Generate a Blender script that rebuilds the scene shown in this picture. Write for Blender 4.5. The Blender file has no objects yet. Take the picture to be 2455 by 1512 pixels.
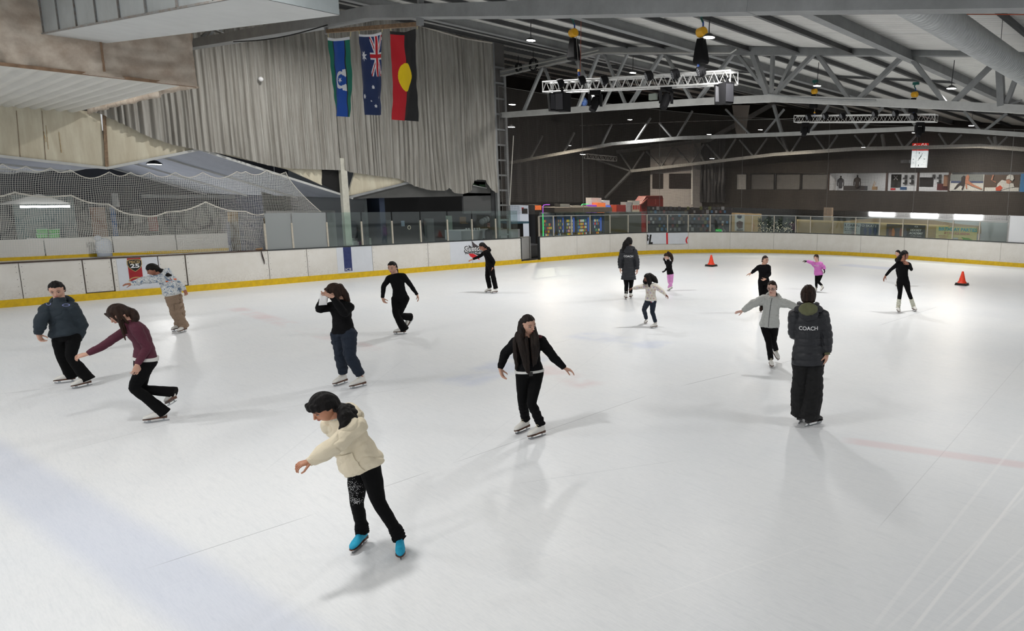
import bpy, bmesh, math, random
from mathutils import Vector, Matrix, noise
from mathutils.bvhtree import BVHTree
random.seed(7)
PI = math.pi
sc = bpy.context.scene
COL = sc.collection
# ------------------------------------------------------------------ camera, world, exposure
F_PX, PX, PY, YAW, PITCH, ROLL, CH = 1617.47, 1712.68, 735.0, 0.643534, 0.163951, -0.0159264, 3.058
W_IM, H_IM = 2455.0, 1512.0
fw = Vector((-math.sin(YAW)*math.cos(PITCH), math.cos(YAW)*math.cos(PITCH), -math.sin(PITCH)))
r0 = Vector((math.cos(YAW), math.sin(YAW), 0)); d0 = -(r0.cross(fw))
cr, sr = math.cos(ROLL), math.sin(ROLL)
CR = r0*cr + d0*sr; CD = d0*cr - r0*sr
cam_d = bpy.data.cameras.new('camera'); cam = bpy.data.objects.new('camera', cam_d); COL.objects.link(cam)
cam.matrix_world = Matrix(((CR.x, -CD.x, -fw.x, 0), (CR.y, -CD.y, -fw.y, 0), (CR.z, -CD.z, -fw.z, CH), (0, 0, 0, 1)))
cam_d.sensor_fit = 'HORIZONTAL'; cam_d.sensor_width = 36.0; cam_d.lens = 36.0*F_PX/W_IM
cam_d.shift_x = (W_IM/2 - PX)/W_IM; cam_d.shift_y = (PY - H_IM/2)/W_IM
cam_d.clip_start = 0.1; cam_d.clip_end = 300
sc.camera = cam
sc.view_settings.view_transform = 'Standard'; sc.view_settings.look = 'None'
sc.view_settings.exposure = 0.14; sc.view_settings.gamma = 1.0; sc.view_settings.use_curve_mapping = False
sc.cycles.use_denoising = True; sc.cycles.use_adaptive_sampling = True; sc.cycles.adaptive_threshold = 0.08; sc.cycles.adaptive_min_samples = 16
sc.cycles.max_bounces = 5; sc.cycles.diffuse_bounces = 2; sc.cycles.glossy_bounces = 2; sc.cycles.transparent_max_bounces = 10
sc.cycles.sample_clamp_indirect = 4.0; sc.cycles.caustics_reflective = False; sc.cycles.caustics_refractive = False
wd = bpy.data.worlds.new('world'); sc.world = wd; wd.use_nodes = True
wd.node_tree.nodes['Background'].inputs[0].default_value = (0.95, 0.97, 1.0, 1)
wd.node_tree.nodes['Background'].inputs[1].default_value = 0.55

def ray(x, y): return fw + CR*((x-PX)/F_PX) + CD*((y-PY)/F_PX)
EYE = Vector((0, 0, CH))
def onX(x, y, X): v = ray(x, y); return EYE + v*(X/v.x)
def onY(x, y, Y): v = ray(x, y); return EYE + v*(Y/v.y)
def onZ(x, y, Z=0.0): v = ray(x, y); return EYE + v*((Z-CH)/v.z)

def roof_z(X): return 9.1 - 0.13*(X + 24.4)
# ------------------------------------------------------------------ materials
def lin(c):
    c = c/255.0
    return c/12.92 if c <= 0.04045 else ((c+0.055)/1.055)**2.4
def rgb(t): return (lin(t[0]), lin(t[1]), lin(t[2]), 1)
MATS = {}
def mat(name, c, rough=0.6, metal=0.0, var=0.0, vscale=3.0, vstretch=(1, 1, 1), c2=None, bump=0.0, bscale=40.0, emit=None, spec=0.5):
    if name in MATS: return MATS[name]
    m = bpy.data.materials.new(name); m.use_nodes = True; nt = m.node_tree; b = nt.nodes['Principled BSDF']
    b.inputs['Base Color'].default_value = rgb(c); b.inputs['Roughness'].default_value = rough; b.inputs['Metallic'].default_value = metal
    b.inputs['Specular IOR Level'].default_value = spec
    if var or bump:
        tc = nt.nodes.new('ShaderNodeTexCoord'); mp = nt.nodes.new('ShaderNodeMapping'); mp.inputs['Scale'].default_value = vstretch
        nt.links.new(tc.outputs['Object'], mp.inputs[0])
    if var:
        n = nt.nodes.new('ShaderNodeTexNoise'); n.inputs['Scale'].default_value = vscale; n.inputs['Detail'].default_value = 6
        n.inputs['Roughness'].default_value = 0.65
        nt.links.new(mp.outputs[0], n.inputs['Vector'])
        r = nt.nodes.new('ShaderNodeValToRGB'); r.color_ramp.elements[0].position = 0.35; r.color_ramp.elements[1].position = 0.65
        k2 = rgb(c2) if c2 else tuple(v*(1-var) for v in rgb(c)[:3]) + (1,)
        r.color_ramp.elements[0].color = k2; r.color_ramp.elements[1].color = rgb(c)
        nt.links.new(n.outputs['Fac'], r.inputs[0]); nt.links.new(r.outputs[0], b.inputs['Base Color'])
    if bump:
        n2 = nt.nodes.new('ShaderNodeTexNoise'); n2.inputs['Scale'].default_value = bscale; n2.inputs['Detail'].default_value = 4
        nt.links.new(mp.outputs[0], n2.inputs['Vector'])
        bp = nt.nodes.new('ShaderNodeBump'); bp.inputs['Strength'].default_value = bump; bp.inputs['Distance'].default_value = 0.01
        nt.links.new(n2.outputs['Fac'], bp.inputs['Height']); nt.links.new(bp.outputs[0], b.inputs['Normal'])
    if emit:
        b.inputs['Emission Color'].default_value = rgb(emit[0]); b.inputs['Emission Strength'].default_value = emit[1]
    MATS[name] = m
    return m
def glass_mat(name, tint, alpha, rough=0.02, refl=0.06):
    m = bpy.data.materials.new(name); m.use_nodes = True; nt = m.node_tree
    for n in list(nt.nodes): nt.nodes.remove(n)
    o = nt.nodes.new('ShaderNodeOutputMaterial'); t = nt.nodes.new('ShaderNodeBsdfTransparent'); t.inputs[0].default_value = rgb(tint)
    g = nt.nodes.new('ShaderNodeBsdfGlossy'); g.inputs['Roughness'].default_value = rough; g.inputs['Color'].default_value = (1, 1, 1, 1)
    d = nt.nodes.new('ShaderNodeBsdfDiffuse'); d.inputs[0].default_value = (0.5, 0.53, 0.53, 1)
    m1 = nt.nodes.new('ShaderNodeMixShader'); m1.inputs[0].default_value = alpha
    m2 = nt.nodes.new('ShaderNodeMixShader'); m2.inputs[0].default_value = refl
    nt.links.new(t.outputs[0], m1.inputs[1]); nt.links.new(d.outputs[0], m1.inputs[2])
    nt.links.new(m1.outputs[0], m2.inputs[1]); nt.links.new(g.outputs[0], m2.inputs[2]); nt.links.new(m2.outputs[0], o.inputs[0])
    MATS[name] = m; return m
def net_mat(name, c, cell, wire, alpha=1.0):
    """twine mesh: opaque threads on a UV grid measured in metres, nothing between them"""
    m = bpy.data.materials.new(name); m.use_nodes = True; nt = m.node_tree; b = nt.nodes['Principled BSDF']
    b.inputs['Base Color'].default_value = rgb(c); b.inputs['Roughness'].default_value = 0.9
    uv = nt.nodes.new('ShaderNodeUVMap'); sp = nt.nodes.new('ShaderNodeSeparateXYZ'); nt.links.new(uv.outputs[0], sp.inputs[0])
    outs = []
    for ax in (0, 1):
        a = nt.nodes.new('ShaderNodeMath'); a.operation = 'DIVIDE'; a.inputs[1].default_value = cell; nt.links.new(sp.outputs[ax], a.inputs[0])
        f = nt.nodes.new('ShaderNodeMath'); f.operation = 'FRACT'; nt.links.new(a.outputs[0], f.inputs[0])
        l = nt.nodes.new('ShaderNodeMath'); l.operation = 'LESS_THAN'; l.inputs[1].default_value = wire/cell; nt.links.new(f.outputs[0], l.inputs[0])
        outs.append(l)
    mx = nt.nodes.new('ShaderNodeMath'); mx.operation = 'MAXIMUM'; nt.links.new(outs[0].outputs[0], mx.inputs[0]); nt.links.new(outs[1].outputs[0], mx.inputs[1])
    ml = nt.nodes.new('ShaderNodeMath'); ml.operation = 'MULTIPLY'; ml.inputs[1].default_value = alpha; nt.links.new(mx.outputs[0], ml.inputs[0])
    nt.links.new(ml.outputs[0], b.inputs['Alpha'])
    MATS[name] = m; return m

# ------------------------------------------------------------------ mesh building
class MB:
    def __init__(s): s.v = []; s.f = []; s.m = []; s.cur = 0
    def add(s, vs, fs):
        k = len(s.v); s.v += [Vector(p) for p in vs]; s.f += [tuple(i+k for i in f) for f in fs]; s.m += [s.cur]*len(fs); return s
    def obox(s, c, ax, ay, az):
        c, ax, ay, az = Vector(c), Vector(ax), Vector(ay), Vector(az); vs = []
        for k in (-1, 1):
            for j in (-1, 1):
                for i in (-1, 1): vs.append(c + ax*i + ay*j + az*k)
        return s.add(vs, [(0, 2, 3, 1), (4, 5, 7, 6), (0, 1, 5, 4), (2, 6, 7, 3), (0, 4, 6, 2), (1, 3, 7, 5)])
    def box(s, x0, x1, y0, y1, z0, z1):
        return s.obox(((x0+x1)/2, (y0+y1)/2, (z0+z1)/2), (abs(x1-x0)/2, 0, 0), (0, abs(y1-y0)/2, 0), (0, 0, abs(z1-z0)/2))
    def bar(s, a, b, w, h, up=(0, 0, 1)):
        a, b = Vector(a), Vector(b); d = (b-a); L = d.length
        if L < 1e-6: return s
        d /= L; u = Vector(up)
        if abs(d.dot(u)) > 0.98: u = Vector((1, 0, 0))
        sd = d.cross(u).normalized(); u = sd.cross(d)
        return s.obox((a+b)/2, d*(L/2), sd*(w/2), u*(h/2))
    def tube(s, pts, rad, n=8, cap=True):
        pts = [Vector(p) for p in pts]; rr = rad if isinstance(rad, (list, tuple)) else [rad]*len(pts)
        t0 = (pts[1]-pts[0]).normalized(); ref = Vector((0, 0, 1)) if abs(t0.z) < 0.9 else Vector((1, 0, 0))
        nx = t0.cross(ref).normalized(); vs = []; k = len(pts)
        for i, p in enumerate(pts):
            t = (pts[min(i+1, k-1)] - pts[max(i-1, 0)]).normalized()
            nx = (nx - t*nx.dot(t)).normalized(); ny = t.cross(nx)
            for j in range(n):
                a = 2*PI*j/n; vs.append(p + (nx*math.cos(a) + ny*math.sin(a))*rr[i])
        fs = [(i*n+j, i*n+(j+1) % n, (i+1)*n+(j+1) % n, (i+1)*n+j) for i in range(k-1) for j in range(n)]
        if cap: fs += [tuple(reversed(range(n))), tuple(range((k-1)*n, k*n))]
        return s.add(vs, fs)
    def loft(s, rings, cap=True):
        n = len(rings[0]); vs = [p for r in rings for p in r]; k = len(rings)
        fs = [(i*n+j, i*n+(j+1) % n, (i+1)*n+(j+1) % n, (i+1)*n+j) for i in range(k-1) for j in range(n)]
        if cap: fs += [tuple(reversed(range(n))), tuple(range((k-1)*n, k*n))]
        return s.add(vs, fs)
    def ell(s, c, ax, ay, az, nu=16, nv=10):
        c, ax, ay, az = Vector(c), Vector(ax), Vector(ay), Vector(az)
        vs = [c - az]
        for i in range(1, nv):
            th = -PI/2 + PI*i/nv
            for j in range(nu):
                a = 2*PI*j/nu; vs.append(c + (ax*math.cos(a) + ay*math.sin(a))*math.cos(th) + az*math.sin(th))
        vs.append(c + az); e = len(vs)-1
        fs = [(0, 1+(j+1) % nu, 1+j) for j in range(nu)]
        for i in range(nv-2):
            fs += [(1+i*nu+j, 1+i*nu+(j+1) % nu, 1+(i+1)*nu+(j+1) % nu, 1+(i+1)*nu+j) for j in range(nu)]
        fs += [(e, 1+(nv-2)*nu+j, 1+(nv-2)*nu+(j+1) % nu) for j in range(nu)]
        return s.add(vs, fs)
    def prism(s, poly, off):
        """planar polygon (3-D points) given thickness along off"""
        n = len(poly); off = Vector(off); vs = [Vector(p) for p in poly] + [Vector(p)+off for p in poly]
        return s.add(vs, [tuple(range(n)), tuple(reversed(range(n, 2*n)))] + [(i, i+n, (i+1) % n + n, (i+1) % n) for i in range(n)])
    def lathe(s, c, prof, n=20, axis=(0, 0, 1)):
        c = Vector(c); az = Vector(axis).normalized(); ref = Vector((1, 0, 0)) if abs(az.x) < 0.9 else Vector((0, 1, 0))
        ax = (ref - az*ref.dot(az)).normalized(); ay = az.cross(ax); rings = []
        for r, z in prof: rings.append([c + az*z + (ax*math.cos(2*PI*j/n) + ay*math.sin(2*PI*j/n))*max(r, 1e-4) for j in range(n)])
        return s.loft(rings)
    def build(s, name, material, parent=None, smooth=False, **kw):
        me = bpy.data.meshes.new(name); off = wloc(parent)
        me.from_pydata([p - off for p in s.v], [], s.f)
        ms = material if isinstance(material, (list, tuple)) else [material]
        for m in ms: me.materials.append(m)
        if len(ms) > 1: me.polygons.foreach_set('material_index', s.m)
        if smooth: me.polygons.foreach_set('use_smooth', [True]*len(me.polygons))
        fix_normals(me)
        return link(name, me, parent, **kw)
def fix_normals(me):
    bm = bmesh.new(); bm.from_mesh(me); bmesh.ops.recalc_face_normals(bm, faces=bm.faces); bm.to_mesh(me); bm.free(); me.update()
WL = {}
def wloc(o): return WL.get(o.name, Vector((0, 0, 0))) if o is not None else Vector((0, 0, 0))
def tag(o, label=None, cat=None, group=None, kind=None):
    if label: o['label'] = label
    if cat: o['category'] = cat
    if group: o['group'] = group
    if kind: o['kind'] = kind
    return o
def link(name, me, parent=None, label=None, cat=None, group=None, kind=None):
    o = bpy.data.objects.new(name, me); COL.objects.link(o)
    if parent is not None: o.parent = parent; WL[o.name] = WL.get(parent.name, Vector((0, 0, 0)))
    return tag(o, label, cat, group, kind)
def thing(name, label, cat, loc, group=None, kind=None):
    o = bpy.data.objects.new(name, None); COL.objects.link(o); o.location = Vector(loc); o.empty_display_size = 0.2
    WL[o.name] = Vector(loc)
    return tag(o, label, cat, group, kind)
def dup(root, loc, label=None, rotz=None):
    r = root.copy(); COL.objects.link(r); r.location = Vector(loc); WL[r.name] = Vector(loc)
    if rotz is not None: r.rotation_euler = (0, 0, rotz)
    if label: r['label'] = label
    def rec(a, b):
        for ch in [c for c in bpy.data.objects if c.parent == a]:
            d = ch.copy(); COL.objects.link(d); d.parent = b; rec(ch, d)
    rec(root, r)
    return r
def text_poly(string, right, up, org, width=None, height=None, depth=0.004, align='CENTER', shear=0.0, offset=0.0, subdiv=0, spacing=1.0):
    """text as geometry: returns (verts, faces); org is the middle of the line"""
    cu = bpy.data.curves.new('t', 'FONT'); cu.body = string; cu.align_x = align; cu.size = 1.0; cu.extrude = 0.0; cu.resolution_u = 3
    cu.shear = shear; cu.offset = offset; cu.space_character = spacing
    ob = bpy.data.objects.new('t', cu); COL.objects.link(ob); dg = bpy.context.evaluated_depsgraph_get(); dg.update()
    me = bpy.data.meshes.new_from_object(ob.evaluated_get(dg))
    xs = [v.co.x for v in me.vertices]; ys = [v.co.y for v in me.vertices]
    cx, cy = (min(xs)+max(xs))/2, (min(ys)+max(ys))/2; sx = (width/(max(xs)-min(xs))) if width else None; sy = (height/(max(ys)-min(ys))) if height else None
    sx = sx or sy; sy = sy or sx
    R_, U_ = Vector(right).normalized(), Vector(up).normalized(); N_ = R_.cross(U_)
    bm = bmesh.new(); bm.from_mesh(me)
    if subdiv:
        bmesh.ops.triangulate(bm, faces=bm.faces); bmesh.ops.subdivide_edges(bm, edges=bm.edges, cuts=subdiv)
    else:
        r = bmesh.ops.extrude_face_region(bm, geom=list(bm.faces))
        for v in r['geom']:
            if isinstance(v, bmesh.types.BMVert): v.co.z += depth
    bm.verts.ensure_lookup_table()
    vs = [Vector(org) + R_*((v.co.x-cx)*sx) + U_*((v.co.y-cy)*sy) + N_*v.co.z for v in bm.verts]
    bm.verts.index_update(); fs = [tuple(v.index for v in f.verts) for f in bm.faces]
    bm.free(); bpy.data.objects.remove(ob); bpy.data.curves.remove(cu); bpy.data.meshes.remove(me)
    return vs, fs
def text(name, string, right, up, org, material, parent, **kw):
    mb = MB(); mb.add(*text_poly(string, right, up, org, **kw)); return mb.build(name, material, parent)
ORD = ['first', 'second', 'third', 'fourth', 'fifth', 'sixth', 'seventh', 'eighth', 'ninth', 'tenth', 'eleventh', 'twelfth', 'thirteenth', 'fourteenth',
       'fifteenth', 'sixteenth', 'seventeenth', 'eighteenth', 'nineteenth', 'twentieth', 'twenty-first', 'twenty-second', 'twenty-third', 'twenty-fourth', 'twenty-fifth', 'twenty-sixth', 'twenty-seventh', 'twenty-eighth']

# ------------------------------------------------------------------ lamps of the hall (daylight-white high bays in the roof, later also unseen fill lamps)
def lamp(loc, power, size=0.55, warm=False):
    l = bpy.data.lights.new('bay_or_fill_lamp', 'AREA'); l.shape = 'DISK'; l.size = size; l.energy = power
    l.color = (1.0, 0.85, 0.66) if warm else (1.0, 0.985, 0.965)
    o = bpy.data.objects.new('bay_or_fill_lamp', l); COL.objects.link(o); o.location = Vector(loc); return o
# lamp positions: seen ones from the photograph, the rest continue the same rows over the rink outside the frame
SEEN = [(1273, 95, 0), (1700, 87, 0), (1517, 173, 0), (1959, 204, 0), (2281, 210, 0), (1510, 286, 28), (2329, 300, 31), (2192, 317, 35), (1823, 310, 34), (2070, 352, 39), (1365, 348, 33)]
LAMP_POS = []
for x, y, Y in SEEN:
    v = ray(x, y)   # near ones hang 0.75 m under the sloping roof, far ones at their own distance
    LAMP_POS.append(onY(x, y, Y) if Y else EYE + v*((roof_z(0) - 0.75 - CH)/(v.z + 0.13*v.x)))
HIDDEN = [(-20.5, 1.0), (-20.5, -6.0), (-13.5, -2.0), (-7.0, 2.0), (-6.0, -5.0), (-1.0, -2.0), (-0.5, 9.0), (-14.0, -9.0), (3.0, 15.0), (4, 24), (-21, 8.5), (3, -8)]
for p in LAMP_POS: lamp(p - Vector((0, 0, 0.16)), 190*min(1.25, (p.z/6.8)**2))
for x, y in HIDDEN: lamp((x, y, roof_z(x)-1.1), 155*min(1.3, ((roof_z(x)-1.1)/6.8)**2))
# ------------------------------------------------------------------ ice
def ice_material():
    m = bpy.data.materials.new('ice'); m.use_nodes = True; nt = m.node_tree; b = nt.nodes['Principled BSDF']; N = nt.nodes.new; K = nt.links.new
    tc = N('ShaderNodeTexCoord')
    def noi(scale, st, det=5, rot=0.0, rough=0.6):
        mp = N('ShaderNodeMapping'); mp.inputs['Scale'].default_value = st; mp.inputs['Rotation'].default_value = (0, 0, rot); K(tc.outputs['Object'], mp.inputs[0])
        n = N('ShaderNodeTexNoise'); n.inputs['Scale'].default_value = scale; n.inputs['Detail'].default_value = det; n.inputs['Roughness'].default_value = rough
        K(mp.outputs[0], n.inputs['Vector']); return n.outputs['Fac']
    def mth(op, a, bb=None, c=None):
        n = N('ShaderNodeMath'); n.operation = op
        for i, q in enumerate((a, bb, c)):
            if q is None: continue
            if isinstance(q, (int, float)): n.inputs[i].default_value = q
            else: K(q, n.inputs[i])
        return n.outputs[0]
    def mix(fac, c1, c2):
        n = N('ShaderNodeMix'); n.data_type = 'RGBA'
        K(fac, n.inputs['Factor']) if not isinstance(fac, (int, float)) else setattr(n.inputs['Factor'], 'default_value', fac)
        for i, q in ((6, c1), (7, c2)):
            if isinstance(q, tuple): n.inputs[i].default_value = q
            else: K(q, n.inputs[i])
        return n.outputs[2]
    cloud = noi(0.22, (1, 1, 1), 4); streak = noi(2.2, (1.0, 10.0, 1), 8, 0.75, .7); streak2 = noi(2.6, (14.0, 1.0, 1), 8, 0.5, .7); fine = noi(30, (1, 1, 1), 3)
    s1 = N('ShaderNodeMapRange'); s1.inputs[1].default_value = 0.35; s1.inputs[2].default_value = 0.7; K(cloud, s1.inputs[0])
    col = mix(s1.outputs[0], rgb((236, 239, 242)), rgb((246, 247, 247)))
    s2 = N('ShaderNodeMapRange'); s2.inputs[1].default_value = 0.5; s2.inputs[2].default_value = 0.85; s2.inputs[4].default_value = 0.35; K(streak, s2.inputs[0])
    col = mix(s2.outputs[0], col, rgb((206, 211, 216)))
    s3 = N('ShaderNodeMapRange'); s3.inputs[1].default_value = 0.55; s3.inputs[2].default_value = 0.8; s3.inputs[4].default_value = 0.6; K(streak2, s3.inputs[0])
    col = mix(s3.outputs[0], col, rgb((250, 250, 250)))
    s4 = N('ShaderNodeMapRange'); s4.inputs[1].default_value = 0.45; s4.inputs[2].default_value = 0.8; s4.inputs[4].default_value = 0.5; K(noi(9.0, (1.0, 9.0, 1), 6, 0.62, .75), s4.inputs[0])
    col = mix(s4.outputs[0], col, rgb((216, 220, 224)))
    sp = N('ShaderNodeSeparateXYZ'); K(tc.outputs['Object'], sp.inputs[0])
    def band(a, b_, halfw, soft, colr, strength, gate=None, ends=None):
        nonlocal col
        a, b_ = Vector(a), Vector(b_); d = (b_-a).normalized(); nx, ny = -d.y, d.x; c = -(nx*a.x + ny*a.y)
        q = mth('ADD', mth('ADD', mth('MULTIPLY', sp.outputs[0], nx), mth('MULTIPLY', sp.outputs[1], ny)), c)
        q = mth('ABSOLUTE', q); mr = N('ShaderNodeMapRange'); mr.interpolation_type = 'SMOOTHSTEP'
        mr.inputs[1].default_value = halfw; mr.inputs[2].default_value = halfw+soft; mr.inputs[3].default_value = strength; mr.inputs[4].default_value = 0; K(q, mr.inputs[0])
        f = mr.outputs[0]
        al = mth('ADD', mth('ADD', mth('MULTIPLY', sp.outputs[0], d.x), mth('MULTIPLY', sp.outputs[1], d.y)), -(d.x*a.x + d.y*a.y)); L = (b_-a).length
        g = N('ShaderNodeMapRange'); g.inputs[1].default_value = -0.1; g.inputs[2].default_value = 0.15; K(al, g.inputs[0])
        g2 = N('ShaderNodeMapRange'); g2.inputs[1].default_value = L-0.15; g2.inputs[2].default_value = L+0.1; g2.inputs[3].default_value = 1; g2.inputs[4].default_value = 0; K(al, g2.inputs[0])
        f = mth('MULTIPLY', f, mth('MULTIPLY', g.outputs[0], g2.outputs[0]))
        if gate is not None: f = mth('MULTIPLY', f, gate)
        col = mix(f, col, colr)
    gz = N('ShaderNodeMapRange'); gz.inputs[1].default_value = 0.42; gz.inputs[2].default_value = 0.6; K(noi(0.9, (1, 1, 1), 3), gz.inputs[0]); gate = gz.outputs[0]
    P = lambda x, y: onZ(x, y).to_2d()
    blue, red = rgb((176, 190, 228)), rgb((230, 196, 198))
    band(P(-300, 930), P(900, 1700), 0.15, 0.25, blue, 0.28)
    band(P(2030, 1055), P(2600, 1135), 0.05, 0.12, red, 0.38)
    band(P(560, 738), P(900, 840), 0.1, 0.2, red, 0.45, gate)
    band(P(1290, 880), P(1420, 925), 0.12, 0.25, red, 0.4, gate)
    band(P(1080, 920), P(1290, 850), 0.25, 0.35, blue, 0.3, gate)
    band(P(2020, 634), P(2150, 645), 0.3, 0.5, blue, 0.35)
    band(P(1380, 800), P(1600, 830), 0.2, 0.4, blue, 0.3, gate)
    grey = rgb((105, 108, 112))
    for a, b_, w, s in [((375, 1355), (735, 1238), .004, .7), ((905, 1172), (1020, 1133), .004, .7), ((1100, 1105), (1545, 950), .005, .6), ((1640, 923), (1765, 893), .006, .9),
                     ((1865, 872), (1905, 862), .007, .7), ((2110, 779), (2245, 736), .008, .6), ((0, 944), (140, 928), .008, .6), ((180, 1075), (500, 990), .005, .35),
                     ((600, 990), (1000, 925), .006, .3), ((1320, 825), (1365, 814), .008, .5), ((2110, 1260), (2455, 860), .004, .25)]:
        band(P(*a), P(*b_), w*.5, 0.005, grey, s*.7)
    for i in range(26):
        x, y = random.uniform(100, 2300), random.uniform(690, 1450); dx = random.uniform(150, 500); dy = -dx*random.uniform(0.1, 0.9)
        band(P(x, y), P(x+dx, max(640, y+dy)), .003, 0.008, random.choice([(.98, .98, .98, 1), (.98, .98, .98, 1), rgb((200, 204, 208))]), random.uniform(.1, .35))
    for i in range(9):
        x = 2090 + i*47 + random.uniform(-15, 15); band(P(x, 1512), P(x+random.uniform(330, 470), 1040+i*22), random.uniform(.003, .012), 0.012, (.99, .99, .99, 1), random.uniform(.25, .6))
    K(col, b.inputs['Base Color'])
    rr = N('ShaderNodeMapRange'); rr.inputs[3].default_value = 0.26; rr.inputs[4].default_value = 0.5; K(streak, rr.inputs[0]); K(rr.outputs[0], b.inputs['Roughness'])
    b.inputs['IOR'].default_value = 1.31; b.inputs['Specular IOR Level'].default_value = 0.45
    bp = N('ShaderNodeBump'); bp.inputs['Strength'].default_value = 0.25; bp.inputs['Distance'].default_value = 0.004
    K(mth('ADD', mth('MULTIPLY', streak2, 0.7), mth('MULTIPLY', fine, 0.3)), bp.inputs['Height']); K(bp.outputs[0], b.inputs['Normal'])
    return m
M_ICE = ice_material()
# path of the boards: side wall, corner, end wall
XL, YE, RC = -24.17, 33.2, 11.0
def board_pt(s):
    """distance s along the inner face of the boards, s=0 at Y=-12"""
    s1 = (YE-RC) + 12.0; arc = RC*PI/2
    if s < s1: return Vector((XL, -12.0+s, 0)), Vector((1, 0, 0))
    if s < s1+arc:
        a = (s-s1)/RC; c = Vector((XL+RC, YE-RC, 0)); n = Vector((-math.cos(a), math.sin(a), 0)); return c + n*RC, -n
    return Vector((XL+RC+(s-s1-arc), YE, 0)), Vector((0, -1, 0))
def s_of(x, y):
    """board distance of a pixel on the foot of the boards"""
    best = None
    v = ray(x, y); 
    for k in range(0, 6400):
        s = k*0.01; p, n = board_pt(s)
        # horizontal bearing match
        c = abs(v.x*p.y - v.y*p.x)/p.length
        if p.x*v.x + p.y*v.y > 0 and (best is None or c < best[0]): best = (c, s)
    return best[1]
S_MAX = 12 + (YE-RC) + RC*PI/2 + 22
mb = MB(); pts = [board_pt(k*0.5)[0] for k in range(int(S_MAX/0.5)+1)]
mb.add([Vector((p.x, p.y, 0)) for p in pts] + [Vector((9, YE, 0)), Vector((9, -12, 0))], [tuple(range(len(pts)+2))])
mb.build('floor', M_ICE, kind='structure', label='white skated ice sheet of the main rink')
M_conc = mat('concrete', (92, 92, 94), 0.7, var=0.25, vscale=1.5)
mb = MB(); mb.box(-60, 14, -14, 60, -0.2, -0.03); mb.build('floor', mat('hall_floor_dark', (58, 57, 58), 0.5, var=0.3, vscale=0.6), kind='structure', label='dark hall floor around the rink')
mb = MB(); mb.box(-39.2, -24.75, -12, 15.5, -0.03, 0.0); mb.build('floor', mat('ice_far', (226, 229, 232), 0.3, var=0.08), kind='structure', label='second ice sheet behind the side boards')
# ------------------------------------------------------------------ boards
M_board = mat('board_white', (232, 229, 222), 0.42, var=0.10, vscale=2.2, c2=(216, 211, 200))
def board_mat():
    m = mat('board_scuffed', (234, 231, 224), 0.4, var=0.1, vscale=2.0, c2=(226, 222, 213)); nt = m.node_tree; b = nt.nodes['Principled BSDF']
    src = b.inputs['Base Color'].links[0].from_socket
    tc = nt.nodes.new('ShaderNodeNewGeometry'); sp = nt.nodes.new('ShaderNodeSeparateXYZ'); nt.links.new(tc.outputs['Position'], sp.inputs[0])
    n = nt.nodes.new('ShaderNodeTexNoise'); n.inputs['Scale'].default_value = 22; n.inputs['Detail'].default_value = 8; n.inputs['Roughness'].default_value = 0.8; nt.links.new(tc.outputs['Position'], n.inputs['Vector'])
    r = nt.nodes.new('ShaderNodeMapRange'); r.inputs[1].default_value = 0.15; r.inputs[2].default_value = 0.6; r.inputs[3].default_value = 0.42; r.inputs[4].default_value = 0.0; nt.links.new(sp.outputs[2], r.inputs[0])
    a = nt.nodes.new('ShaderNodeMath'); a.operation = 'MULTIPLY'; nt.links.new(r.outputs[0], a.inputs[0])
    g = nt.nodes.new('ShaderNodeMapRange'); g.inputs[1].default_value = 0.45; g.inputs[2].default_value = 0.7; nt.links.new(n.outputs['Fac'], g.inputs[0]); nt.links.new(g.outputs[0], a.inputs[1])
    mx = nt.nodes.new('ShaderNodeMix'); mx.data_type = 'RGBA'; nt.links.new(a.outputs[0], mx.inputs['Factor']); nt.links.new(src, mx.inputs[6]); mx.inputs[7].default_value = rgb((120, 96, 72))
    nt.links.new(mx.outputs[2], b.inputs['Base Color']); return m
M_bd = board_mat()
M_kick = mat('kick_yellow', (236, 196, 10), 0.45, var=0.15, vscale=8, c2=(214, 174, 20))
M_capbr = mat('cap_brown', (70, 52, 42), 0.6, var=0.3, vscale=6); M_capbk = mat('cap_black', (38, 42, 44), 0.5)
M_seam = mat('seam_dark', (70, 60, 52), 0.8)
M_alu = mat('aluminium', (176, 176, 172), 0.4, 0.6, var=0.15, vscale=8); M_post = mat('glass_post', (196, 188, 172), 0.5, 0.2, var=0.2, vscale=14)
BH = 1.09
def sweep(mb, s0, s1, d0_, d1_, z0, z1, step=0.4):
    """slab along the board path between offsets d (outwards) and heights z"""
    k = max(1, int(math.ceil((s1-s0)/step))); rings = []
    for i in range(k+1):
        p, n = board_pt(s0 + (s1-s0)*i/k)
        rings.append([p - n*d0_ + Vector((0, 0, z0)), p - n*d1_ + Vector((0, 0, z0)), p - n*d1_ + Vector((0, 0, z1)), p - n*d0_ + Vector((0, 0, z1))])
    mb.loft(rings)
def SB(x): # board path position of a pixel column, read at the foot of the boards
    pts = [(0, 740), (209, 720), (454, 698), (600, 687), (830, 667), (1000, 653), (1130, 642), (1247, 630), (1400, 617), (1560, 608), (1750, 604), (1960, 611), (2122, 617), (2300, 630), (2455, 641)]
    for (x0, y0), (x1, y1) in zip(pts, pts[1:]):
        if x <= x1 or x1 == 2455: return s_of(x, y0 + (y1-y0)*(x-x0)/(x1-x0))
S_gate0, S_gate1 = SB(1250), SB(1296)
cuts = [4.0, 7.5, 11.0, SB(60)] + [SB(x) for x in (209, 279, 388, 454, 649, 741, 896, 1029, 1134)] + [S_gate0]
cuts2 = [S_gate1] + [SB(x) for x in (1384, 1463, 1551, 1650, 1750, 1854, 1958, 2062, 2166, 2270, 2396)]; cuts2 += [cuts2[-1]+2.4*k for k in range(1, 5)]
what = {0: None, 3: 'the boy in the dark hoodie', 5: 'carrying the red and black shield banner', 10: 'carrying the dark blue stripe decal'}
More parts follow.
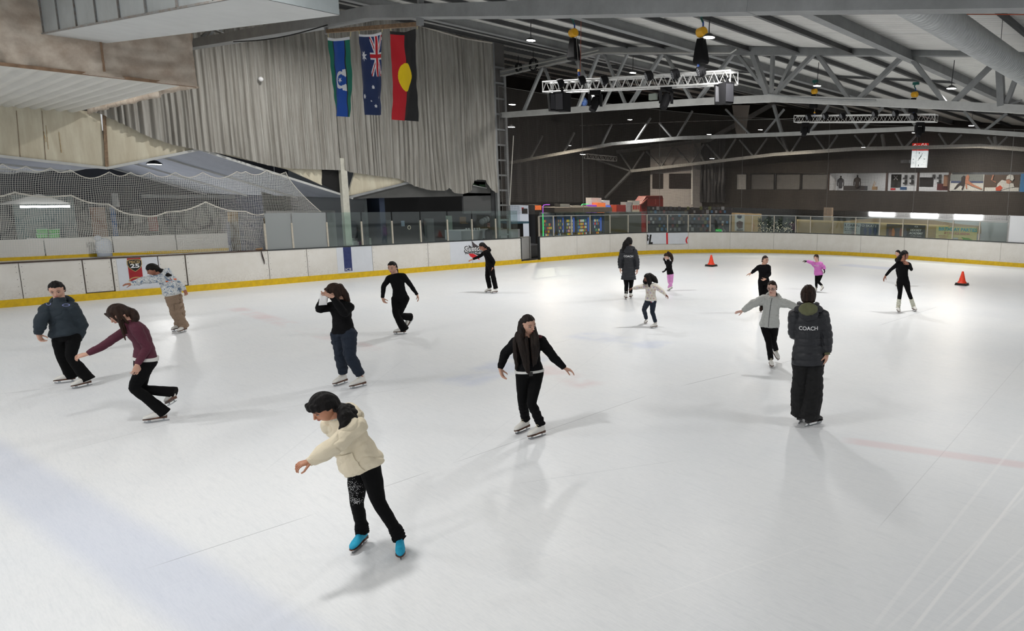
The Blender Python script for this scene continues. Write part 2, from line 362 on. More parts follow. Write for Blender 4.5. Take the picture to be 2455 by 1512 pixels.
nm = ['far outside the left picture edge', 'second beyond the left picture edge', 'just beyond the left picture edge', 'partly cut by the left picture edge', 'behind the boy in the dark hoodie',
      None, 'carrying the red and black shield banner', None, 'right of the gate with the thick black edge', 'left of the dark blue stripe, below the lost glove',
      'carrying the dark blue stripe decal', 'right of the dark blue stripe decal', 'left of the red bird logo', 'carrying the red bird logo', 'last before the grey gate opening']
for i, (a, b) in enumerate(zip(cuts, cuts[1:])):
    gate = i in (4, 6)
    mid = board_pt((a+b)/2)[0]
    lab = {0: 'out of frame to the left, farthest', 1: 'out of frame to the left, middle', 2: 'out of frame, next to the picture edge', 3: 'behind the boy in the dark hoodie, cut by picture edge',
           4: 'narrow gate left of the shield banner', 5: 'bearing the red and black shield banner', 6: 'narrow gate right of the shield banner with thick black edge', 7: 'long one right of the black edged gate',
           8: 'short one left of the blue stripe decal, below the windows', 9: 'bearing the dark blue stripe decal', 10: 'just right of the dark blue stripe decal', 11: 'plain, left of the bird logo', 12: 'bearing the red bird logo'}
    t = thing('rink_board', 'white side board, ' + lab.get(i, 'last one before the grey gate opening, scuffed low'), 'rink board', mid, 'side boards')
    m = MB(); sweep(m, a+0.004, b-0.004, 0.0, 0.10, 0.19, BH); m.cur = 1
    for e in (a+0.05, b-0.06):
        for z in (.32, .5, .68, .86, 1.0):
            p, n = board_pt(e); m.box(p.x-.001, p.x+0.005, p.y-.006, p.y+.006, z-.006, z+.006)
    m.build('panel', [M_bd, M_seam], t)
    m = MB(); sweep(m, a, b, -0.012, 0.09, 0.0, 0.19); m.build('kick_strip', M_kick, t)
    m = MB(); sweep(m, a, b, -0.015, 0.13, BH, BH+0.03); m.build('cap_rail', M_capbr if i < 8 else M_capbk, t)
    m = MB(); w_ = 0.022 if i == 6 else 0.008
    sweep(m, b-w_, b, -0.006, 0.05, 0.19, BH)
    if gate: sweep(m, a, b, -0.008, 0.02, 0.19, 0.215); sweep(m, a, a+0.012, -0.006, 0.05, 0.19, BH); sweep(m, b-.02, b, -0.008, 0.05, 0.19, BH)
    m.build('seam', M_seam, t)
for i, (a, b) in enumerate(zip(cuts2, cuts2[1:])):
    mid = board_pt((a+b)/2)[0]
    names2 = ['just right of the gate opening', 'behind and left of the far coach', 'left of the clipped black letters', 'bearing clipped black letters and a red bar', 'bearing a thin red arc, behind the left cone',
              'right of the thin red arc', 'below the plants with fairy lights', 'behind the child in the pink top', 'below the plain tan sheet', 'behind the woman in black with a hand on her chest', 'below the yellow birthday banner', 'below the white opaque screen',
              'first beyond the right picture edge', 'second beyond the right picture edge', 'third beyond the right picture edge']
    t = thing('rink_board', 'white end board, ' + names2[min(i, 14)], 'rink board', mid, 'corner and end boards')
    m = MB(); sweep(m, a+0.004, b-0.004, 0.0, 0.10, 0.19, BH); m.build('panel', M_bd, t)
    m = MB(); sweep(m, a, b, -0.012, 0.09, 0.0, 0.19); m.build('kick_strip', M_kick, t)
    m = MB(); sweep(m, a, b, -0.015, 0.13, BH, BH+0.035); m.build('cap_rail', M_capbk, t)
    m = MB(); sweep(m, b-.006, b, -0.004, 0.05, 0.19, BH); m.build('seam', mat('seam_pale', (150, 140, 128), 0.8), t)
# open gate door in the gap: grey leaf standing ajar, dark gap behind
t = thing('rink_gate', 'grey gate leaf standing open in the gap of the boards', 'gate', board_pt(S_gate0)[0])
g0, g1 = board_pt(S_gate0+.03)[0], board_pt(S_gate1-.3)[0]
m = MB(); m.bar(g0 + Vector((-.12, 0, .62)), g1 + Vector((-.42, 0, .62)), 0.06, 0.94); m.build('leaf', mat('gate_grey', (158, 158, 156), 0.5, var=.12, vscale=3), t)
m = MB(); m.bar(g1 + Vector((-.40, 0.04, .62)), g1 + Vector((-.40, .08, .62)), 0.07, 0.98); m.bar(g0 + Vector((-.12, 0, 1.11)), g1 + Vector((-.42, 0, 1.11)), 0.07, 0.05); m.build('edge_trim', M_alu, t)
m = MB()
for e in (S_gate0+.0, S_gate1-.05):
    p = board_pt(e)[0]; m.box(p.x-.12, p.x, p.y, p.y+.05, 0.0, 1.12)
m.build('frame_post', M_capbk, t)
m = MB(); sweep(m, S_gate0, S_gate1, -0.012, 0.1, 0.0, 0.1); m.build('kick_strip', M_kick, t)
# ------------------------------------------------------------------ decals on the boards (flat vinyl)
def P3(x, y, off=0.006): return onX(x, y, XL+off)
t = thing('stripe_decal', 'dark blue vertical stripe decal with worn white letters at its foot', 'decal', P3(834, 650))
a, b = P3(822, 593.5), P3(836, 652.5); yy0 = P3(824, 620).y; yy1 = P3(843, 620).y
m = MB(); m.box(XL+.002, XL+.006, P3(808, 620).y, P3(893, 620).y, .2, 1.085); m.build('pale_film', mat('film_pale', (222, 226, 232), .4, var=.05), t)
m = MB(); m.box(XL+.004, XL+.009, yy0, yy1, .25, 1.085); m.build('stripe', mat('navy_vinyl', (22, 36, 92), .4, var=.35, vscale=9, c2=(44, 58, 110)), t)
text('lettering', 'ICE', (0, 1, 0), (0, 0, 1), (XL+.011, (yy0+yy1)/2, .31), mat('print_white', (235, 235, 235), .5), t, width=.2, height=.09, depth=.002)
# shield banner
t = thing('shield_banner', 'red banner sticker with a black and gold shield reading 25', 'decal', P3(324, 670))
y0, y1 = P3(308, 650).y, P3(341, 650).y; yc = (y0+y1)/2
m = MB(); m.box(XL+.002, XL+.005, P3(282, 650).y, P3(385, 650).y, .22, 1.08); m.build('pale_film', MATS['film_pale'], t)
m = MB(); m.box(XL+.004, XL+.008, y0, y1, .47, 1.08); m.build('banner', mat('banner_red', (170, 24, 34), .45, var=.2, vscale=8), t)
def shield(s, zc):
    pts = [(-1, .75), (-.75, .95), (0, 1), (.75, .95), (1, .75), (1, .1), (.75, -.45), (.35, -.8), (0, -1.05), (-.35, -.8), (-.75, -.45), (-1, .1)]
    return [Vector((0, yc+p[0]*s*.95, zc+p[1]*s*1.02)) for p in pts]
for k, (s, mm, nme, off) in enumerate([(.172, mat('gold', (196, 168, 110), .4), 'shield_rim', .010), (.155, mat('ink_black', (18, 18, 18), .45), 'shield_field', .013)]):
    m = MB(); pl = [v + Vector((XL+off, 0, 0)) for v in shield(s, .875)]; m.prism(pl, (.003, 0, 0)); m.build(nme, mm, t)
text('lettering', 'PECSI', (0, 1, 0), (0, 0, 1), (XL+.017, yc, .965), MATS['gold'], t, width=.23, height=.075, depth=.002, offset=.02)
text('lettering', '25', (0, 1, 0), (0, 0, 1), (XL+.017, yc, .86), MATS['print_white'], t, width=.20, height=.115, depth=.002, offset=.03)
pl = [Vector((XL+.011, yc+math.cos(a)*.17, .44+math.sin(a)*.11)) for a in [PI*k/12 for k in range(13)]]
m = MB(); m.prism(pl, (.003, 0, 0)); m.build('lower_crest', MATS['gold'], t)
pl = [Vector((XL+.015, yc+math.cos(a)*.14, .445+math.sin(a)*.08)) for a in [PI*k/12 for k in range(13)]]
m = MB(); m.prism(pl, (.002, 0, 0)); m.build('lower_crest_field', MATS['banner_red'], t)
# electrician's bird logo
t = thing('logo_decal', 'electrical company logo with a black and red bird on the boards', 'decal', P3(1140, 620))
def L3(x, y, off): return onX(x, y, XL+off)
m = MB(); m.box(XL+.001, XL+.004, L3(1079, 600, 0).y, L3(1160, 600, 0).y, .21, 1.085); m.build('pale_film', MATS['film_pale'], t)
def poly_px(nme, pts, off, mm, th=.003):
    m = MB(); m.prism([L3(x, y, off) for x, y in pts], (th, 0, 0)); return m.build(nme, mm, t)
M_lg = mat('logo_grey', (70, 62, 66), .45); M_lr = mat('logo_red', (214, 30, 40), .45); M_bk = MATS['ink_black']; M_wt = MATS['print_white']
poly_px('wing', [(1131, 577), (1133, 590), (1137, 596), (1160, 601), (1161, 598), (1147, 590), (1138, 584)], .006, M_lg)
poly_px('wing_tip', [(1123, 587), (1125, 594), (1131, 592)], .006, M_lg)
poly_px('body', [(1123, 607), (1127, 614), (1135, 619), (1145, 620), (1150, 623), (1148, 618), (1144, 613), (1135, 608)], .006, M_lr)
poly_px('back', [(1135, 607), (1146, 612), (1152, 616), (1152, 608)], .005, M_bk)
yl = L3(1131, 595, .01); w = L3(1155, 595, .01).y - L3(1112, 595, .01).y; cy = (L3(1155, 595, .01).y + L3(1112, 595, .01).y)/2
text('lettering', 'Sutton', (0, 1, .02), (0, 0, 1), (XL+.010, cy+.06, L3(1132, 596, 0).z), M_bk, t, width=w*1.14, height=.27, depth=.002, offset=.06, shear=.15)
text('lettering', 'Sutton', (0, 1, .02), (0, 0, 1), (XL+.013, cy+.06, L3(1132, 596, 0).z), M_wt, t, width=w*1.06, height=.21, depth=.002, offset=.012, shear=.15)
text('lettering', 'Electrical Services', (0, 1, .02), (0, 0, 1), (XL+.013, cy+.1, L3(1134, 604.5, 0).z), M_bk, t, width=w*1.12, height=.09, depth=.002, offset=.01)
# clipped letters at the corner
def on_board(x, y, off):
    s = SB(x); p, n = board_pt(s); v = ray(x, y); tt = (p.to_2d().length)/(Vector((v.x, v.y)).length); q = EYE + v*tt
    return Vector((p.x, p.y, q.z)) + n*off, n
def corner_poly(nme, pts, off, mm, par, th=.004):
    q = [on_board(x, y, off) for x, y in pts]; m = MB(); m.prism([a for a, _ in q], q[0][1]*th); return m.build(nme, mm, par)
t = thing('lettering_decal', 'clipped black letters, red bar and red arc on the corner boards', 'decal', on_board(1600, 600, 0)[0])
for a, b in ((1551, 1600), (1600, 1648)): corner_poly('pale_film', [(a, 558), (b, 557), (b, 584), (a, 584.5)], .03, MATS['film_pale'], t, .01)
corner_poly('letter_r', [(1550.5, 562), (1553, 562), (1554, 566), (1552, 569), (1554, 573), (1553, 577), (1550.5, 577)], .045, M_bk, t, .01)
corner_poly('letter_l', [(1557, 562), (1561, 562), (1558.5, 580), (1564, 580), (1563.5, 585), (1554, 585)], .045, M_bk, t, .01)
corner_poly('red_bar', [(1596, 557.5), (1600, 557.5), (1600.3, 585), (1596.5, 585)], .045, M_lr, t, .01)
corner_poly('red_arc', [(1648, 566), (1645, 569), (1642.5, 574), (1642.7, 579), (1645, 583), (1648, 583.5), (1646, 579), (1645.5, 574), (1648, 570)], .045, M_lr, t, .01)
# ------------------------------------------------------------------ roof
M_roof = mat('roof_sheet', (222, 221, 216), 0.5, 0.0, var=0.12, vscale=0.8); M_steel = mat('grey_steel', (150, 152, 152), 0.55, 0.2, var=0.22, vscale=2.5)
M_purl = mat('purlin_zinc', (84, 85, 86), 0.5, 0.2, var=0.2, vscale=3); M_white_steel = mat('pale_steel', (196, 197, 194), 0.5, 0.1, var=0.15, vscale=3)
M_dark = mat('dark_steel', (48, 48, 50), 0.6)
def corrugated(mb, o, u, w, n, width, pitch, amp, length):
    """sheet spanned by w (length, straight ribs) and u (wave direction)"""
    o, u, w, n = Vector(o), Vector(u).normalized(), Vector(w), Vector(n).normalized(); k = int(width/pitch); vs = []
    for i in range(k+1):
        for j, h in ((0.0, 0), (0.3, 0), (0.45, 1), (0.75, 1)):
            p = o + u*(i*pitch + j*pitch) + n*(h*amp); vs += [p, p + w]
    return mb.add(vs, [(2*i, 2*i+2, 2*i+3, 2*i+1) for i in range(len(vs)//2 - 1)])
ROOF_X0, ROOF_X1 = -44.0, 9.0
m = MB(); corrugated(m, (ROOF_X0, 15.5, roof_z(ROOF_X0)+.0), (0, 1, 0), (ROOF_X1-ROOF_X0, 0, -.13*(ROOF_X1-ROOF_X0)), (0, 0, 1), 31.5, .2, .055, 1)
m.build('roof', M_roof, kind='structure', label='corrugated metal roof over the rear of the hall')
m = MB(); corrugated(m, (-24.6, -4, roof_z(-24.6)+.0), (0, 1, 0), (ROOF_X1+24.6, 0, -.13*(ROOF_X1+24.6)), (0, 0, 1), 19.5, .2, .055, 1)
m.build('roof', M_roof, kind='structure', label='corrugated metal roof over the rink')
X = -24.0; i = 0
while X < 5:
    y0 = 0.0; z = roof_z(X)
    m = MB()
    if i % 4 == 2:
        t = thing('rafter', 'deep pale steel rafter running under the roof sheets, %s from the side wall' % ORD[i//4], 'rafter', (X, y0, z), 'rafters')
        m.box(X-.02, X+.02, y0, 41.9, z-.27, z-.005); m.build('web', M_steel, t)
        m = MB(); m.box(X-.11, X+.11, y0, 41.9, z-.285, z-.27); m.build('flange', M_steel, t)
    else:
        t = thing('purlin', 'zinc steel purlin under the roof sheets, %s from the side wall' % ORD[i], 'purlin', (X, y0, z), 'purlins')
        m.box(X-.012, X+.012, y0, 41.9, z-.15, z-.005); m.box(X-.012, X+.08, y0, 41.9, z-.155, z-.145); m.build('channel', M_purl, t)
        for yy in (12.2, 23.4, 34.5): m = MB(); m.bar((X+.1, yy, z-.07), (X+1.6, yy, z-.07-.13*1.5), .05, .08); m.build('bridging', M_purl, t)
    X += 1.7; i += 1
m = MB()
for j in range(6):
    X = -42+j*3.2; m.box(X-.03, X+.03, 18, 41.9, roof_z(X)-.16, roof_z(X)+.1)
m.build('roof_purlins', M_purl, kind='structure', label='purlins under the far side roof')
# ------------------------------------------------------------------ roof trusses (arched lower chord, zigzag webs)
def truss(Y, label, low, top, webs, th=.2, mm=None, mtop=None):
    mm = mm or M_steel; c = onY(*low[len(low)//2], Y); t = thing('roof_truss', label, 'truss', (c.x, Y, c.z), 'roof trusses')
    P = lambda q: onY(q[0], q[1], Y)
    m = MB()
    for i_, (a, b) in enumerate(zip(low, low[1:])):
        A, B = P(a), P(b); d = (B-A).normalized()*.03; q_ = th*(1 - .03*(i_ % 2)); m.bar(A-d, B+d, q_, q_)
    m.build('bottom_chord', M_white_steel if th > .15 and Y > 10 else mm, t)
    if top:
        m = MB()
        for a, b in zip(top, top[1:]): m.bar(P(a), P(b), th, th*1.15)
        m.build('top_chord', mm, t)
    for a, b, w in webs:
        m = MB(); m.bar(P(a), P(b), w, w*.8); m.build('web_strut', mm, t)
    return t
low1 = [(430, 112), (780, 53), (890, 31), (1000, 28), (1240, 24), (1800, 9), (2470, -5)]
truss(6.9, 'nearest grey roof truss crossing the top of the picture above the flags', low1, [(430, -150), (2470, -250)],
      [((495, 95), (600, -60), .07), ((560, 90), (480, 60), .06), ((484, 88), (516, 60), .06), ((530, 90), (530, 55), .05), ((1008, 60), (1008, -120), .09), ((1540, 10), (1545, -100), .05), ((1700, 5), (1900, -120), .08)], th=.22)
low2 = [(1205, 276), (1440, 259), (1690, 243), (1850, 236), (2037, 243), (2266, 252), (2470, 263)]
w2 = [((1301, 160), (1256, 266), .11), ((1305, 161), (1345, 262), .09), ((1373, 117), (1430, 258), .15), ((1435, 130), (1386, 257), .11), ((1448, 126), (1500, 251), .10), ((1506, 126), (1446, 254), .09), ((1588, 128), (1511, 251), .12), ((1594, 128), (1660, 243), .11),
      ((1759, 126), (1673, 240), .12), ((1766, 126), (1848, 233), .11), ((1793, 95), (1842, 231), .19), ((1853, 128), (1849, 230), .12), ((1906, 131), (1860, 230), .12), ((1949, 131), (1851, 231), .13), ((1960, 131), (2037, 239), .13), ((2168, 131), (2056, 240), .14),
      ((2179, 131), (2266, 247), .14), ((2384, 150), (2284, 248), .14), ((2397, 165), (2401, 255), .2), ((2438, 180), (2411, 255), .13), ((2450, 240), (2405, 256), .05)]
truss(17.74, 'second grey roof truss with a white arched lower chord, above the dark netting', low2, [(1203, 176), (1435, 122), (1800, 123), (2470, 124)], w2, th=.2)
low3 = [(1225, 390), (1470, 345), (1630, 331), (1870, 322), (2205, 308), (2340, 315), (2470, 324)]
w3 = [((1987, 252), (1944, 314), .12), ((2024, 253), (2060, 312), .12), ((2117, 257), (2065, 312), .12), ((2163, 259), (2200, 308), .12), ((2312, 267), (2351, 315), .12), ((2414, 272), (2358, 316), .12), ((1581, 295), (1612, 331), .11), ((1660, 266), (1622, 331), .1),
      ((1560, 283), (1521, 341), .1), ((1467, 297), (1442, 349), .1), ((1740, 262), (1800, 324), .1), ((1880, 262), (1830, 323), .1), ((1855, 252), (1875, 322), .16), ((1377, 318), (1352, 366), .1), ((1301, 325), (1273, 378), .1)]
truss(29.0, 'third roof truss seen through the netting in front of the clock', low3, [(1600, 190), (1861, 181), (2470, 202)], w3, th=.18)
low4 = [(1514, 410), (1630, 397), (1860, 370), (2050, 357), (2350, 350), (2470, 359)]
w4 = [((1484, 364), (1514, 408), .12), ((1544, 364), (1516, 408), .12), ((1550, 363), (1584, 400), .12), ((1613, 354), (1585, 400), .12), ((1623, 356), (1653, 392), .12), ((1687, 346), (1657, 392), .12), ((1661, 336), (1688, 388), .12), ((1694, 346), (1728, 384), .12), ((1764, 333), (1733, 382), .12),
      ((1773, 335), (1806, 374), .12), ((1840, 331), (1809, 374), .12), ((1861, 328), (1891, 366), .12), ((1920, 328), (1896, 366), .12), ((1952, 325), (1979, 361), .12), ((2008, 324), (1984, 361), .12), ((2049, 324), (2076, 355), .12), ((2101, 321), (2079, 355), .12),
      ((2147, 320), (2166, 353), .12), ((2198, 323), (2170, 353), .12), ((2251, 320), (2271, 351), .12), ((2306, 323), (2276, 351), .12), ((2368, 328), (2384, 352), .12), ((2415, 328), (2390, 352), .12), ((1514, 410), (1452, 474), .22), ((1510, 409), (1405, 375), .16), ((2115, 322), (2120, 355), .2), ((2385, 327), (2388, 352), .2), ((1875, 330), (1890, 366), .2)]
truss(40.0, 'farthest roof truss with a diagonal brace, in front of the end wall windows', low4, [(1480, 364), (1700, 335), (1893, 227), (2470, 246)], w4, th=.22)
# ------------------------------------------------------------------ side wall: column, fascia, soffit, lean-to roofs
XW = -24.5
WZ = lambda x, y: onX(x, y, XW)
m = MB(); a = WZ(1187, 300).y; b = WZ(1216, 300).y
m.box(XW-.1, XW+.05, a-.05, a+.06, 0, 9.1); m.box(XW-.1, XW+.05, b-.12, b-.02, 0, 7.9)
for k in range(13): z = .6+k*.62; m.box(XW-.06, XW+.02, a, b-.05, z, z+.07)
t = thing('steel_column', 'laddered dark steel column at the right edge of the pleated curtain', 'column', (XW, a, 0)); m.build('frame', M_steel, t)
m = MB(); m.box(XW-.25, XW-.1, a-.25, a+.0, 0, 9.1); m.build('backing_post', M_dark, t)
# cream fascia panels with gable-shaped lower edge
M_cream = mat('cream_panel', (214, 208, 186), 0.6, var=0.16, vscale=1.2, vstretch=(1, 3, .5), c2=(190, 180, 156)); M_rust = mat('rust_trim', (150, 124, 98), .7, var=.5, vscale=10)
t = thing('gable_cladding', 'stained cream wall panel under the corrugated soffit at the left edge', 'panel', WZ(120, 320))
m = MB(); m.prism([WZ(-260, 235) + Vector((.0, 0, 0)), WZ(240, 268), WZ(256, 404), WZ(-260, 345)], (-.1, 0, 0)); m.build('sheet', M_cream, t)
m = MB(); m.bar(WZ(248, 262) + Vector((.03, 0, 0)), WZ(256, 406) + Vector((.03, 0, 0)), .07, .04, up=(1, 0, 0)); m.build('corner_angle', M_rust, t)
m = MB()
for x in (39, 100): m.bar(WZ(x, 265) + Vector((.008, 0, 0)), WZ(x+10, 375+x*.12) + Vector((.008, 0, 0)), .009, .006, up=(1, 0, 0))
m.build('seam', M_rust, t)
for x, y0, y1, w in ((104, 315, 340, .022), (110, 300, 358, .012), (141, 316, 366, .014)): m = MB(); m.bar(WZ(x, y0) + Vector((.006, 0, 0)), WZ(x+6, y1) + Vector((.006, 0, 0)), w, .004, up=(1, 0, 0)); m.build('rust_streak', mat('rust_stain', (156, 122, 74), .8, var=.35, vscale=14, c2=(196, 182, 150)), t)
t = thing('gable_cladding', 'cream gable panel behind the bottom edge of the curtain, above the hanging lamp', 'panel', WZ(350, 350))
m = MB(); m.prism([WZ(248, 262), WZ(478, 300), WZ(482, 358), WZ(256, 404)], (-.1, 0, 0)); m.build('sheet', M_cream, t)
t = thing('gable_cladding', 'small cream panel left of the black hatch beside the pale post', 'panel', WZ(730, 425))
m = MB(); m.prism([WZ(478, 340), WZ(772, 380), WZ(772, 444), WZ(690, 406), WZ(482, 358)], (-.1, 0, 0)); m.build('sheet', M_cream, t)
t = thing('gable_cladding', 'cream wedge shaped panel right of the pale post under the curtain', 'panel', WZ(900, 440))
m = MB(); m.prism([WZ(833, 470), WZ(850, 418), WZ(852, 390), WZ(985, 390), WZ(985, 436)], (-.1, 0, 0)); m.build('sheet', M_cream, t)
m = MB(); m.bar(WZ(835, 473) + Vector((.04, 0, 0)), WZ(980, 437) + Vector((.04, 0, 0)), .05, .08); m.build('gutter', M_steel, t)
t = thing('steel_post', 'pale square post standing between the curtain halves behind the glass', 'post', WZ(828, 600))
m = MB(); m.box(XW+.02, XW+.2, WZ(821, 500).y-.05, WZ(836, 500).y-.05, 0, 4.1); m.build('shaft', mat('post_cream', (206, 204, 190), .5, var=.2, vscale=4), t)
# black hatch
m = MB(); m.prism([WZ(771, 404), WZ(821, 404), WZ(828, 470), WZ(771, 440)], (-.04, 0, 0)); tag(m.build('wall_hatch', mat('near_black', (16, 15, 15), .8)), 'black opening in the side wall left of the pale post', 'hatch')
# lean-to roofs behind the side wall: gables opening to the rink
M_soff = mat('leanto_sheet', (182, 186, 196), 0.5, 0.25, var=0.12, vscale=1.0)
def slope_roof(name, A, B, length, label):
    A, B = Vector(A), Vector(B); d = B-A; u = Vector((-1, 0, 0)); n = d.cross(u).normalized(); n = n if n.z > 0 else -n
    m = MB(); k = int(length/.13); vs = []
    for i in range(k*4+1):
        q = i % 4; h = (0, 0, .04, .04)[q]; x = -(i//4)*.13 - (0, .04, .06, .1)[q]; vs += [A + Vector((x, 0, 0)) + n*h, B + Vector((x, 0, 0)) + n*h]
    m.add(vs, [(2*i, 2*i+2, 2*i+3, 2*i+1) for i in range(len(vs)//2-1)]); return m.build(name, M_soff, kind='structure', label=label)
V0, R1, V2, R2 = WZ(256, 403), WZ(478, 358), WZ(845, 475), WZ(1062, 436)
V1b = WZ(-260, 345)
slope_roof('roof', V1b, V0, 15.5, 'corrugated lean-to roof left of the hanging lamp'); slope_roof('roof', V0, R1, 15.5, 'corrugated lean-to roof over the second rink'); slope_roof('roof', R1, V2, 15.5, 'long corrugated lean-to roof slope over the second rink')
m = MB()
for a, b in ((V1b, V0), (V0, R1), (R1, V2)): m.bar(a + Vector((.03, 0, 0)), b + Vector((.03, 0, 0)), .05, .07)
m.build('trim_1', M_white_steel, kind='structure', label='pale gutter strip along the lean-to roof edges')
m = MB()
for k in range(3):
    for a, b in ((V1b, V0), (V0, R1), (R1, V2)): m.bar(a + Vector((-4.5-5*k, 0, -.05)), b + Vector((-4.5-5*k, 0, -.05)), .05, .06)
m.build('roof_rafters', M_white_steel, kind='structure', label='rafters under the lean-to roof')
m = MB(); m.box(-41.3, -41.1, -14, 18, 0, 5.5); m.build('wall_far_left', mat('far_wall_dark', (40, 43, 52), .7, var=.3, vscale=1), kind='structure', label='dark wall at the back of the second rink')
m = MB(); m.box(-41.1, -24.9, 12.6, 12.8, 0, 2.8); m.build('wall_partition', mat('partition_blue', (52, 62, 84), .7, var=.2), kind='structure', label='partition wall behind the second rink')
# soffit and cloth bulkhead that project over the ice
SX, SY1, SZ = -15.85, 4.66, 4.93
m = MB(); corrugated(m, (XW, -4, SZ), (0, 1, 0), (SX-XW, 0, 0), (0, 0, 1), SY1+4-.2, .24, .05, 1); m.build('ceiling', mat('soffit_white', (222, 220, 212), .45, .05, var=.08, vscale=1), kind='structure', label='white corrugated soffit under the cloth bulkhead')
M_cloth = mat('bulkhead_cloth', (214, 202, 186), 0.8, var=0.3, vscale=3.2, c2=(178, 160, 142), bump=.3, bscale=6)
def cloth_panel(o, u, v, nu, nv, amp, name, par, mm, seed=0, fold=None):
    o, u, v = Vector(o), Vector(u), Vector(v); n = u.cross(v).normalized(); vs = []
    for j in range(nv+1):
        for i in range(nu+1):
            p = o + u*(i/nu) + v*(j/nv); a = noise.noise(p*1.1 + Vector((seed, 0, 0)))*amp + abs(noise.noise(Vector((p.x*1.5, p.y*1.5, p.z*4.2)) + Vector((seed, 4, 0))))*amp*.55 + max(0, 1-abs(noise.noise(Vector((p.x*.9, p.y*.9, p.z*2.6)) + Vector((seed, 9, 3))))*5)*amp*.22; vs.append(p + n*a)
    m = MB(); m.add(vs, [(j*(nu+1)+i, j*(nu+1)+i+1, (j+1)*(nu+1)+i+1, (j+1)*(nu+1)+i) for j in range(nv) for i in range(nu)])
    ob = m.build(name, mm, par, smooth=True); so = ob.modifiers.new('s', 'SOLIDIFY'); so.thickness = .02; return ob
t = thing('bulkhead_cover', 'stained beige cloth bulkhead wrapped over the soffit at the upper left', 'cloth cover', (SX, 3, SZ))
cloth_panel((SX, -4, SZ-.02), (0, SY1+4, 0), (0, 0, 2.9), 140, 48, .17, 'front_cloth', t, M_cloth)
cloth_panel((SX-.02, SY1, SZ-.02), (XW-SX+.05, 0, 0), (0, 0, 2.9), 100, 40, .14, 'end_cloth', t, M_cloth, 3)
m = MB()
for yy in (2.05, 3.35): m.bar((SX+.07, yy, SZ), (SX+.07, yy, SZ+.9), .03, .02, up=(1, 0, 0))
m.bar((SX+.05, -4, SZ), (SX+.05, SY1, SZ), .05, .05); m.build('hem_seam', mat('cloth_seam', (160, 130, 104), .8, var=.4, vscale=9), t)
# ------------------------------------------------------------------ rectangular air duct over the left
M_galv = mat('galvanised', (172, 180, 182), 0.42, 0.45, var=0.18, vscale=2.5); M_galv2 = mat('duct_belly', (206, 208, 206), .5, .1, var=.1, vscale=2)
t = thing('air_duct', 'large rectangular galvanised air duct crossing the upper left corner', 'duct', (SX, 3, 5.8))
dx = 8.6; sl = -.083
m = MB(); A = Vector((SX-.1, 2.64, 5.5)); L = Vector((dx, 0, dx*sl)); m.add([A, A+L, A+L+Vector((0, 0, .75)), A+Vector((0, 0, .75)), A+Vector((0, .8, 0)), A+L+Vector((0, .8, 0)), A+L+Vector((0, .8, .75)), A+Vector((0, .8, .75))],
    [(0, 1, 2, 3), (5, 4, 7, 6), (3, 2, 6, 7), (0, 3, 7, 4), (1, 5, 6, 2)]); m.build('casing', M_galv, t)
m = MB(); m.add([A + Vector((0, .0, -.004)), A+L + Vector((0, .0, -.004)), A+L+Vector((0, .8, -.004)), A+Vector((0, .8, -.004))], [(0, 1, 2, 3)]); m.build('belly_sheet', M_galv2, t)
m = MB()
for k in range(9):
    p = A + L*(k/8.0+.03); m.box(p.x-.012, p.x+.012, 2.62, 2.64, p.z, p.z+.75)
m.bar(A + Vector((0, -.01, 0)), A + L + Vector((0, -.01, 0)), .02, .02); m.build('flange', mat('flange_grey', (128, 132, 132), .6, var=.3, vscale=12, c2=(112, 100, 90)), t)
# ------------------------------------------------------------------ round spiral duct upper right
t = thing('spiral_duct', 'round ribbed spiral air duct hanging at the upper right', 'duct', (-3.8, 10, 5.75))
m = MB(); ax = (0, 1, 0); pr = []
y = 3.0
while y < 17.0: pr += [(.235, y), (.235, y+.085), (.247, y+.09), (.247, y+.105)]; y += .11
m.lathe((-3.8, 0, 5.75), pr, 36, ax); m.build('ribbed_tube', mat('duct_zinc', (188, 190, 190), .4, .55, var=.12, vscale=5), t)
m = MB()
for yy in (5, 8, 11, 14): m.tube([(-3.8, yy, 5.98), (-3.8, yy, roof_z(-3.8))], .006, 5)
m.build('hanger_wire', M_dark, t)
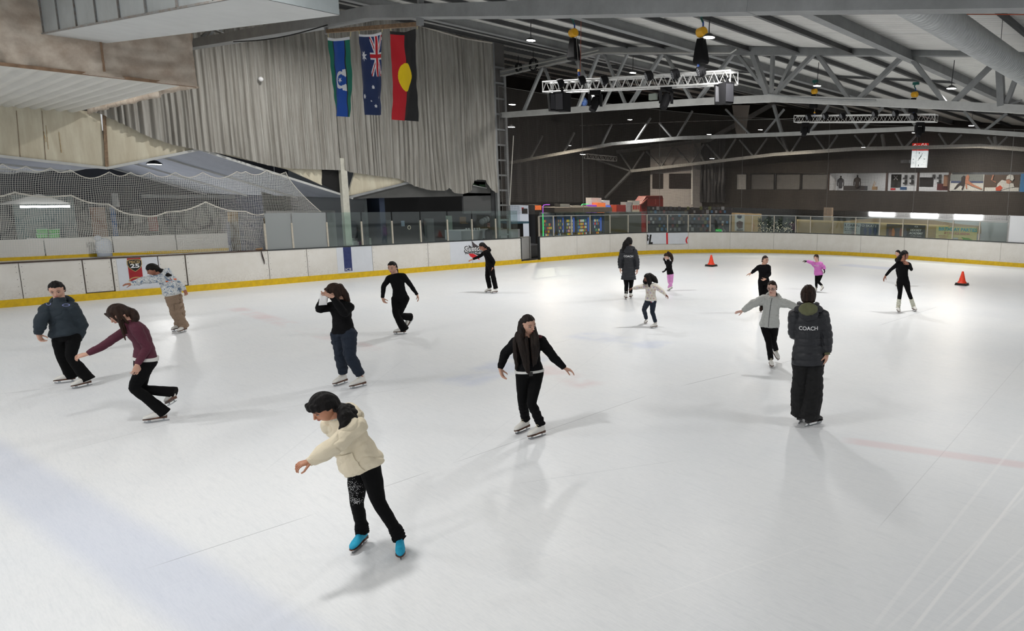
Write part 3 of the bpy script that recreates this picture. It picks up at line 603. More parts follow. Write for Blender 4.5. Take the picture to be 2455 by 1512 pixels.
# ------------------------------------------------------------------ pleated curtain on the side wall
M_curt = mat('curtain_cloth', (168, 166, 159), 0.85, var=0.12, vscale=6, vstretch=(1, 2.2, .12), c2=(142, 138, 130))
XC = -24.36
CZ = lambda x, y: onX(x, y, XC)
def lerp_poly(pl, y):
    if y <= pl[0][0]: return pl[0][1]
    for (a, za), (b, zb) in zip(pl, pl[1:]):
        if y <= b: return za + (zb-za)*(y-a)/(b-a)
    return pl[-1][1]
def curtain(name, x0, x1, hem, topz, par):
    hemp = sorted([(CZ(x, y).y, CZ(x, y).z) for x, y in hem]); Y0, Y1 = CZ(x0, 400).y, CZ(x1, 400).y
    n = int((Y1-Y0)/.018); nz = 46; vs = []; rnd = random.Random(3); ph = 0; phs = []
    for i in range(n+1):
        yy = Y0 + (Y1-Y0)*i/n
        w = .15 + .20*noise.noise(Vector((yy*1.9, 0, 0))); ph += .018*2*PI/max(w, .07)/1.35; phs.append(ph)
    for j in range(nz+1):
        for i in range(n+1):
            yy = Y0 + (Y1-Y0)*i/n; zb = lerp_poly(hemp, yy); zt = topz(yy); f = j/nz; z = zb + (zt-zb)*f
            amp = .012 + .040*(.5+.8*noise.noise(Vector((yy*3.1, z*.18, 5)))) + .02*(1-f)
            q = phs[i] + .5*noise.noise(Vector((yy*1.2, z*.45, 1)))
            d = amp*(math.sin(q) + .45*math.sin(2.3*q+1)) + .05*noise.noise(Vector((yy*.5, z*.5, 9)))
            if yy > 14.0 and f < .28:   # slack bellies at the lower right
                d += .22*(1-f/.28)*max(0, math.sin((yy-14.0)*PI/1.15))*min(1, (yy-14)/.6)
            vs.append(Vector((XC + d, yy, z)))
    m = MB(); m.add(vs, [(j*(n+1)+i, j*(n+1)+i+1, (j+1)*(n+1)+i+1, (j+1)*(n+1)+i) for j in range(nz) for i in range(n)])
    o = m.build(name, M_curt, par, smooth=True); return o
t = thing('pleated_curtain', 'tall grey pleated curtain covering the side wall behind the flags', 'curtain', (XC, 10, 3.5))
rt = lambda yy: 8.98
curtain('cloth', 236, 829, [(236, 271), (300, 300), (352, 326), (410, 346), (478, 360), (560, 373), (640, 396), (700, 404), (818, 408)], rt, t)
curtain('cloth', 824, 1192, [(826, 408), (835, 412), (890, 420), (955, 428), (975, 436), (995, 446), (1030, 456), (1062, 457), (1075, 450), (1090, 463), (1112, 465), (1128, 458), (1134, 436), (1142, 430), (1160, 432), (1166, 450), (1180, 461), (1192, 463)], rt, t)
m = MB(); pts = [CZ(x, y) + Vector((.05, 0, 0)) for x, y in ((1000, 60), (1060, 78), (1110, 92), (1178, 103))]; m.tube(pts, .035, 6); m.build('frayed_top_hem', mat('hem_white', (206, 200, 188), .9, var=.3, vscale=30), t)
m = MB(); m.box(-24.75, XW-.05, 12, 18, 5.0, 9.2); m.box(-24.75, XW-.2, -4, 12, 5, 9.3); m.build('wall_left', mat('wall_upper', (90, 88, 86), .8), kind='structure', label='side wall behind the curtain')
t = thing('wall_camera', 'small white camera dome on the curtain left of the flags', 'camera', CZ(619, 190))
c = CZ(619, 190); m = MB(); m.tube([c + Vector((-.05, 0, .03)), c + Vector((.16, 0, .02))], .035, 8); m.build('bracket', M_white_steel, t)
m = MB(); m.ell(c + Vector((.2, 0, -.01)), (.07, 0, 0), (0, .07, 0), (0, 0, .07)); m.build('dome', M_wt, t, smooth=True)
# ------------------------------------------------------------------ flags on a rusty rail under the first truss
YF = 6.9
FP = lambda x, y: onY(x, y, YF)
t = thing('flag_rail', 'rusty flat rail hung by two brackets, carrying three flags', 'rail', FP(893, 66))
m = MB(); m.bar(FP(783, 75), FP(1003, 58), .05, .07); m.build('rail', mat('rusty_rail', (140, 112, 84), .7, var=.5, vscale=18), t)
m = MB(); m.bar(FP(783, 82), FP(781, 38), .07, .05, up=(0, 1, 0)); m.bar(FP(1005, 62), FP(1003, 15), .09, .06, up=(0, 1, 0)); m.build('bracket', M_steel, t)
C_ = dict(k=(20, 20, 22), r=(196, 20, 36), y=(250, 214, 10), w=(226, 228, 232), b=(20, 44, 100), g=(10, 112, 92), l=(14, 74, 164), n=(22, 44, 88))
FM = {k: mat('flag_'+k, v, .75, bump=.15, bscale=60) for k, v in C_.items()}
def star(u, v, cx, cy, R, n, asp=1.0, k=.42, rot=0.0):
    dx, dy = (u-cx), (v-cy)*asp; r = math.hypot(dx, dy)
    if r > R: return False
    a = (math.atan2(dx, -dy) + rot) % (2*PI/n); a = abs(a - PI/n); lim = R*k/math.cos(PI/n) 
    # edge between inner point (angle PI/n -> a=0) and tip (a=PI/n)
    ri = R*k; th = PI/n; return r*math.sin(a + 1e-9)*1.0 <= 1e9 and r <= (ri*R*math.sin(th))/(R*math.sin(th-(th-a)) * 1.0 + ri*math.sin(th-a) + 1e-9) if True else False
def f_torres(u, v):
    e = .22 + .03*math.sin(v*7)
    if u < .02: return 'g'
    c1, c2 = .2, .8
    if abs(u-c1) < .018 or abs(u-c2) < .018: return 'k'
    if u < c1 or u > c2: return 'g'
    du, dv = u-.56, (v-.5)*2.0
    # white headdress opening to the right, with a star
    r = math.hypot(du/.24, dv/.23)
    if r < 1 and not math.hypot((du-.06)/.17, dv/.15) < 1 and du < .2: return 'w'
    if .1 < du < .22 and .1 < abs(dv) < .28 and abs(abs(dv)-.2) < .09*(1-(.22-du)*2): return 'w'
    if star(u, v, .57, .5, .085, 5, 2.0, .4, 0): return 'w'
    return 'l'
def f_aus(u, v):
    # hung from the hoist: flag turned a quarter, jack at upper right
    if u > .5 and v < .5:
        x = v/.5; y = (1-u)/.5   # jack coords: x along fly 0..1, y from its top 0..1
        cx, cy = abs(x-.5)*2.0, abs(y-.5)
        if abs(x-.5) < .05 or abs(y-.5) < .1: return 'r'
        if abs(x-.5) < .085 or abs(y-.5) < .17: return 'w'
        for s in (1, -1):
            d = abs((x-.5)*.5*1 - s*(y-.5)*.5)/.7071*2
            if d < .05: return 'r'
            if d < .16: return 'w'
        return 'b'
    S = [(.25, .25, .15, 7), (.5, .62, .06, 7), (.16, .73, .07, 7), (.82, .74, .05, 7), (.5, .86, .07, 7), (.38, .79, .035, 5)]
    for cx, cy, R, n in S:
        if star(u, v, cx, cy, R, n, 2.0, .45, 0): return 'w'
    return 'n'
def f_abo(u, v):
    if math.hypot((u-.5)/.32, (v-.5)*2/.315) < 1: return 'y'
    if v < .035: return 'k'
    return 'r' if u < .5 else 'k'
def flag(label, fn, L, R, nme, seed, top_white):
    """L/R: left and right outlines as pixel points, top to bottom"""
    t = thing('flag', label, 'flag', FP(*L[0]), 'hanging flags'); nu, nv = 84, 200
    vs = []
    for j in range(nv+1):
        f = j/nv; il = min(int(f*(len(L)-1)), len(L)-2); g = f*(len(L)-1)-il
        a = FP(*L[il]).lerp(FP(*L[il+1]), g); b = FP(*R[il]).lerp(FP(*R[il+1]), g)
        for i in range(nu+1):
            u = i/nu; p = a.lerp(b, u); sag = .03*math.sin(PI*u)*(1-f)**6; w = .035*math.sin(u*7+seed+f*2)*(.4+f) + .02*noise.noise(Vector((u*3, f*6, seed)))
            vs.append(Vector((p.x, YF - .02 + w, p.z - sag)))
    keys = list(FM); fs, ms = [], []
    for j in range(nv):
        for i in range(nu):
            u, v = (i+.5)/nu, (j+.5)/nv; q = j*(nu+1)+i; fs.append((q, q+1, q+nu+2, q+nu+1))
            ms.append(keys.index('w' if (v < top_white) else fn(u, (v-top_white)/(1-top_white))))
    m = MB(); m.v = vs; m.f = fs; m.m = ms; o = m.build('cloth', [FM[k] for k in keys], t, smooth=True); so = o.modifiers.new('s', 'SOLIDIFY'); so.thickness = .006
    m = MB(); m.tube([FP(L[0][0], L[0][1]), FP(L[0][0]-2, L[0][1]-10)], .008, 5); m.tube([FP(*R[0]), FP(R[0][0]+1, R[0][1]-12)], .008, 5); m.build('tie', mat('tie_cord', (200, 190, 150), .8), t)
flag('green, blue and white island flag hanging leftmost on the rail', f_torres, [(788, 90), (792, 140), (796, 190), (801, 235), (805, 279)], [(840, 88), (841, 140), (843, 190), (841, 235), (838, 280)], 'a', 0, .035)
flag('dark blue flag with union crosses and white stars, middle of the three', f_aus, [(862, 82), (866, 130), (871, 180), (876, 235), (882, 276)], [(916, 77), (917, 130), (918, 180), (920, 235), (922, 276)], 'b', 2, .03)
flag('red and black flag with a yellow disc, rightmost on the rail', f_abo, [(938, 75), (943, 130), (947, 185), (948, 240), (943, 287)], [(1000, 70), (1001, 130), (1003, 185), (1004, 240), (1003, 291)], 'c', 4, 0)
# ------------------------------------------------------------------ white twine netting behind the left boards
NM = net_mat('net_white', (214, 214, 206), .048, .0058)
def net_sheet(name, cols, mm, par, nz=24, wob=.10, seed=0):
    """cols: list of (top point, bottom point)"""
    vs, uvs = [], []; s = 0; prev = None
    for a, b in cols:
        if prev: s += (a-prev).length*1.0
        prev = a
        for j in range(nz+1):
            f = j/nz; p = a.lerp(b, f); p = p + Vector((wob*noise.noise(Vector((s*.8+seed, f*2.0, 0)))*math.sin(PI*min(1, f*1.3)), 0, 0)); vs.append(p)
            uvs.append((s + .06*noise.noise(Vector((s*1.3, f*3, seed+2))), (1-f)*(a.z-b.z) + .05*noise.noise(Vector((s*1.1, f*2.4, seed+5)))))
    k = nz+1; n = len(cols); fs = [(i*k+j, (i+1)*k+j, (i+1)*k+j+1, i*k+j+1) for i in range(n-1) for j in range(nz)]
    me = bpy.data.meshes.new(name); off = wloc(par); me.from_pydata([v-off for v in vs], [], fs); me.materials.append(mm)
    ul = me.uv_layers.new(name='UVMap')
    for lp in me.loops: ul.data[lp.index].uv = uvs[lp.vertex_index]
    me.polygons.foreach_set('use_smooth', [True]*len(me.polygons)); me.update(); return link(name, me, par)
XN = -24.42
NP = lambda x, y: onX(x, y, XN)
t = thing('protective_net', 'white twine safety net with scalloped top edge behind the left boards', 'net', NP(350, 560))
knots = [(-60, 395), (6, 393), (62, 398), (121, 402), (168, 407), (262, 412), (313, 413), (358, 413), (420, 413), (486, 413), (568, 411), (588, 411), (640, 408), (685, 412)]
cols = []
for (xa, ya), (xb, yb) in zip(knots, knots[1:]):
    for k in range(8):
        f = k/8; x = xa+(xb-xa)*f; y = ya+(yb-ya)*f + 13*math.sin(PI*f)*((xb-xa)/70); cols.append((NP(x, y), NP(x, 612-.02*x)))
for k in range(14):
    f = k/13; x = 685+(770-685)*f; y = 412 + (508-412)*f**.75; cols.append((NP(x, y), NP(x, 600)))
net_sheet('mesh', cols, NM, t)
m = MB(); m.tube([c[0] for c in cols], .011, 5); m.build('edge_rope', mat('rope_white', (214, 210, 200), .8), t)
XN2 = -24.9
t2 = thing('protective_net', 'lower second layer of safety net slung behind the first, peaked edge', 'net', onX(350, 560, XN2))
kn2 = [(-60, 470), (35, 461), (170, 468), (260, 489), (330, 515), (400, 508), (493, 484), (590, 507), (640, 510)]
cols = []
for (xa, ya), (xb, yb) in zip(kn2, kn2[1:]):
    for k in range(8):
        f = k/8; x = xa+(xb-xa)*f; y = ya+(yb-ya)*f + 7*math.sin(PI*f); cols.append((onX(x, y, XN2), onX(x, 606, XN2)))
net_sheet('mesh', cols, NM, t2, seed=7); m = MB(); m.tube([c[0] for c in cols], .02, 5); m.build('edge_rope', MATS['rope_white'], t2)
# dark fine net over the corner and end boards
ND = net_mat('net_dark', (84, 80, 76), .042, .0065)
t = thing('protective_net', 'fine black safety net hanging above the corner and end glass', 'net', (XL, YE-RC, 2))
cols = []; k = 0; s = SB(1222) if False else s_of(1215, 634)
while s < S_MAX-2:
    p, n = board_pt(s); q = p - n*.16; X_ = q.x
    zt = 7.3 - .045*(X_+24.4)*1.0 - (.0 if X_ < -20 else 0.03*(X_+20)); cols.append((Vector((q.x, q.y, zt)), Vector((q.x, q.y, 2.1)))); s += .5
net_sheet('mesh', cols, ND, t, wob=.06); m = MB(); m.tube([c[0] for c in cols], .010, 5); m.build('edge_rope', mat('rope_grey', (120, 120, 118), .8), t)
m = MB()
for c in cols[::9]: m.tube([c[0], c[1]], .008, 5)
m.build('vertical_cord', MATS['rope_grey'], t)
# ------------------------------------------------------------------ glass shields on the boards
M_glass = glass_mat('shield_glass', (234, 242, 240), .012, .03, .04); M_frost = glass_mat('frosted_panel', (214, 216, 216), .45, .25, .03)
def shield_row(S, labels, z1, zp, mglass, grp, rail=False):
    for i, (a, b) in enumerate(zip(S, S[1:])):
        mid = board_pt((a+b)/2)[0]
        t = thing('glass_shield', labels[i], 'glass panel', mid + Vector((0, 0, BH)), grp)
        m = MB(); sweep(m, a+.03, b-.01, .04, .052, BH+.03, z1[i] if isinstance(z1, list) else z1, 1.2); m.build('pane', mglass[i] if isinstance(mglass, list) else mglass, t)
        p, n = board_pt(a); q = p - n*.05; m = MB(); dr = Vector((-n.y, n.x, 0)); m.obox(q + Vector((0, 0, (BH+zp)/2+.02)), n*.03, dr*.025, Vector((0, 0, (zp-BH)/2-.02))); m.build('post', M_post, t)
        if rail: m = MB(); sweep(m, a, b, .02, .08, zp, zp+.035); m.build('top_rail', M_alu, t)
xs = [648, 712, 795, 876, 948, 1015, 1079, 1137, 1193, 1246]
S = [SB(x) for x in xs]
L1 = ['frosted grey glass shield beside the netting post', 'second frosted grey glass shield, left of the clear panes', 'clear glass shield in front of the pale post', 'clear glass shield in front of the white appliance', 'clear glass shield with the ring sticker',
      'clear glass shield between ring sticker and open doorway', 'clear glass shield in front of the pale doorway', 'clear glass shield in front of the person at the table', 'clear glass shield beside the gate opening']
shield_row(S, L1, 2.27, 1.95, [M_frost, M_frost] + [M_glass]*7, 'glass shields along the side boards')
t = thing('net_post', 'leaning brown post at the end of the netting, beside the frosted glass', 'post', NP(640, 600))
m = MB(); m.bar(NP(634, 523), NP(647, 603), .06, .06, up=(0, 1, 0)); m.build('shaft', mat('post_brown', (116, 104, 84), .7, var=.3, vscale=9), t)
m = MB(); m.bar(NP(639, 523) + Vector((.02, .08, 0)), NP(651, 603) + Vector((.02, .02, 0)), .03, .03, up=(0, 1, 0)); m.build('edge_strip', M_dark, t)
xs = [1296, 1330, 1373, 1417, 1464, 1507, 1552, 1601, 1650, 1702, 1749, 1802, 1854, 1905, 1940, 1993, 2047, 2104, 2159, 2218, 2278, 2341, 2407]
S = [SB(x) for x in xs]
L2 = ['clear glass shield right of the gate opening', 'clear glass shield in front of the first vending machine', 'clear glass shield in front of the lit snack rows', 'clear glass shield in front of the second vending machine', 'clear glass shield before the brown counter end', 'clear glass shield before the brown screen',
      'clear glass shield, first one in front of the sticker wall', 'clear glass shield, second one in front of the sticker wall', 'clear glass shield, third one in front of the sticker wall', 'clear glass shield in front of the green exit sign', 'clear glass shield before the white product poster', 'clear glass shield, left one before the fairy light plants',
      'clear glass shield, right one before the fairy light plants', 'narrow clear glass shield at the end of the plants', 'clear glass shield before the plain tan sheet', 'clear glass shield left of the learn to skate banner', 'clear glass shield before the middle of the learn to skate banner',
      'clear glass shield between the skating and hockey banners', 'clear glass shield before the hockey academy banner', 'clear glass shield left of the birthday banner', 'clear glass shield before the yellow birthday banner', 'clear glass shield right of the birthday banner']
shield_row(S, L2, [2.2]*8+[2.05]*14, 2.0, M_glass, 'glass shields along the end boards', rail=True)
t = thing('screen_panel', 'white opaque screen panel above the end boards at the right edge', 'panel', board_pt(SB(2440))[0])
m = MB(); sweep(m, SB(2410), SB(2410)+3.2, .03, .07, BH+.03, 2.34); m.build('sheet', mat('screen_white', (226, 228, 230), .5), t)
m = MB(); sweep(m, SB(2410)-.03, SB(2410)+.02, .02, .09, BH, 2.36); m.build('edge_frame', M_alu, t)
# ------------------------------------------------------------------ far walls
M_bw = mat('back_wall_dark', (50, 46, 43), .8, var=.35, vscale=1.3, vstretch=(1, 1, .3)); M_bw2 = mat('black_drape', (40, 38, 38), .75, var=.35, vscale=5, vstretch=(1, 1, .15), bump=.4, bscale=8)
YB = 42.0
BX = lambda x: onY(x, 430, YB).x
m = MB(); m.box(-44, 9, YB, YB+.2, 4.64, 11.5); m.box(-44, BX(1665), YB, YB+.2, 0, 4.64); m.box(BX(1665), 9, YB-.05, YB+.2, 2.15, 3.5); m.box(BX(2470), 9, YB, YB+.2, 0, 4.7)
m.build('wall_end', M_bw, kind='structure', label='dark end wall with a band of upstairs windows')
m = MB(); m.box(-44.2, -44, 17, 60, 0, 12.5); m.build('wall_far_side', M_bw, kind='structure', label='dark side wall of the widened rear hall')
m = MB(); m.box(-44, -24.8, 17.6, 17.8, 3.2, 12); m.build('wall_return', M_bw, kind='structure', label='dark wall closing the rear hall behind the column')
m = MB(); m.box(-44, 9, 52, 52.2, 0, 9); m.build('wall_outer', mat('room_white', (222, 222, 220), .6), kind='structure', label='white outer wall of the rooms behind the end wall')
m = MB(); m.box(-30, 9, YB+.2, 52, 3.3, 3.5); m.build('floor_upstairs', M_conc, kind='structure', label='floor of the upstairs rooms')
# draped curtains left of the white block
t = thing('dark_drape', 'black pleated drape hanging left of the white tower block', 'curtain', (-38, 40, 2.4))
m = MB(); vs = []; n = 260
for j in range(2):
    for i in range(n+1):
        y_ = 21.5+i*.075; vs.append(Vector((-42.5 + .18*math.sin(i*.55) + .2*noise.noise(Vector((i*.03, j, 0))), y_, 2.3 if j == 0 else 8.5)))
m.add(vs, [(i, i+1, n+2+i, n+1+i) for i in range(n)]); m.build('cloth', M_bw2, t, smooth=True)
t = thing('dark_drape', 'black plastic sheeting draped right of the white tower block', 'curtain', (BX(1700), YB-.3, 3.2))
m = MB(); vs = []; n = 120; x0, x1 = BX(1664), BX(1745)
for j in range(9):
    for i in range(n+1): vs.append(Vector((x0+(x1-x0)*i/n, YB-.3 + .16*math.sin(i*.5+j*.3)*(.5+noise.noise(Vector((i*.06, j*.4, 0)))), 2.5+j*.62)))
m.add(vs, [(j*(n+1)+i, j*(n+1)+i+1, (j+1)*(n+1)+i+1, (j+1)*(n+1)+i) for j in range(8) for i in range(n)]); m.build('sheet', mat('black_plastic', (44, 44, 46), .35), t, smooth=True)
def PQ(x, y, Y): return onY(x, y, Y)
def pane(nme, x0, y0, x1, y1, Y, mm, par, th=.05, dz=0):
    a = PQ(x0, y0, Y); b = PQ(x1, y1, Y); m = MB(); m.box(a.x, b.x, Y, Y+th, b.z, a.z); return m.build(nme, mm, par)
# white tower block
t = thing('tower_block', 'tall white booth block with two dark windows against the end wall', 'booth', PQ(1611, 490, 40.8))
a = PQ(1559, 345, 40.8); b = PQ(1662, 492, 40.8)
m = MB(); m.box(a.x, b.x, 40.8, 41.9, 0, a.z); m.build('body', mat('tower_white', (186, 182, 180), .6, var=.1), t)
for q in ((1564, 416, 1589, 452), (1604, 416, 1659, 452)): pane('window', *q, 40.74, mat('window_dark', (52, 48, 48), .2), t)
m = MB(); m.bar(PQ(1659.5, 395, 40.76), PQ(1659, 490, 40.76), .12, .05, up=(0, 1, 0)); m.build('edge_light', mat('edge_white', (240, 240, 236), .5), t)
# upstairs window band
M_blind = mat('blind_grey', (98, 98, 98), .7, var=.15, vscale=3); M_white = mat('room_paint', (236, 235, 232), .6)
def win(x0, x1, mm, label):
    t = thing('upstairs_window', label, 'window', PQ((x0+x1)/2, 455, YB)); pane('panel', x0, 416, x1, 455, YB+.1, mm, t)
    m = MB(); a = PQ(x0, 416, YB); b = PQ(x1, 455, YB)
    for q in (((a.x, YB, a.z), (b.x, YB, a.z)), ((a.x, YB, b.z), (b.x, YB, b.z)), ((a.x, YB, b.z), (a.x, YB, a.z)), ((b.x, YB, b.z), (b.x, YB, a.z))): m.bar(*q, .07, .07, up=(0, 1, 0))
    m.build('frame', MATS['ink_black'], t)
win(1664, 1702, mat('win_dark2', (60, 58, 56), .3), 'dark upstairs window next to the white tower block'); win(1765, 1790, mat('door_pale', (168, 168, 166), .5), 'narrow pale upstairs panel between dark drapes'); win(1800, 1856, M_blind, 'upstairs window with grey blind, pale left edge')
win(1861, 1918, M_blind, 'upstairs window with grey blind, middle of the row'); win(1922, 1983, M_blind, 'upstairs window with grey blind, next to the lit shop')
m = MB(); x0, x1 = BX(1702), BX(1765); m.box(x0, x1, YB, YB+.1, 3.5, 4.65); m.box(BX(1790), BX(1800), YB, YB+.1, 3.5, 4.65); m.build('wall_end_infill', M_bw, kind='structure', label='dark infill between upstairs windows')
# lit shop behind open windows
x0, x1 = BX(1986), BX(2275)
m = MB(); m.box(x0, x1, 46.5, 46.6, 3.5, 5.2); m.box(x0-.1, x0, YB+.2, 46.5, 3.5, 5.2); m.box(x1, x1+.1, YB+.2, 46.5, 3.5, 5.2); m.box(x0, x1, YB+.2, 46.5, 5.1, 5.2); m.build('wall_shop', M_white, kind='structure', label='white walls of the lit upstairs shop')
l = bpy.data.lights.new('shop_lamp', 'AREA'); l.shape = 'RECTANGLE'; l.size = 6; l.size_y = 1; l.energy = 110; o = bpy.data.objects.new('shop_lamp', l); COL.objects.link(o); o.location = ((x0+x1)/2+.5, 44.6, 5.05)
t = thing('shop_window_frame', 'dark mullions across the lit upstairs shop front', 'window frame', (x0, YB, 3.5))
for xx in (1985, 2125.5, 2200.5, 2276): m = MB(); p = BX(xx); m.box(p-.06, p+.06, YB, YB+.12, 3.45, 4.7); m.build('mullion', mat('mullion_brown', (60, 42, 36), .6), t)
def sbox(nme, label, cat, x0, x1, y0, y1, Y, dep, mm, parts=None, grp=None):
    a = PQ(x0, y0, Y); b = PQ(x1, y1, Y); t = thing(nme, label, cat, ((a.x+b.x)/2, Y, b.z), grp); m = MB(); m.box(a.x, b.x, Y, Y+dep, b.z, a.z); m.build('body', mm, t); return t
def mannequin(x, yt, yb, Y, c, label):
    a = PQ(x, yt, Y); b = PQ(x, yb, Y); h = a.z-b.z; t = thing('mannequin', label, 'mannequin', (a.x, Y, b.z)); m = MB()
    m.loft([[Vector((a.x + w*h*math.cos(q), Y + w*h*.6*math.sin(q), b.z + z*h)) for q in [2*PI*k/12 for k in range(12)]] for w, z in ((.12, .05), (.17, .2), (.15, .4), (.2, .62), (.21, .74), (.1, .82), (.05, .85))])
    for s in (-1, 1): m.tube([(a.x+s*.2*h, Y, b.z+.72*h), (a.x+s*.26*h, Y, b.z+.45*h), (a.x+s*.24*h, Y, b.z+.22*h)], [.06*h, .05*h, .04*h])
    m.build('jersey', mat('jersey_%d' % c[0], c, .8), t, smooth=True); m = MB(); m.ell((a.x, Y, b.z+.92*h), (.065*h, 0, 0), (0, .07*h, 0), (0, 0, .08*h)); m.build('head', mat('helmet_dark', (34, 32, 30), .5), t, smooth=True)
mannequin(2056, 419, 452, 42.9, (52, 46, 44), 'shop mannequin in a dark jersey behind the upstairs window')
mannequin(2016, 421, 453, 43.2, (96, 96, 100), 'grey clad shop mannequin at the left end of the lit window')
sbox('shop_counter', 'dark shop counter with goods, left part of the lit window', 'counter', 2022, 2072, 445, 456, 43, .5, mat('counter_dark', (48, 46, 48), .6))
sbox('cardboard_box', 'small brown box standing in the lit shop window', 'box', 2091, 2100, 447, 455, 42.8, .25, mat('carton', (150, 120, 84), .7))
t = thing('stick_bundle', 'bundle of pale hockey sticks leaning in the lit shop window', 'hockey sticks', PQ(2096, 452, 42.9))
for k, (xx, yy) in enumerate(((2097, 434), (2100, 437), (2094, 440))): m = MB(); m.bar(PQ(2092+k*2, 449, 42.9+.05*k), PQ(xx, yy, 42.9+.05*k), .035, .02); m.build('stick', mat('stick_wood', (196, 160, 112), .6), t)
t = sbox('banner_stand', 'black banner stand with a white cross-bladed emblem in the shop', 'banner', 2137, 2159, 418, 450, 43.2, .06, mat('stand_black', (36, 40, 40), .6))
for q in (((2143, 421), (2152, 431)), ((2152, 421), (2143, 431))): m = MB(); m.bar(PQ(*q[0], 43.19), PQ(*q[1], 43.19), .05, .01, up=(0, 1, 0)); m.build('emblem', M_wt, t)
for i, (xx, yy) in enumerate(((2169, 425), (2169, 437), (2185, 425), (2185, 437), (2236, 424), (2251, 424), (2251, 436))):
    t = thing('skate_on_wall', 'dark boot displayed on the white shop wall, %s of the small row' % ORD[i], 'skate', PQ(xx, yy, 46.3), 'boots on the shop wall'); p = PQ(xx, yy, 46.3); m = MB(); m.box(p.x-.14, p.x+.14, 46.3, 46.42, p.z-.1, p.z-.02); m.box(p.x-.02, p.x+.14, 46.3, 46.42, p.z-.02, p.z+.16); m.build('boot', MATS['ink_black'], t)
sbox('monitor', 'large black screen standing in the lit shop window', 'screen', 2205, 2236, 425, 448, 43, .1, mat('screen_black', (38, 38, 40), .3))
sbox('goods_bin', 'small red goods bin on the shop window sill', 'bin', 2135, 2144, 451, 455.5, 42.6, .2, M_lr); sbox('goods_bin', 'blue goods box on the shop window sill', 'box', 2158, 2171, 448, 455, 42.6, .2, mat('bin_blue', (40, 84, 130), .6))
sbox('armchair', 'dark red armchair at the right end of the lit shop', 'armchair', 2247, 2272, 440, 456, 43, .6, mat('armchair_red', (96, 34, 40), .7))
sbox('poster_panel', 'tan door panel at the right end of the lit shop', 'panel', 2263, 2277, 419, 446, 42.6, .05, mat('tan_door', (150, 112, 88), .6))
# wall posters of skaters
def fig(par, nme, mm, Y, pts):
    m = MB(); m.prism([PQ(x, y, Y) for x, y in pts], (0, -.01, 0)); m.build(nme, mm, par)
M_skin_p = mat('poster_skin', (176, 120, 96), .6); M_pw = mat('poster_white', (198, 204, 206), .6); M_pb = mat('poster_blue', (44, 66, 112), .6); M_pd = mat('poster_dark', (28, 26, 32), .6); M_po = mat('poster_orange', (190, 66, 36), .6)
t = thing('wall_poster', 'large poster of two figure skaters leaning on white ice', 'poster', PQ(2318, 458, YB-.1)); pane('sheet', 2279, 418, 2357, 457.5, YB-.12, M_pw, t); pane('barrier', 2280, 434, 2357, 438.5, YB-.14, M_pb, t); pane('backdrop', 2279, 418, 2357, 434, YB-.135, mat('poster_grey', (120, 130, 134), .6), t)
fig(t, 'skater_dark', M_pd, YB-.17, [(2305, 425), (2311, 420), (2316, 424), (2315, 436), (2312, 446), (2309, 455), (2305, 454), (2308, 446), (2302, 443), (2292, 452), (2286, 454), (2296, 441), (2304, 436)])
fig(t, 'skater_pale', M_skin_p, YB-.18, [(2315, 424), (2320, 418), (2324, 422), (2322, 433), (2334, 442), (2355, 452), (2352, 454), (2330, 446), (2318, 440), (2319, 452), (2316, 452), (2314, 438)])
t = thing('wall_poster', 'poster of an ice hockey player in a white helmet crouching', 'poster', PQ(2400, 458, YB-.1)); pane('sheet', 2361, 419, 2442, 458.5, YB-.12, mat('poster_brown', (70, 54, 44), .6), t); pane('ice', 2361, 449, 2442, 458.5, YB-.14, M_pw, t)
fig(t, 'jersey', M_pw, YB-.17, [(2392, 440), (2402, 431), (2414, 434), (2430, 440), (2432, 448), (2412, 452), (2396, 457), (2386, 456)]); fig(t, 'trousers', M_po, YB-.19, [(2387, 450), (2398, 444), (2404, 450), (2398, 457), (2388, 457)])
fig(t, 'face', M_skin_p, YB-.19, [(2412, 431), (2420, 430), (2425, 436), (2420, 441), (2413, 439)]); fig(t, 'helmet', M_pw, YB-.2, [(2412, 430), (2414, 422), (2421, 418), (2429, 420), (2431, 428), (2427, 434), (2420, 429)]); fig(t, 'stick', M_skin_p, YB-.2, [(2376, 431), (2380, 419), (2383, 419), (2379, 432), (2388, 436), (2387, 438)])
t = thing('wall_poster', 'bright blue poster cut off by the right edge', 'poster', PQ(2450, 458, YB-.1)); pane('sheet', 2448, 416, 2475, 460, YB-.12, mat('poster_cyan', (34, 120, 184), .6), t)
# lit ground floor behind the tan sheets
l = bpy.data.lights.new('ground_floor_lamp', 'AREA'); l.shape = 'RECTANGLE'; l.size = 9; l.size_y = 1.5; l.energy = 120; o = bpy.data.objects.new('ground_floor_lamp', l); COL.objects.link(o); o.location = (-16, 48, 3.2)
m = MB(); m.box(PQ(1900, 500, 48).x, 9, 48.9, 49.1, 0, 3.3); m.build('wall_ground_floor', M_white, kind='structure', label='white wall of the bright ground floor room')
for i, (a_, b_) in enumerate(((2083, 2143), (2184, 2247), (2288, 2354))):
    m = MB(); A = PQ(a_, 507+i*2, 48.8); B = PQ(b_, 519+i*4, 48.8); m.box(A.x, B.x, 48.8, 48.85, B.z, A.z); m.build('window_%d' % (i+1), mat('daylight_pane', (255, 255, 255), .5, emit=((250, 252, 255), 3.0)), kind='structure', label='bright daylight window on the ground floor')
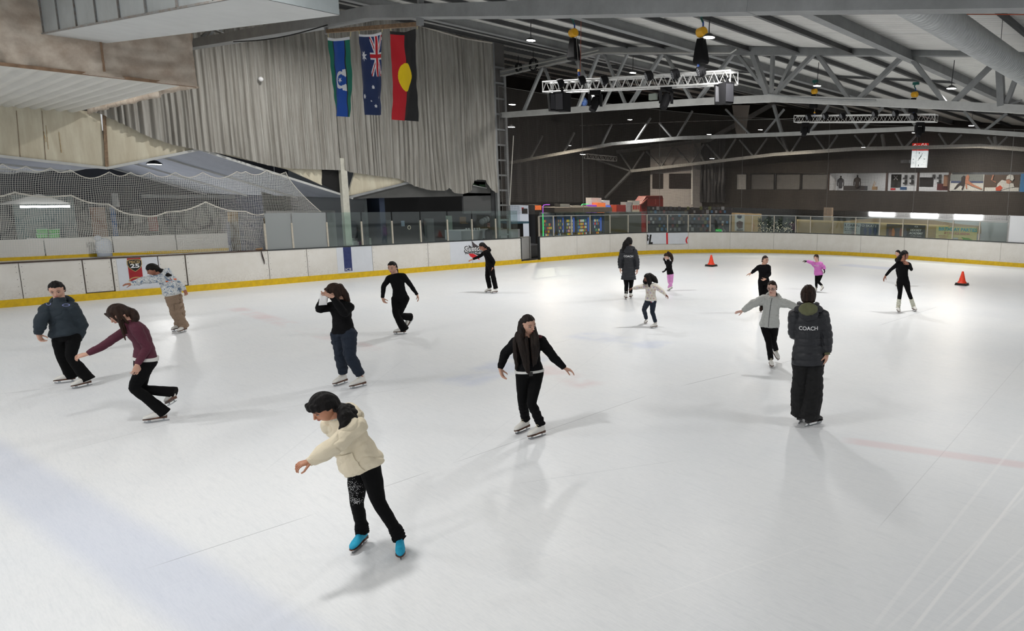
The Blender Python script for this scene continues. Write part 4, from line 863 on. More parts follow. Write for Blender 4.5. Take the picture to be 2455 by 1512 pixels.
# tan cloth wall with banners behind the end glass
YT = 34.3
M_tan = mat('tan_sheet', (196, 168, 124), .75, var=.14, vscale=2, vstretch=(1, 1, .6))
t = thing('tan_sheet_wall', 'tan cloth sheeting hung behind the end glass', 'sheet', PQ(2080, 575, YT)); a = PQ(1911, 530, YT).x; b = PQ(2276, 540, YT).x
m = MB(); m.add([Vector((a, YT, .3)), Vector((b, YT, .3)), Vector((b, YT, PQ(2276, 540, YT).z)), Vector((PQ(2108, 531, YT).x, YT, PQ(2108, 531, YT).z)), Vector((a, YT, PQ(1911, 530, YT).z))], [(0, 1, 2, 3, 4)])
m2 = MB(); zt = 1.75; cloth_panel((a, YT, .3), (b-a, 0, 0), (0, 0, zt-.3), 80, 8, .05, 'cloth', t, M_tan, 5)
t = thing('tan_sheet_wall', 'translucent pinkish sheet peaked above the tan sheeting at right', 'sheet', PQ(2220, 530, YT+.4))
m = MB(); m.prism([PQ(x, y, YT+.4) for x, y in ((1995, 536), (2040, 527), (2110, 522), (2180, 524), (2240, 528), (2300, 537), (2352, 542), (2352, 560), (1995, 560))], (0, .02, 0)); m.build('cloth', mat('sheet_pink', (206, 188, 172), .7, var=.1), t)
sbox('timber_post', 'pale timber post rising behind the end glass', 'post', 1975, 1989.5, 497, 606, 36, .2, mat('timber', (176, 158, 138), .7, var=.15))
def banner(label, x0, x1, y0, y1, mm, extra):
    t = thing('banner', label, 'banner', PQ((x0+x1)/2, y1, YT-.1), 'banners behind the end glass'); pane('sheet', x0, y0, x1, y1, YT-.1, mm, t, .02); extra(t); return t
R3, U3 = (1, 0, 0), (0, 0, 1)
def tx(t, s, x, y, w, h, mm, nme='lettering', Y=YT-.11, **kw):
    p = PQ(x, y, Y); k = (PQ(x+10, y, Y).x-PQ(x-10, y, Y).x)/20; kz = abs(PQ(x, y-5, Y).z-PQ(x, y+5, Y).z)/10; text(nme, s, R3, U3, p, mm, t, width=w*k, height=h*kz, depth=.004, **kw)
M_tealt = mat('print_teal', (60, 170, 186), .6); M_pinkt = mat('print_pink', (214, 130, 140), .6); M_navyt = mat('print_navy', (40, 52, 70), .6)
def b1(t):
    pane('photo_panel', 2063, 536, 2107, 566, YT-.115, mat('photo_grey', (88, 98, 110), .6, var=.4, vscale=9), t, .01); tx(t, 'LEARN', 2043, 540, 34, 5.5, M_navyt); tx(t, 'TO SKATE', 2081, 541, 42, 5, M_wt, Y=YT-.125); tx(t, 'ICE ARENA', 2040, 548, 28, 3.4, M_navyt); tx(t, 'SKATE SCHOOL', 2040, 553, 30, 3.4, M_navyt); tx(t, 'ALL AGES AND LEVELS', 2040, 558.5, 26, 2.2, M_navyt)
    for x in (2074, 2086, 2098): fig(t, 'printed_skater', mat('print_person%d' % (x % 3), ((120, 160, 190), (40, 60, 110), (60, 66, 84))[x % 3], .6), YT-.125, [(x-2, 563), (x-3, 553), (x-1, 546), (x+2, 546), (x+4, 554), (x+2, 563)])
banner('white and grey learn to skate banner behind the glass', 2023, 2107, 533, 564, mat('banner_white', (206, 212, 216), .6), b1)
def b2(t):
    pane('photo_panel', 2127, 537, 2176, 569, YT-.115, mat('photo_dim', (74, 66, 66), .6, var=.45, vscale=9), t, .01); tx(t, 'HOCKEY', 2196, 551.5, 27, 5.5, M_wt, shear=.2, offset=.02); tx(t, 'ACADEMY', 2196, 559, 34, 5.5, M_wt, shear=.2, offset=.02); tx(t, 'ICA', 2197, 543, 8, 3.5, M_wt); tx(t, 'ICE ARENA ADELAIDE', 2196, 565.5, 26, 2, M_wt)
    for x, c in ((2141, (206, 120, 40)), (2134, (120, 70, 50)), (2160, (150, 84, 60)), (2170, (90, 92, 110))): fig(t, 'printed_player', mat('print_pl%d' % x, c, .6), YT-.125, [(x-3, 566), (x-4, 556), (x-1, 547), (x+2, 547), (x+5, 556), (x+3, 566)])
banner('black hockey academy banner with photo of players', 2126, 2217, 536.5, 571, mat('banner_black', (44, 46, 50), .6), b2)
def b3(t):
    tx(t, 'BIRTHDAY PARTIES', 2296, 550, 92, 8.5, M_tealt, offset=.03); tx(t, 'AT THE ICE ARENA', 2294, 559.5, 62, 5, M_pinkt, offset=.02); tx(t, 'PARTY PACKAGES', 2261, 565, 22, 2.5, M_pinkt); tx(t, 'FROM $25 EACH', 2261, 570, 16, 2.5, M_pinkt)
    fig(t, 'printed_sheet', M_pw, YT-.125, [(2285, 569.5), (2297, 569.5), (2297, 573.5), (2285, 573.5)])
    fig(t, 'green_mascot_blob', mat('print_green', (110, 170, 60), .6), YT-.125, [(2305, 568), (2313, 570), (2322, 571), (2332, 575), (2328, 577), (2310, 575)])
banner('yellow birthday parties banner behind the right glass', 2245, 2341, 541.5, 577, mat('banner_yellow', (226, 210, 150), .6), b3)
# sticker wall
YS = 36.0
t = thing('sticker_wall', 'long black press wall covered with small coloured square logos', 'display wall', PQ(1650, 556, YS)); pane('board', 1551, 494, 1753, 570, YS, mat('press_black', (40, 41, 46), .6), t)
rnd = random.Random(4); cols_ = [mat('chip_a', (150, 154, 158), .6), mat('chip_b', (70, 120, 160), .6), mat('chip_c', (100, 90, 74), .6), mat('chip_d', (72, 74, 82), .6), mat('chip_e', (128, 70, 70), .6), mat('chip_f', (96, 104, 60), .6)]
m = MB()
for j in range(7):
    for i in range(19):
        x = 1556+i*10.4+(j % 2)*5; y = 499+j*8.4
        if rnd.random() < .18 or x > 1748: continue
        p = PQ(x, y, YS-.01); w = .07+.05*rnd.random(); m.cur = rnd.choice((0, 0, 1, 2, 3, 3, 3, 4, 5)); m.box(p.x-w, p.x+w, YS-.015, YS-.005, p.z-w, p.z+w)
m.build('logo_print', cols_, t)
t = thing('person', 'person in dark clothes standing half hidden behind the green exit sign', 'person', PQ(1732, 575, 35.2))
m = MB(); p = PQ(1733, 538, 35.2); m.ell(p, (.075, 0, 0), (0, .09, 0), (0, 0, .11)); q = PQ(1733, 556, 35.2); m.loft([[q + Vector((w*math.cos(a), w*.6*math.sin(a), z)) for a in [2*PI*k/12 for k in range(12)]] for w, z in ((.12, -.03-q.z), (.2, -.5), (.21, -.2), (.22, .05), (.15, .18), (.055, .22), (.05, .33))]); m.build('body', mat('far_person_dark', (46, 46, 50), .8), t, smooth=True)
m = MB(); m.ell(p + Vector((0, -.03, -.01)), (.065, 0, 0), (0, .07, 0), (0, 0, .085)); m.build('face', mat('far_skin', (170, 124, 104), .6), t, smooth=True); m = MB(); m.bar(q + Vector((.05, -.17, .1)), q + Vector((.09, -.17, -.3)), .12, .05); m.build('scarf', mat('scarf_grey', (150, 160, 160), .8), t)
t = thing('exit_sign', 'small green illuminated exit sign behind the end glass', 'sign', PQ(1722, 552, 34.9)); pane('box', 1715.5, 549, 1729, 555.5, 34.9, mat('exit_green', (20, 150, 60), .5, emit=((30, 190, 80), .5)), t); tx(t, 'Exit', 1719.5, 552.2, 6, 3, M_wt, Y=34.87)
# product poster on wood
sbox('plywood_panel', 'tan plywood panel behind the end glass, holding the product poster', 'panel', 1754, 1822, 510, 575, 36, .1, M_tan)
t = thing('product_poster', 'white product poster with a dark hexagon emblem on tan wood', 'poster', PQ(1772, 556, 35.9)); pane('sheet', 1762, 513, 1784, 554, 35.965, mat('poster_pale', (196, 196, 192), .6), t, .03)
fig(t, 'emblem', M_navyt, 35.95, [(1773+6*math.sin(a), 518.5+5*math.cos(a)) for a in [k*PI/3 for k in range(6)]]); fig(t, 'printed_tins', mat('print_tin', (110, 90, 84), .6, var=.4, vscale=20), 35.95, [(1766, 533), (1773, 529), (1781, 532), (1780, 546), (1771, 548), (1766, 541)]); fig(t, 'footer', M_blind, 35.95, [(1766, 550), (1781, 550), (1781, 552), (1766, 552)])
# plants with fairy lights
t = thing('fairy_light_hedge', 'dark green hedge strung with tiny fairy lights behind the end glass', 'plants', PQ(1858, 560, 35.0)); rnd = random.Random(9); m = MB()
for k in range(2600):
    x = rnd.uniform(1817, 1902); h = rnd.random()**.8; p = PQ(x, 565-h*(38+6*math.sin(x*.35)), 35.0+rnd.uniform(-.2, .35)); a = Vector((rnd.gauss(0, 1), rnd.gauss(0, 1), rnd.gauss(0, 1))).normalized()*.05; b = a.cross(Vector((rnd.random(), rnd.random(), 1))).normalized()*.025
    m.add([p-a, p-b, p+a, p+b], [(0, 1, 2, 3)])
m.build('foliage', mat('hedge_leaf', (44, 62, 40), .6, var=.4, vscale=5), t, kind='stuff'); m = MB()
for k in range(90): p = PQ(rnd.uniform(1819, 1900), rnd.uniform(532, 560), 34.78); m.ell(p, (.011, 0, 0), (0, .011, 0), (0, 0, .011), 5, 4)
m.build('fairy_lights', mat('fairy', (255, 240, 210), .5, emit=((255, 232, 200), 2.5)), t, kind='stuff')
for x in (1823, 1841, 1874): m = MB(); m.tube([PQ(x, 538, 35.05), PQ(x, 527, 35.05), PQ(x+1, 518, 35.05)], [.05, .04, .005], 6); m.build('spire', MATS['hedge_leaf'], t)
# hanging clock
t = thing('wall_clock', 'backlit white clock panel under a red soft drink sign', 'clock', PQ(2203, 403, 41.4)); YC_ = 41.3
M_face = mat('clock_face', (235, 240, 240), .4, emit=((225, 235, 238), .75)); M_sr = mat('sign_red', (226, 40, 30), .4, emit=((226, 36, 24), .45))
m = MB(); m.prism([PQ(x, y, YC_) for x, y in ((2186.5, 361), (2223.5, 361), (2220, 401.5), (2183, 401.5))], (0, .18, 0)); m.build('face', M_face, t); m = MB(); m.prism([PQ(x, y, YC_) for x, y in ((2187.5, 343), (2224.5, 343), (2223.5, 361), (2186.5, 361))], (0, .18, 0)); m.build('header', M_sr, t)
p = PQ(2206, 350, YC_-.01); text('lettering', 'Coca-Cola', (1, 0, .03), (0, 0, 1), p, mat('sign_white', (250, 250, 250), .4, emit=((250, 250, 250), .6)), t, width=.84, height=.3, depth=.01, shear=.35, offset=.015)
c = PQ(2202.8, 381.5, YC_-.01); m = MB()
for k in range(12):
    a = PI*k/6; d = Vector((math.sin(a)*.95, 0, math.cos(a))); L = .1 if k % 3 == 0 else .04; m.bar(c + d*.42, c + d*(.42-L), .035 if k % 3 == 0 else .015, .005, up=(0, 1, 0))
m.build('hour_marks', M_bk, t)
m = MB(); m.bar(c - Vector((math.sin(.55)*.1, 0, math.cos(.55)*.1)), c + Vector((math.sin(.55)*.4, 0, math.cos(.55)*.4)), .02, .006, up=(0, 1, 0)); m.build('minute_hand', M_bk, t); m = MB(); m.bar(c, c + Vector((math.sin(.62)*.26, 0, math.cos(.62)*.26)), .04, .006, up=(0, 1, 0)); m.build('hour_hand', M_bk, t)
m = MB(); m.bar(PQ(2205, 343, 41.4), PQ(2206, 322, 41.4), .03, .03, up=(0, 1, 0)); m.build('hanger', M_dark, t)
t = thing('projector', 'small black projector on a bracket left of the clock', 'projector', PQ(2171, 388, 41.2)); m = MB(); a = PQ(2163, 384, 41.2); b = PQ(2182, 391, 41.2); m.box(a.x, b.x, 41, 41.4, b.z, a.z); m.build('body', MATS['ink_black'], t)
# ------------------------------------------------------------------ arcade and vending corner
XVn = -29.0
def vx(x, y, X=XVn): return onX(x, y, X)
M_vbody = mat('vend_body', (56, 62, 70), .4, .3)
def vending(x0, x1, label, prod, tall=511):
    a, b = vx(x0, tall), vx(x1, tall); t = thing('vending_machine', label, 'vending machine', (XVn-.4, (a.y+b.y)/2, 0), 'vending machines'); z = a.z
    m = MB(); m.box(XVn-.8, XVn, a.y, b.y, 0, z); m.build('cabinet', M_vbody, t); w = b.y-a.y
    m = MB(); m.box(XVn, XVn+.02, a.y+.06, a.y+w*.74, .45, z-.1); m.build('window', mat('vend_glass', (26, 40, 58), .15, emit=((70, 110, 150), .10)), t)
    m = MB(); m.box(XVn, XVn+.03, a.y+w*.78, b.y-.05, .9, z-.25); m.build('keypad', mat('keypad_blue', (50, 70, 110), .3, emit=((60, 110, 230), .35)), t); rnd = random.Random(x0)
    m = MB(); ms = [mat('snack_%d' % i, c, .5, emit=(c, .25)) for i, c in enumerate(((210, 60, 40), (230, 190, 50), (230, 230, 220), (60, 120, 190), (220, 120, 40), (70, 150, 90)))]
    for r in range(6):
        zz = .55+r*(z-.85)/6; k = 7
        for i in range(k):
            if rnd.random() < prod: m.cur = rnd.choice((0, 1, 1, 2, 3, 4, 5)); yy = a.y+.12+i*(w*.6)/k; m.box(XVn+.02, XVn+.035, yy, yy+w*.06, zz, zz+.13)
    m.build('snack_packs', ms, t, kind='stuff')
vending(1299, 1330, 'dark vending machine nearest the gate opening', .5); vending(1333, 1352, 'narrow dark vending machine, second from the gate', .3); vending(1353, 1378, 'vending machine with yellow and white snack rows', 1.0); vending(1380, 1416, 'vending machine with rows of small bottles', 1.0); vending(1418, 1443, 'drinks vending machine with dim shelves', .6); vending(1444, 1464, 'pale fronted vending machine with a snow picture', .2)
t = thing('fascia_board', 'brown fascia board above the vending machines', 'fascia board', vx(1400, 508)); a, b = vx(1328, 500), vx(1466, 502); m = MB(); m.box(XVn-1.6, XVn+.05, a.y, b.y, 1.97, 2.26); m.build('board', mat('fascia_brown', (110, 98, 84), .6, var=.15), t)
def vbox(nme, label, cat, x0, x1, y0, y1, X, dep, mm, par=None, base=None):
    a = onX(x0, y0, X); b = onX(x1, y1, X); z0 = b.z if base is None else base
    t = par or thing(nme, label, cat, (X, (a.y+b.y)/2, z0)); m = MB(); m.box(X-dep, X, a.y, b.y, z0, a.z); m.build('body' if par is None else nme, mm, t); return t
vbox('storage_box', 'pale grey storage box on the fascia above the vending machines', 'box', 1343, 1366, 489, 500, -30, .5, M_alu, base=2.262); vbox('storage_box', 'long cream box lying on the fascia, right of the grey one', 'box', 1367, 1409, 493, 503, -30, .5, mat('box_cream', (188, 182, 170), .6), base=2.262)
t = vbox('arcade_cabinet', 'white claw machine with a red crane left of the gate', 'arcade machine', 1246, 1269, 492, 575, -28, .8, mat('claw_white', (220, 222, 226), .4, emit=((210, 220, 235), .35)), base=0)
vbox('crane', '', '', 1251, 1256, 497, 505, -27.98, .05, M_lr, t); vbox('arch', '', '', 1252, 1265, 500, 512, -27.97, .03, M_bk, t); 
t = vbox('arcade_cabinet', 'black arcade cabinet with a glowing orange marquee', 'arcade machine', 1282, 1299, 491, 575, -28, .8, MATS['ink_black'], base=0); vbox('marquee', '', '', 1283, 1298, 492, 503, -27.98, .03, mat('marquee_orange', (230, 120, 60), .5, var=.6, vscale=9, emit=((230, 110, 50), .8)), t)
t = thing('light_arch', 'thin purple and green light strip arching over the vending machines', 'light strip', onX(1301, 540, -28.7)); P_ = lambda x, y: onX(x, y, -28.7)
m = MB(); m.tube([P_(1301.5, 512), P_(1301.5, 495), P_(1303, 491.5), P_(1308, 490.5), P_(1318, 490.5)], .014, 6); m.build('violet_strip', mat('led_violet', (200, 120, 255), .4, emit=((190, 90, 255), 2)), t); m = MB(); m.tube([Vector((-28.7, P_(1302, 575).y, 0)), P_(1302, 540), P_(1301.7, 526), P_(1301.5, 512)], .02, 6); m.build('green_strip', mat('led_green', (80, 240, 130), .4, emit=((60, 240, 120), 1.5)), t)
m = MB(); m.tube([P_(1394, 492), P_(1396, 489.5), P_(1411, 489)], .02, 6); m.build('green_tip', MATS['led_green'], t)
t = thing('pinball_table', 'blue and clear topped air hockey table beside the gate', 'games table', onX(1244, 560, -27)); m = MB(); a = onX(1221, 522, -27.2); b = onX(1262, 530, -27.2); m.box(-28.2, -27, a.y, b.y, b.z-.1, b.z); m.build('top', mat('table_blue', (90, 130, 150), .2), t); m = MB(); m.box(-28, -27.2, a.y+.2, b.y-.2, 0, b.z-.1); m.build('base', MATS['ink_black'], t)
for i, (x0, x1, y0, y1, X, c, lab) in enumerate([(1418, 1442, 474, 491, -31, (214, 214, 210), 'tall white arcade top behind the purple marquee'), (1447, 1462, 480, 492, -31, (226, 232, 228), 'white arcade top with a green edge'), (1418, 1432, 491, 500, -30.6, (140, 70, 190), 'purple lit arcade marquee'), (1433, 1452, 486, 500, -30.5, (235, 120, 60), 'orange lit rounded arcade marquee'),
     (1453, 1464, 492, 501, -30.6, (80, 120, 220), 'blue lit arcade marquee'), (1465, 1478, 491, 502, -30.6, (170, 60, 30), 'dark orange arcade marquee'), (1479, 1500, 491, 502, -30.8, (150, 26, 26), 'red arcade cabinet top'), (1501, 1515, 484, 502, -31, (190, 192, 196), 'glass domed popcorn machine'), (1517, 1533, 481, 491, -31, (216, 220, 218), 'white capped candy machine'), (1516, 1533, 491, 502, -30.9, (226, 210, 190), 'red and cream striped popcorn cart')]):
    lit = i in (2, 3, 4, 5); t = vbox('arcade_cabinet', lab + ' behind the vending machines', 'arcade machine', x0, x1, y0, y1, X, .5, mat('arcade_%d' % i, c, .5, emit=((c, .5) if lit else None)), base=0)
    if i == 9:
        for k in range(4): vbox('stripe', '', '', 1518+k*4, 1520+k*4, 492, 502, X+.02, .02, M_lr, t)
M_redk = mat('kiosk_red', (150, 40, 34), .5, var=.15)
t = thing('red_kiosk', 'red roofed kiosk with panelled doors above the arcade', 'kiosk', onX(1565, 492, -34)); K_ = lambda x, y: onX(x, y, -34)
m = MB(); m.prism([Vector((-34, K_(1552, 490).y, 0)), K_(1552, 477), K_(1590, 477), Vector((-34, K_(1590, 490).y, 0))], (-.8, 0, 0)); m.build('doors', M_redk, t); m = MB(); m.prism([K_(1535, 490), K_(1550, 470), K_(1588, 469), K_(1590.5, 477), K_(1552, 477), K_(1541, 491)], (-.8, 0, 0)); m.build('roof', mat('kiosk_red2', (120, 34, 30), .5), t)
m = MB(); m.bar(K_(1536, 489) + Vector((.05, 0, 0)), K_(1551, 475) + Vector((.05, 0, 0)), .05, .05); m.bar(K_(1571, 477) + Vector((.02, 0, 0)), K_(1571, 490) + Vector((.02, 0, 0)), .03, .03); m.build('trim', mat('kiosk_pink', (210, 120, 110), .5), t)
t = thing('brown_screen', 'brown textured screen panels between vending machines and sticker wall', 'screen', board_pt(SB(1505))[0]); m = MB(); sweep(m, SB(1465), SB(1549), .5, .54, .2, 2.13); m.build('panel', mat('screen_brown', (104, 92, 80), .7, var=.15, vscale=1.2), t)
# ------------------------------------------------------------------ room behind the side glass
M_g1 = mat('grey_wall', (96, 96, 94), .8, var=.12, vscale=2); M_g2 = mat('grey_wall2', (84, 84, 84), .8)
Wx = lambda x, y: onX(x, y, -24.62)
t = thing('gable_wall', 'dark grey wall above the black opening behind the side glass', 'wall panel', Wx(1000, 455)); m = MB(); m.prism([Wx(842, 476), Wx(985, 437), Wx(1062, 425), Wx(1200, 430), Wx(1200, 468), Wx(848, 476)], (-.1, 0, 0)); m.build('sheet', M_g1, t)
t = thing('gable_wall', 'grey wall strip between black opening and laddered column', 'wall panel', Wx(1150, 500)); m = MB(); a = Wx(1110, 466); b = Wx(1200, 505); m.box(-24.72, -24.62, a.y, b.y, b.z-.1, a.z+.06); m.build('sheet', M_g2, t)
m = MB(); m.box(-31.1, -31, 11, 21.5, 0, 2.9); m.build('wall_back_room', mat('room_black', (30, 31, 33), .8), kind='structure', label='dark back wall of the side room'); m = MB(); m.box(-31, -24.8, 12.0, 12.1, 0, 4.0); m.build('wall_room_side', mat('room_grey', (70, 74, 76), .8), kind='structure', label='grey side wall of the side room')
m = MB(); m.box(-31, -26.3, 16.3, 21.4, 0, .55); m.build('floor_platform', M_conc, kind='structure', label='raised platform floor of the party area behind the side glass')
t = thing('green_fabric', 'small dark green canopy edge below the curtain at right', 'canopy', Wx(1148, 440)); m = MB(); m.prism([Wx(1134, 434), Wx(1163, 436), Wx(1164, 449), Wx(1134, 443)], (-.05, 0, 0)); m.build('cloth', mat('canopy_green', (46, 78, 52), .7), t); m = MB(); m.bar(Wx(1133, 444) + Vector((.03, 0, 0)), Wx(1166, 451) + Vector((.03, 0, 0)), .03, .03); m.build('edge', M_white_steel, t)
t = thing('frosted_backing', 'plain grey wall panel behind the frosted glass shields', 'wall panel', onX(720, 590, -25.2)); m = MB(); a = onX(640, 505, -25.3); b = onX(803, 505, -25.3); m.box(-25.4, -25.3, a.y, b.y, 0, 2.3); m.build('sheet', mat('panel_grey', (150, 150, 150), .7, var=.1), t)
V = lambda x, y, X=-27: onX(x, y, X)
def vb(nme, label, cat, x0, x1, y0, y1, X, dep, c, par=None, base=None, **kw): return vbox(nme, label, cat, x0, x1, y0, y1, X, dep, mat('c_%d_%d_%d' % c, c, .6, **kw), par, base)
t = vb('fridge', 'pale green fridge standing behind the glass beside the post', 'fridge', 838, 852, 530, 590, -25.6, .6, (176, 192, 182), base=0)
t = vb('chest_appliance', 'white boxy appliance on the floor behind the glass', 'appliance', 868, 891, 571, 588, -25.6, .6, (206, 210, 200), base=0); vb('vent_box', '', '', 848, 868, 578, 592, -25.5, .5, (190, 194, 188), t)
t = vb('appliance_stack', 'low white stacked boxes left of the boxy appliance', 'boxes', 848, 862, 580, 590, -25.3, .4, (196, 200, 196), base=0)
t = thing('hanging_jacket', 'dark teal jacket hanging beside the pale fridge', 'jacket', V(852, 566, -25.5)); m = MB(); m.loft([[V(x, y, -25.5) + Vector((w*.4*math.sin(a), w*math.cos(a), 0)) for a in [2*PI*k/10 for k in range(10)]] for x, y, w in ((852, 570, .12), (850, 560, .17), (848, 545, .2), (847, 535, .16), (845, 529, .05))]); m.build('cloth', mat('jacket_teal', (30, 46, 56), .8), t, smooth=True)
t = thing('traffic_cone', 'dim red traffic cone behind the side glass near the fridge', 'cone', V(871, 570, -25.8)); a = V(871, 550, -25.8); m = MB(); m.lathe((a.x, a.y, 0), [(.16, 0), (.15, .03), (.1, .04), (.03, .9*a.z)], 12); m.build('body', mat('cone_dim', (120, 40, 34), .6), t)
t = vb('door_frame', 'pale grey doorway panel in the dark side room', 'door', 1018, 1043, 524, 590, -29.5, .06, (104, 108, 108), base=0); vb('door_leaf', '', '', 1070, 1087, 517, 590, -29.4, .05, (150, 170, 156), t, base=0)
vb('door_leaf', 'grey inner door behind the ring sticker glass', 'door', 926, 942, 528, 590, -29.5, .06, (66, 70, 70), base=0)
t = thing('ring_sticker', 'small pale ring sticker on the glass shield', 'sticker', V(981, 545, -24.28)); c = V(981, 545, -24.22); m = MB(); m.tube([c + Vector((0, math.cos(a)*.055, math.sin(a)*.065)) for a in [2*PI*k/20 for k in range(21)]], .011, 5, cap=False); m.build('ring', M_cream, t)
t = thing('notice_sheet', 'pale blue notice sheet taped on the glass left of the ring', 'notice', V(966, 535, -24.28)); m = MB(); a = V(961.5, 529, -24.22); b = V(970.5, 542, -24.22); m.box(-24.225, -24.22, a.y, b.y, b.z, a.z); m.build('paper', mat('notice_blue', (112, 128, 142), .6, var=.5, vscale=40), t)
t = thing('party_table', 'party table under a white cloth behind the side glass', 'table', V(1140, 563, -27)); a = V(1112, 556, -27); b = V(1160, 556, -27); m = MB(); m.box(-28.4, -27.2, a.y, b.y, 1.25, 1.29); m.build('tabletop', M_wt, t); m = MB(); m.box(-27.9, -27.7, (a.y+b.y)/2-.1, (a.y+b.y)/2+.1, .55, 1.25); m.build('pedestal', M_dark, t); m = MB(); m.box(-28.45, -27.15, a.y-.03, b.y+.03, .85, 1.295); m.build('tablecloth', mat('cloth_white', (190, 194, 198), .8), t)
t = thing('party_table', 'second party table under a white cloth near the gate', 'table', V(1235, 563, -27)); a = V(1196, 556, -27); b = V(1250, 556, -27); m = MB(); m.box(-28.4, -27.2, a.y, b.y, 1.25, 1.29); m.build('tabletop', M_wt, t); m = MB(); m.box(-27.9, -27.7, (a.y+b.y)/2-.1, (a.y+b.y)/2+.1, .55, 1.25); m.build('pedestal', M_dark, t); m = MB(); m.box(-28.45, -27.15, a.y-.03, b.y+.03, .85, 1.295); m.build('tablecloth', MATS['cloth_white'], t)
for i, x in enumerate((1118, 1124, 1131, 1138, 1144, 1149)): p = V(x, 553, -27.4); tt = thing('paper_cup', 'white paper cup on the party table, %s from left' % ORD[i], 'cup', (p.x, p.y, 1.295), 'cups on the party table'); m = MB(); m.lathe((p.x, p.y, 1.295), [(.03, 0), (.04, .11)], 8); m.build('cup_body', M_wt, tt)
t = thing('person', 'seated person in a dark jacket and brown cap at the party table', 'person', (V(1173, 560, -26.6).x, V(1173, 560, -26.6).y, 0)); p = V(1173, 541, -26.6)
m = MB(); m.ell(p, (.09, 0, 0), (0, .085, 0), (0, 0, .11)); m.loft([[Vector((p.x + w*.7*math.cos(a), p.y + w*math.sin(a), z)) for a in [2*PI*k/12 for k in range(12)]] for w, z in ((.2, .55), (.2, .75), (.23, .9), (.24, p.z-.35), (.2, p.z-.2), (.06, p.z-.14), (.05, p.z))]); m.build('body', mat('jacket_navy', (34, 36, 44), .8), t, smooth=True)
m = MB(); m.ell(p + Vector((0, 0, .05)), (.1, 0, 0), (0, .1, 0), (0, 0, .085)); m.build('cap', mat('cap_brown_red', (110, 56, 48), .8), t, smooth=True); m = MB(); m.ell(p + Vector((.02, -.04, -.03)), (.07, 0, 0), (0, .06, 0), (0, 0, .07)); m.build('face', MATS['far_skin'], t, smooth=True)
for i, (x0, x1, y0, y1, X, c, lab) in enumerate([(1180, 1194, 518, 548, -27.8, (130, 36, 34), 'dark red chair back beside the person at the party table'), (1155, 1168, 524, 538, -28.5, (150, 156, 160), 'shiny balloon cluster above the party table'), (1107, 1122, 520, 536, -29, (120, 90, 50), 'warm lit shelf in the dark side room')]):
    t = thing(('chair_back', 'balloon', 'wall_shelf')[i], lab, ('chair', 'balloons', 'shelf')[i], V((x0+x1)/2, y1, X)); a, b = V(x0, y0, X), V(x1, y1, X); m = MB(); cc = (a+b)/2
    if i == 2: m.box(X-.2, X, a.y, b.y, b.z, b.z+.04); m.box(X-.2, X-.15, a.y, b.y, b.z, a.z)
    elif i == 0: m.ell(cc, (.08, 0, 0), (0, (b.y-a.y)/2, 0), (0, 0, (a.z-b.z)/2))
    else:
        for k in range(3): m.ell(cc + Vector((0, (k-1)*.14, .05*k)), (.12, 0, 0), (0, .13, 0), (0, 0, .15), 10, 8)
    m.build('body', mat('sr_%d' % i, c, .4), t, smooth=i != 2)
    if i < 2: m = MB(); m.tube([Vector((cc.x, cc.y, 0)), cc], .02, 6); m.build(('leg', 'ribbon')[i], M_dark, t)
# ------------------------------------------------------------------ second rink end: boards, kiosk, doors, crates
XF = -39.0
Q = lambda x, y, X=XF: onX(x, y, X)
for i, (x0, x1) in enumerate([(-60, 108), (108, 272), (272, 425), (425, 560), (560, 606)]):
    a, b = Q(x0, 600).y, Q(x1, 600).y; t = thing('far_rink_board', 'white far board of the second rink seen through netting, %s from left' % ORD[i], 'rink board', (XF, (a+b)/2, 0), 'boards of the second rink')
    m = MB(); m.box(XF-.1, XF, a+.02, b-.02, .12, .84); m.build('panel', M_bd, t); m = MB(); m.box(XF-.1, XF+.012, a, b, 0, .13); m.build('kick_strip', M_kick, t)
t = thing('service_kiosk', 'service kiosk under a white awning with a long fluorescent tube', 'kiosk', Q(108, 580, -40.5)); a, b = Q(30, 480, -40.8), Q(176, 480, -40.8)
m = MB(); m.box(-41, -40.8, a.y, b.y, 0, 2.6); m.build('back_wall', mat('kiosk_teal', (96, 116, 118), .7, var=.2), t); m = MB(); m.prism([Q(0, 490, -40.2), Q(95, 465, -40.2), Q(170, 488, -40.2)], (-.6, 0, 0)); m.build('awning', mat('awning_white', (200, 200, 196), .7), t)
m = MB(); m.tube([Q(48, 495.5, -40.1), Q(168, 494.5, -40.1)], .05, 8); m.build('tube_light', mat('tube_emit', (255, 255, 255), .4, emit=((250, 252, 255), 4)), t)
M_crate = mat('crate_green', (112, 214, 120), .5)
for i, (x0, x1, y0, y1) in enumerate([(90, 115, 549, 558), (117, 143, 549, 558), (90, 115, 560, 569), (117, 143, 560, 569)]):
    t = thing('plastic_crate', 'bright green plastic crate, %s of the four under the kiosk light' % ('upper left', 'upper right', 'lower left', 'lower right')[i], 'crate', Q((x0+x1)/2, y1, -40.3), 'green crates'); a, b = Q(x0, y0, -40.3), Q(x1, y1, -40.3); m = MB(); m.box(-40.6, -40.3, a.y, b.y, b.z, a.z); m.build('body', M_crate, t); m = MB(); m.box(-40.62, -40.28, a.y-.01, b.y+.01, a.z-.03, a.z); m.build('rim', mat('crate_rim', (170, 230, 190), .5), t)
t = thing('crate_shelf', 'white shelf holding the green crates, small goods on top', 'shelf', Q(116, 575, -40.2)); m = MB(); a, b = Q(68, 571, -40.2), Q(147, 574, -40.2); m.box(-40.6, -40.1, a.y, b.y, b.z-.02, a.z-.02); m.build('board', M_wt, t)
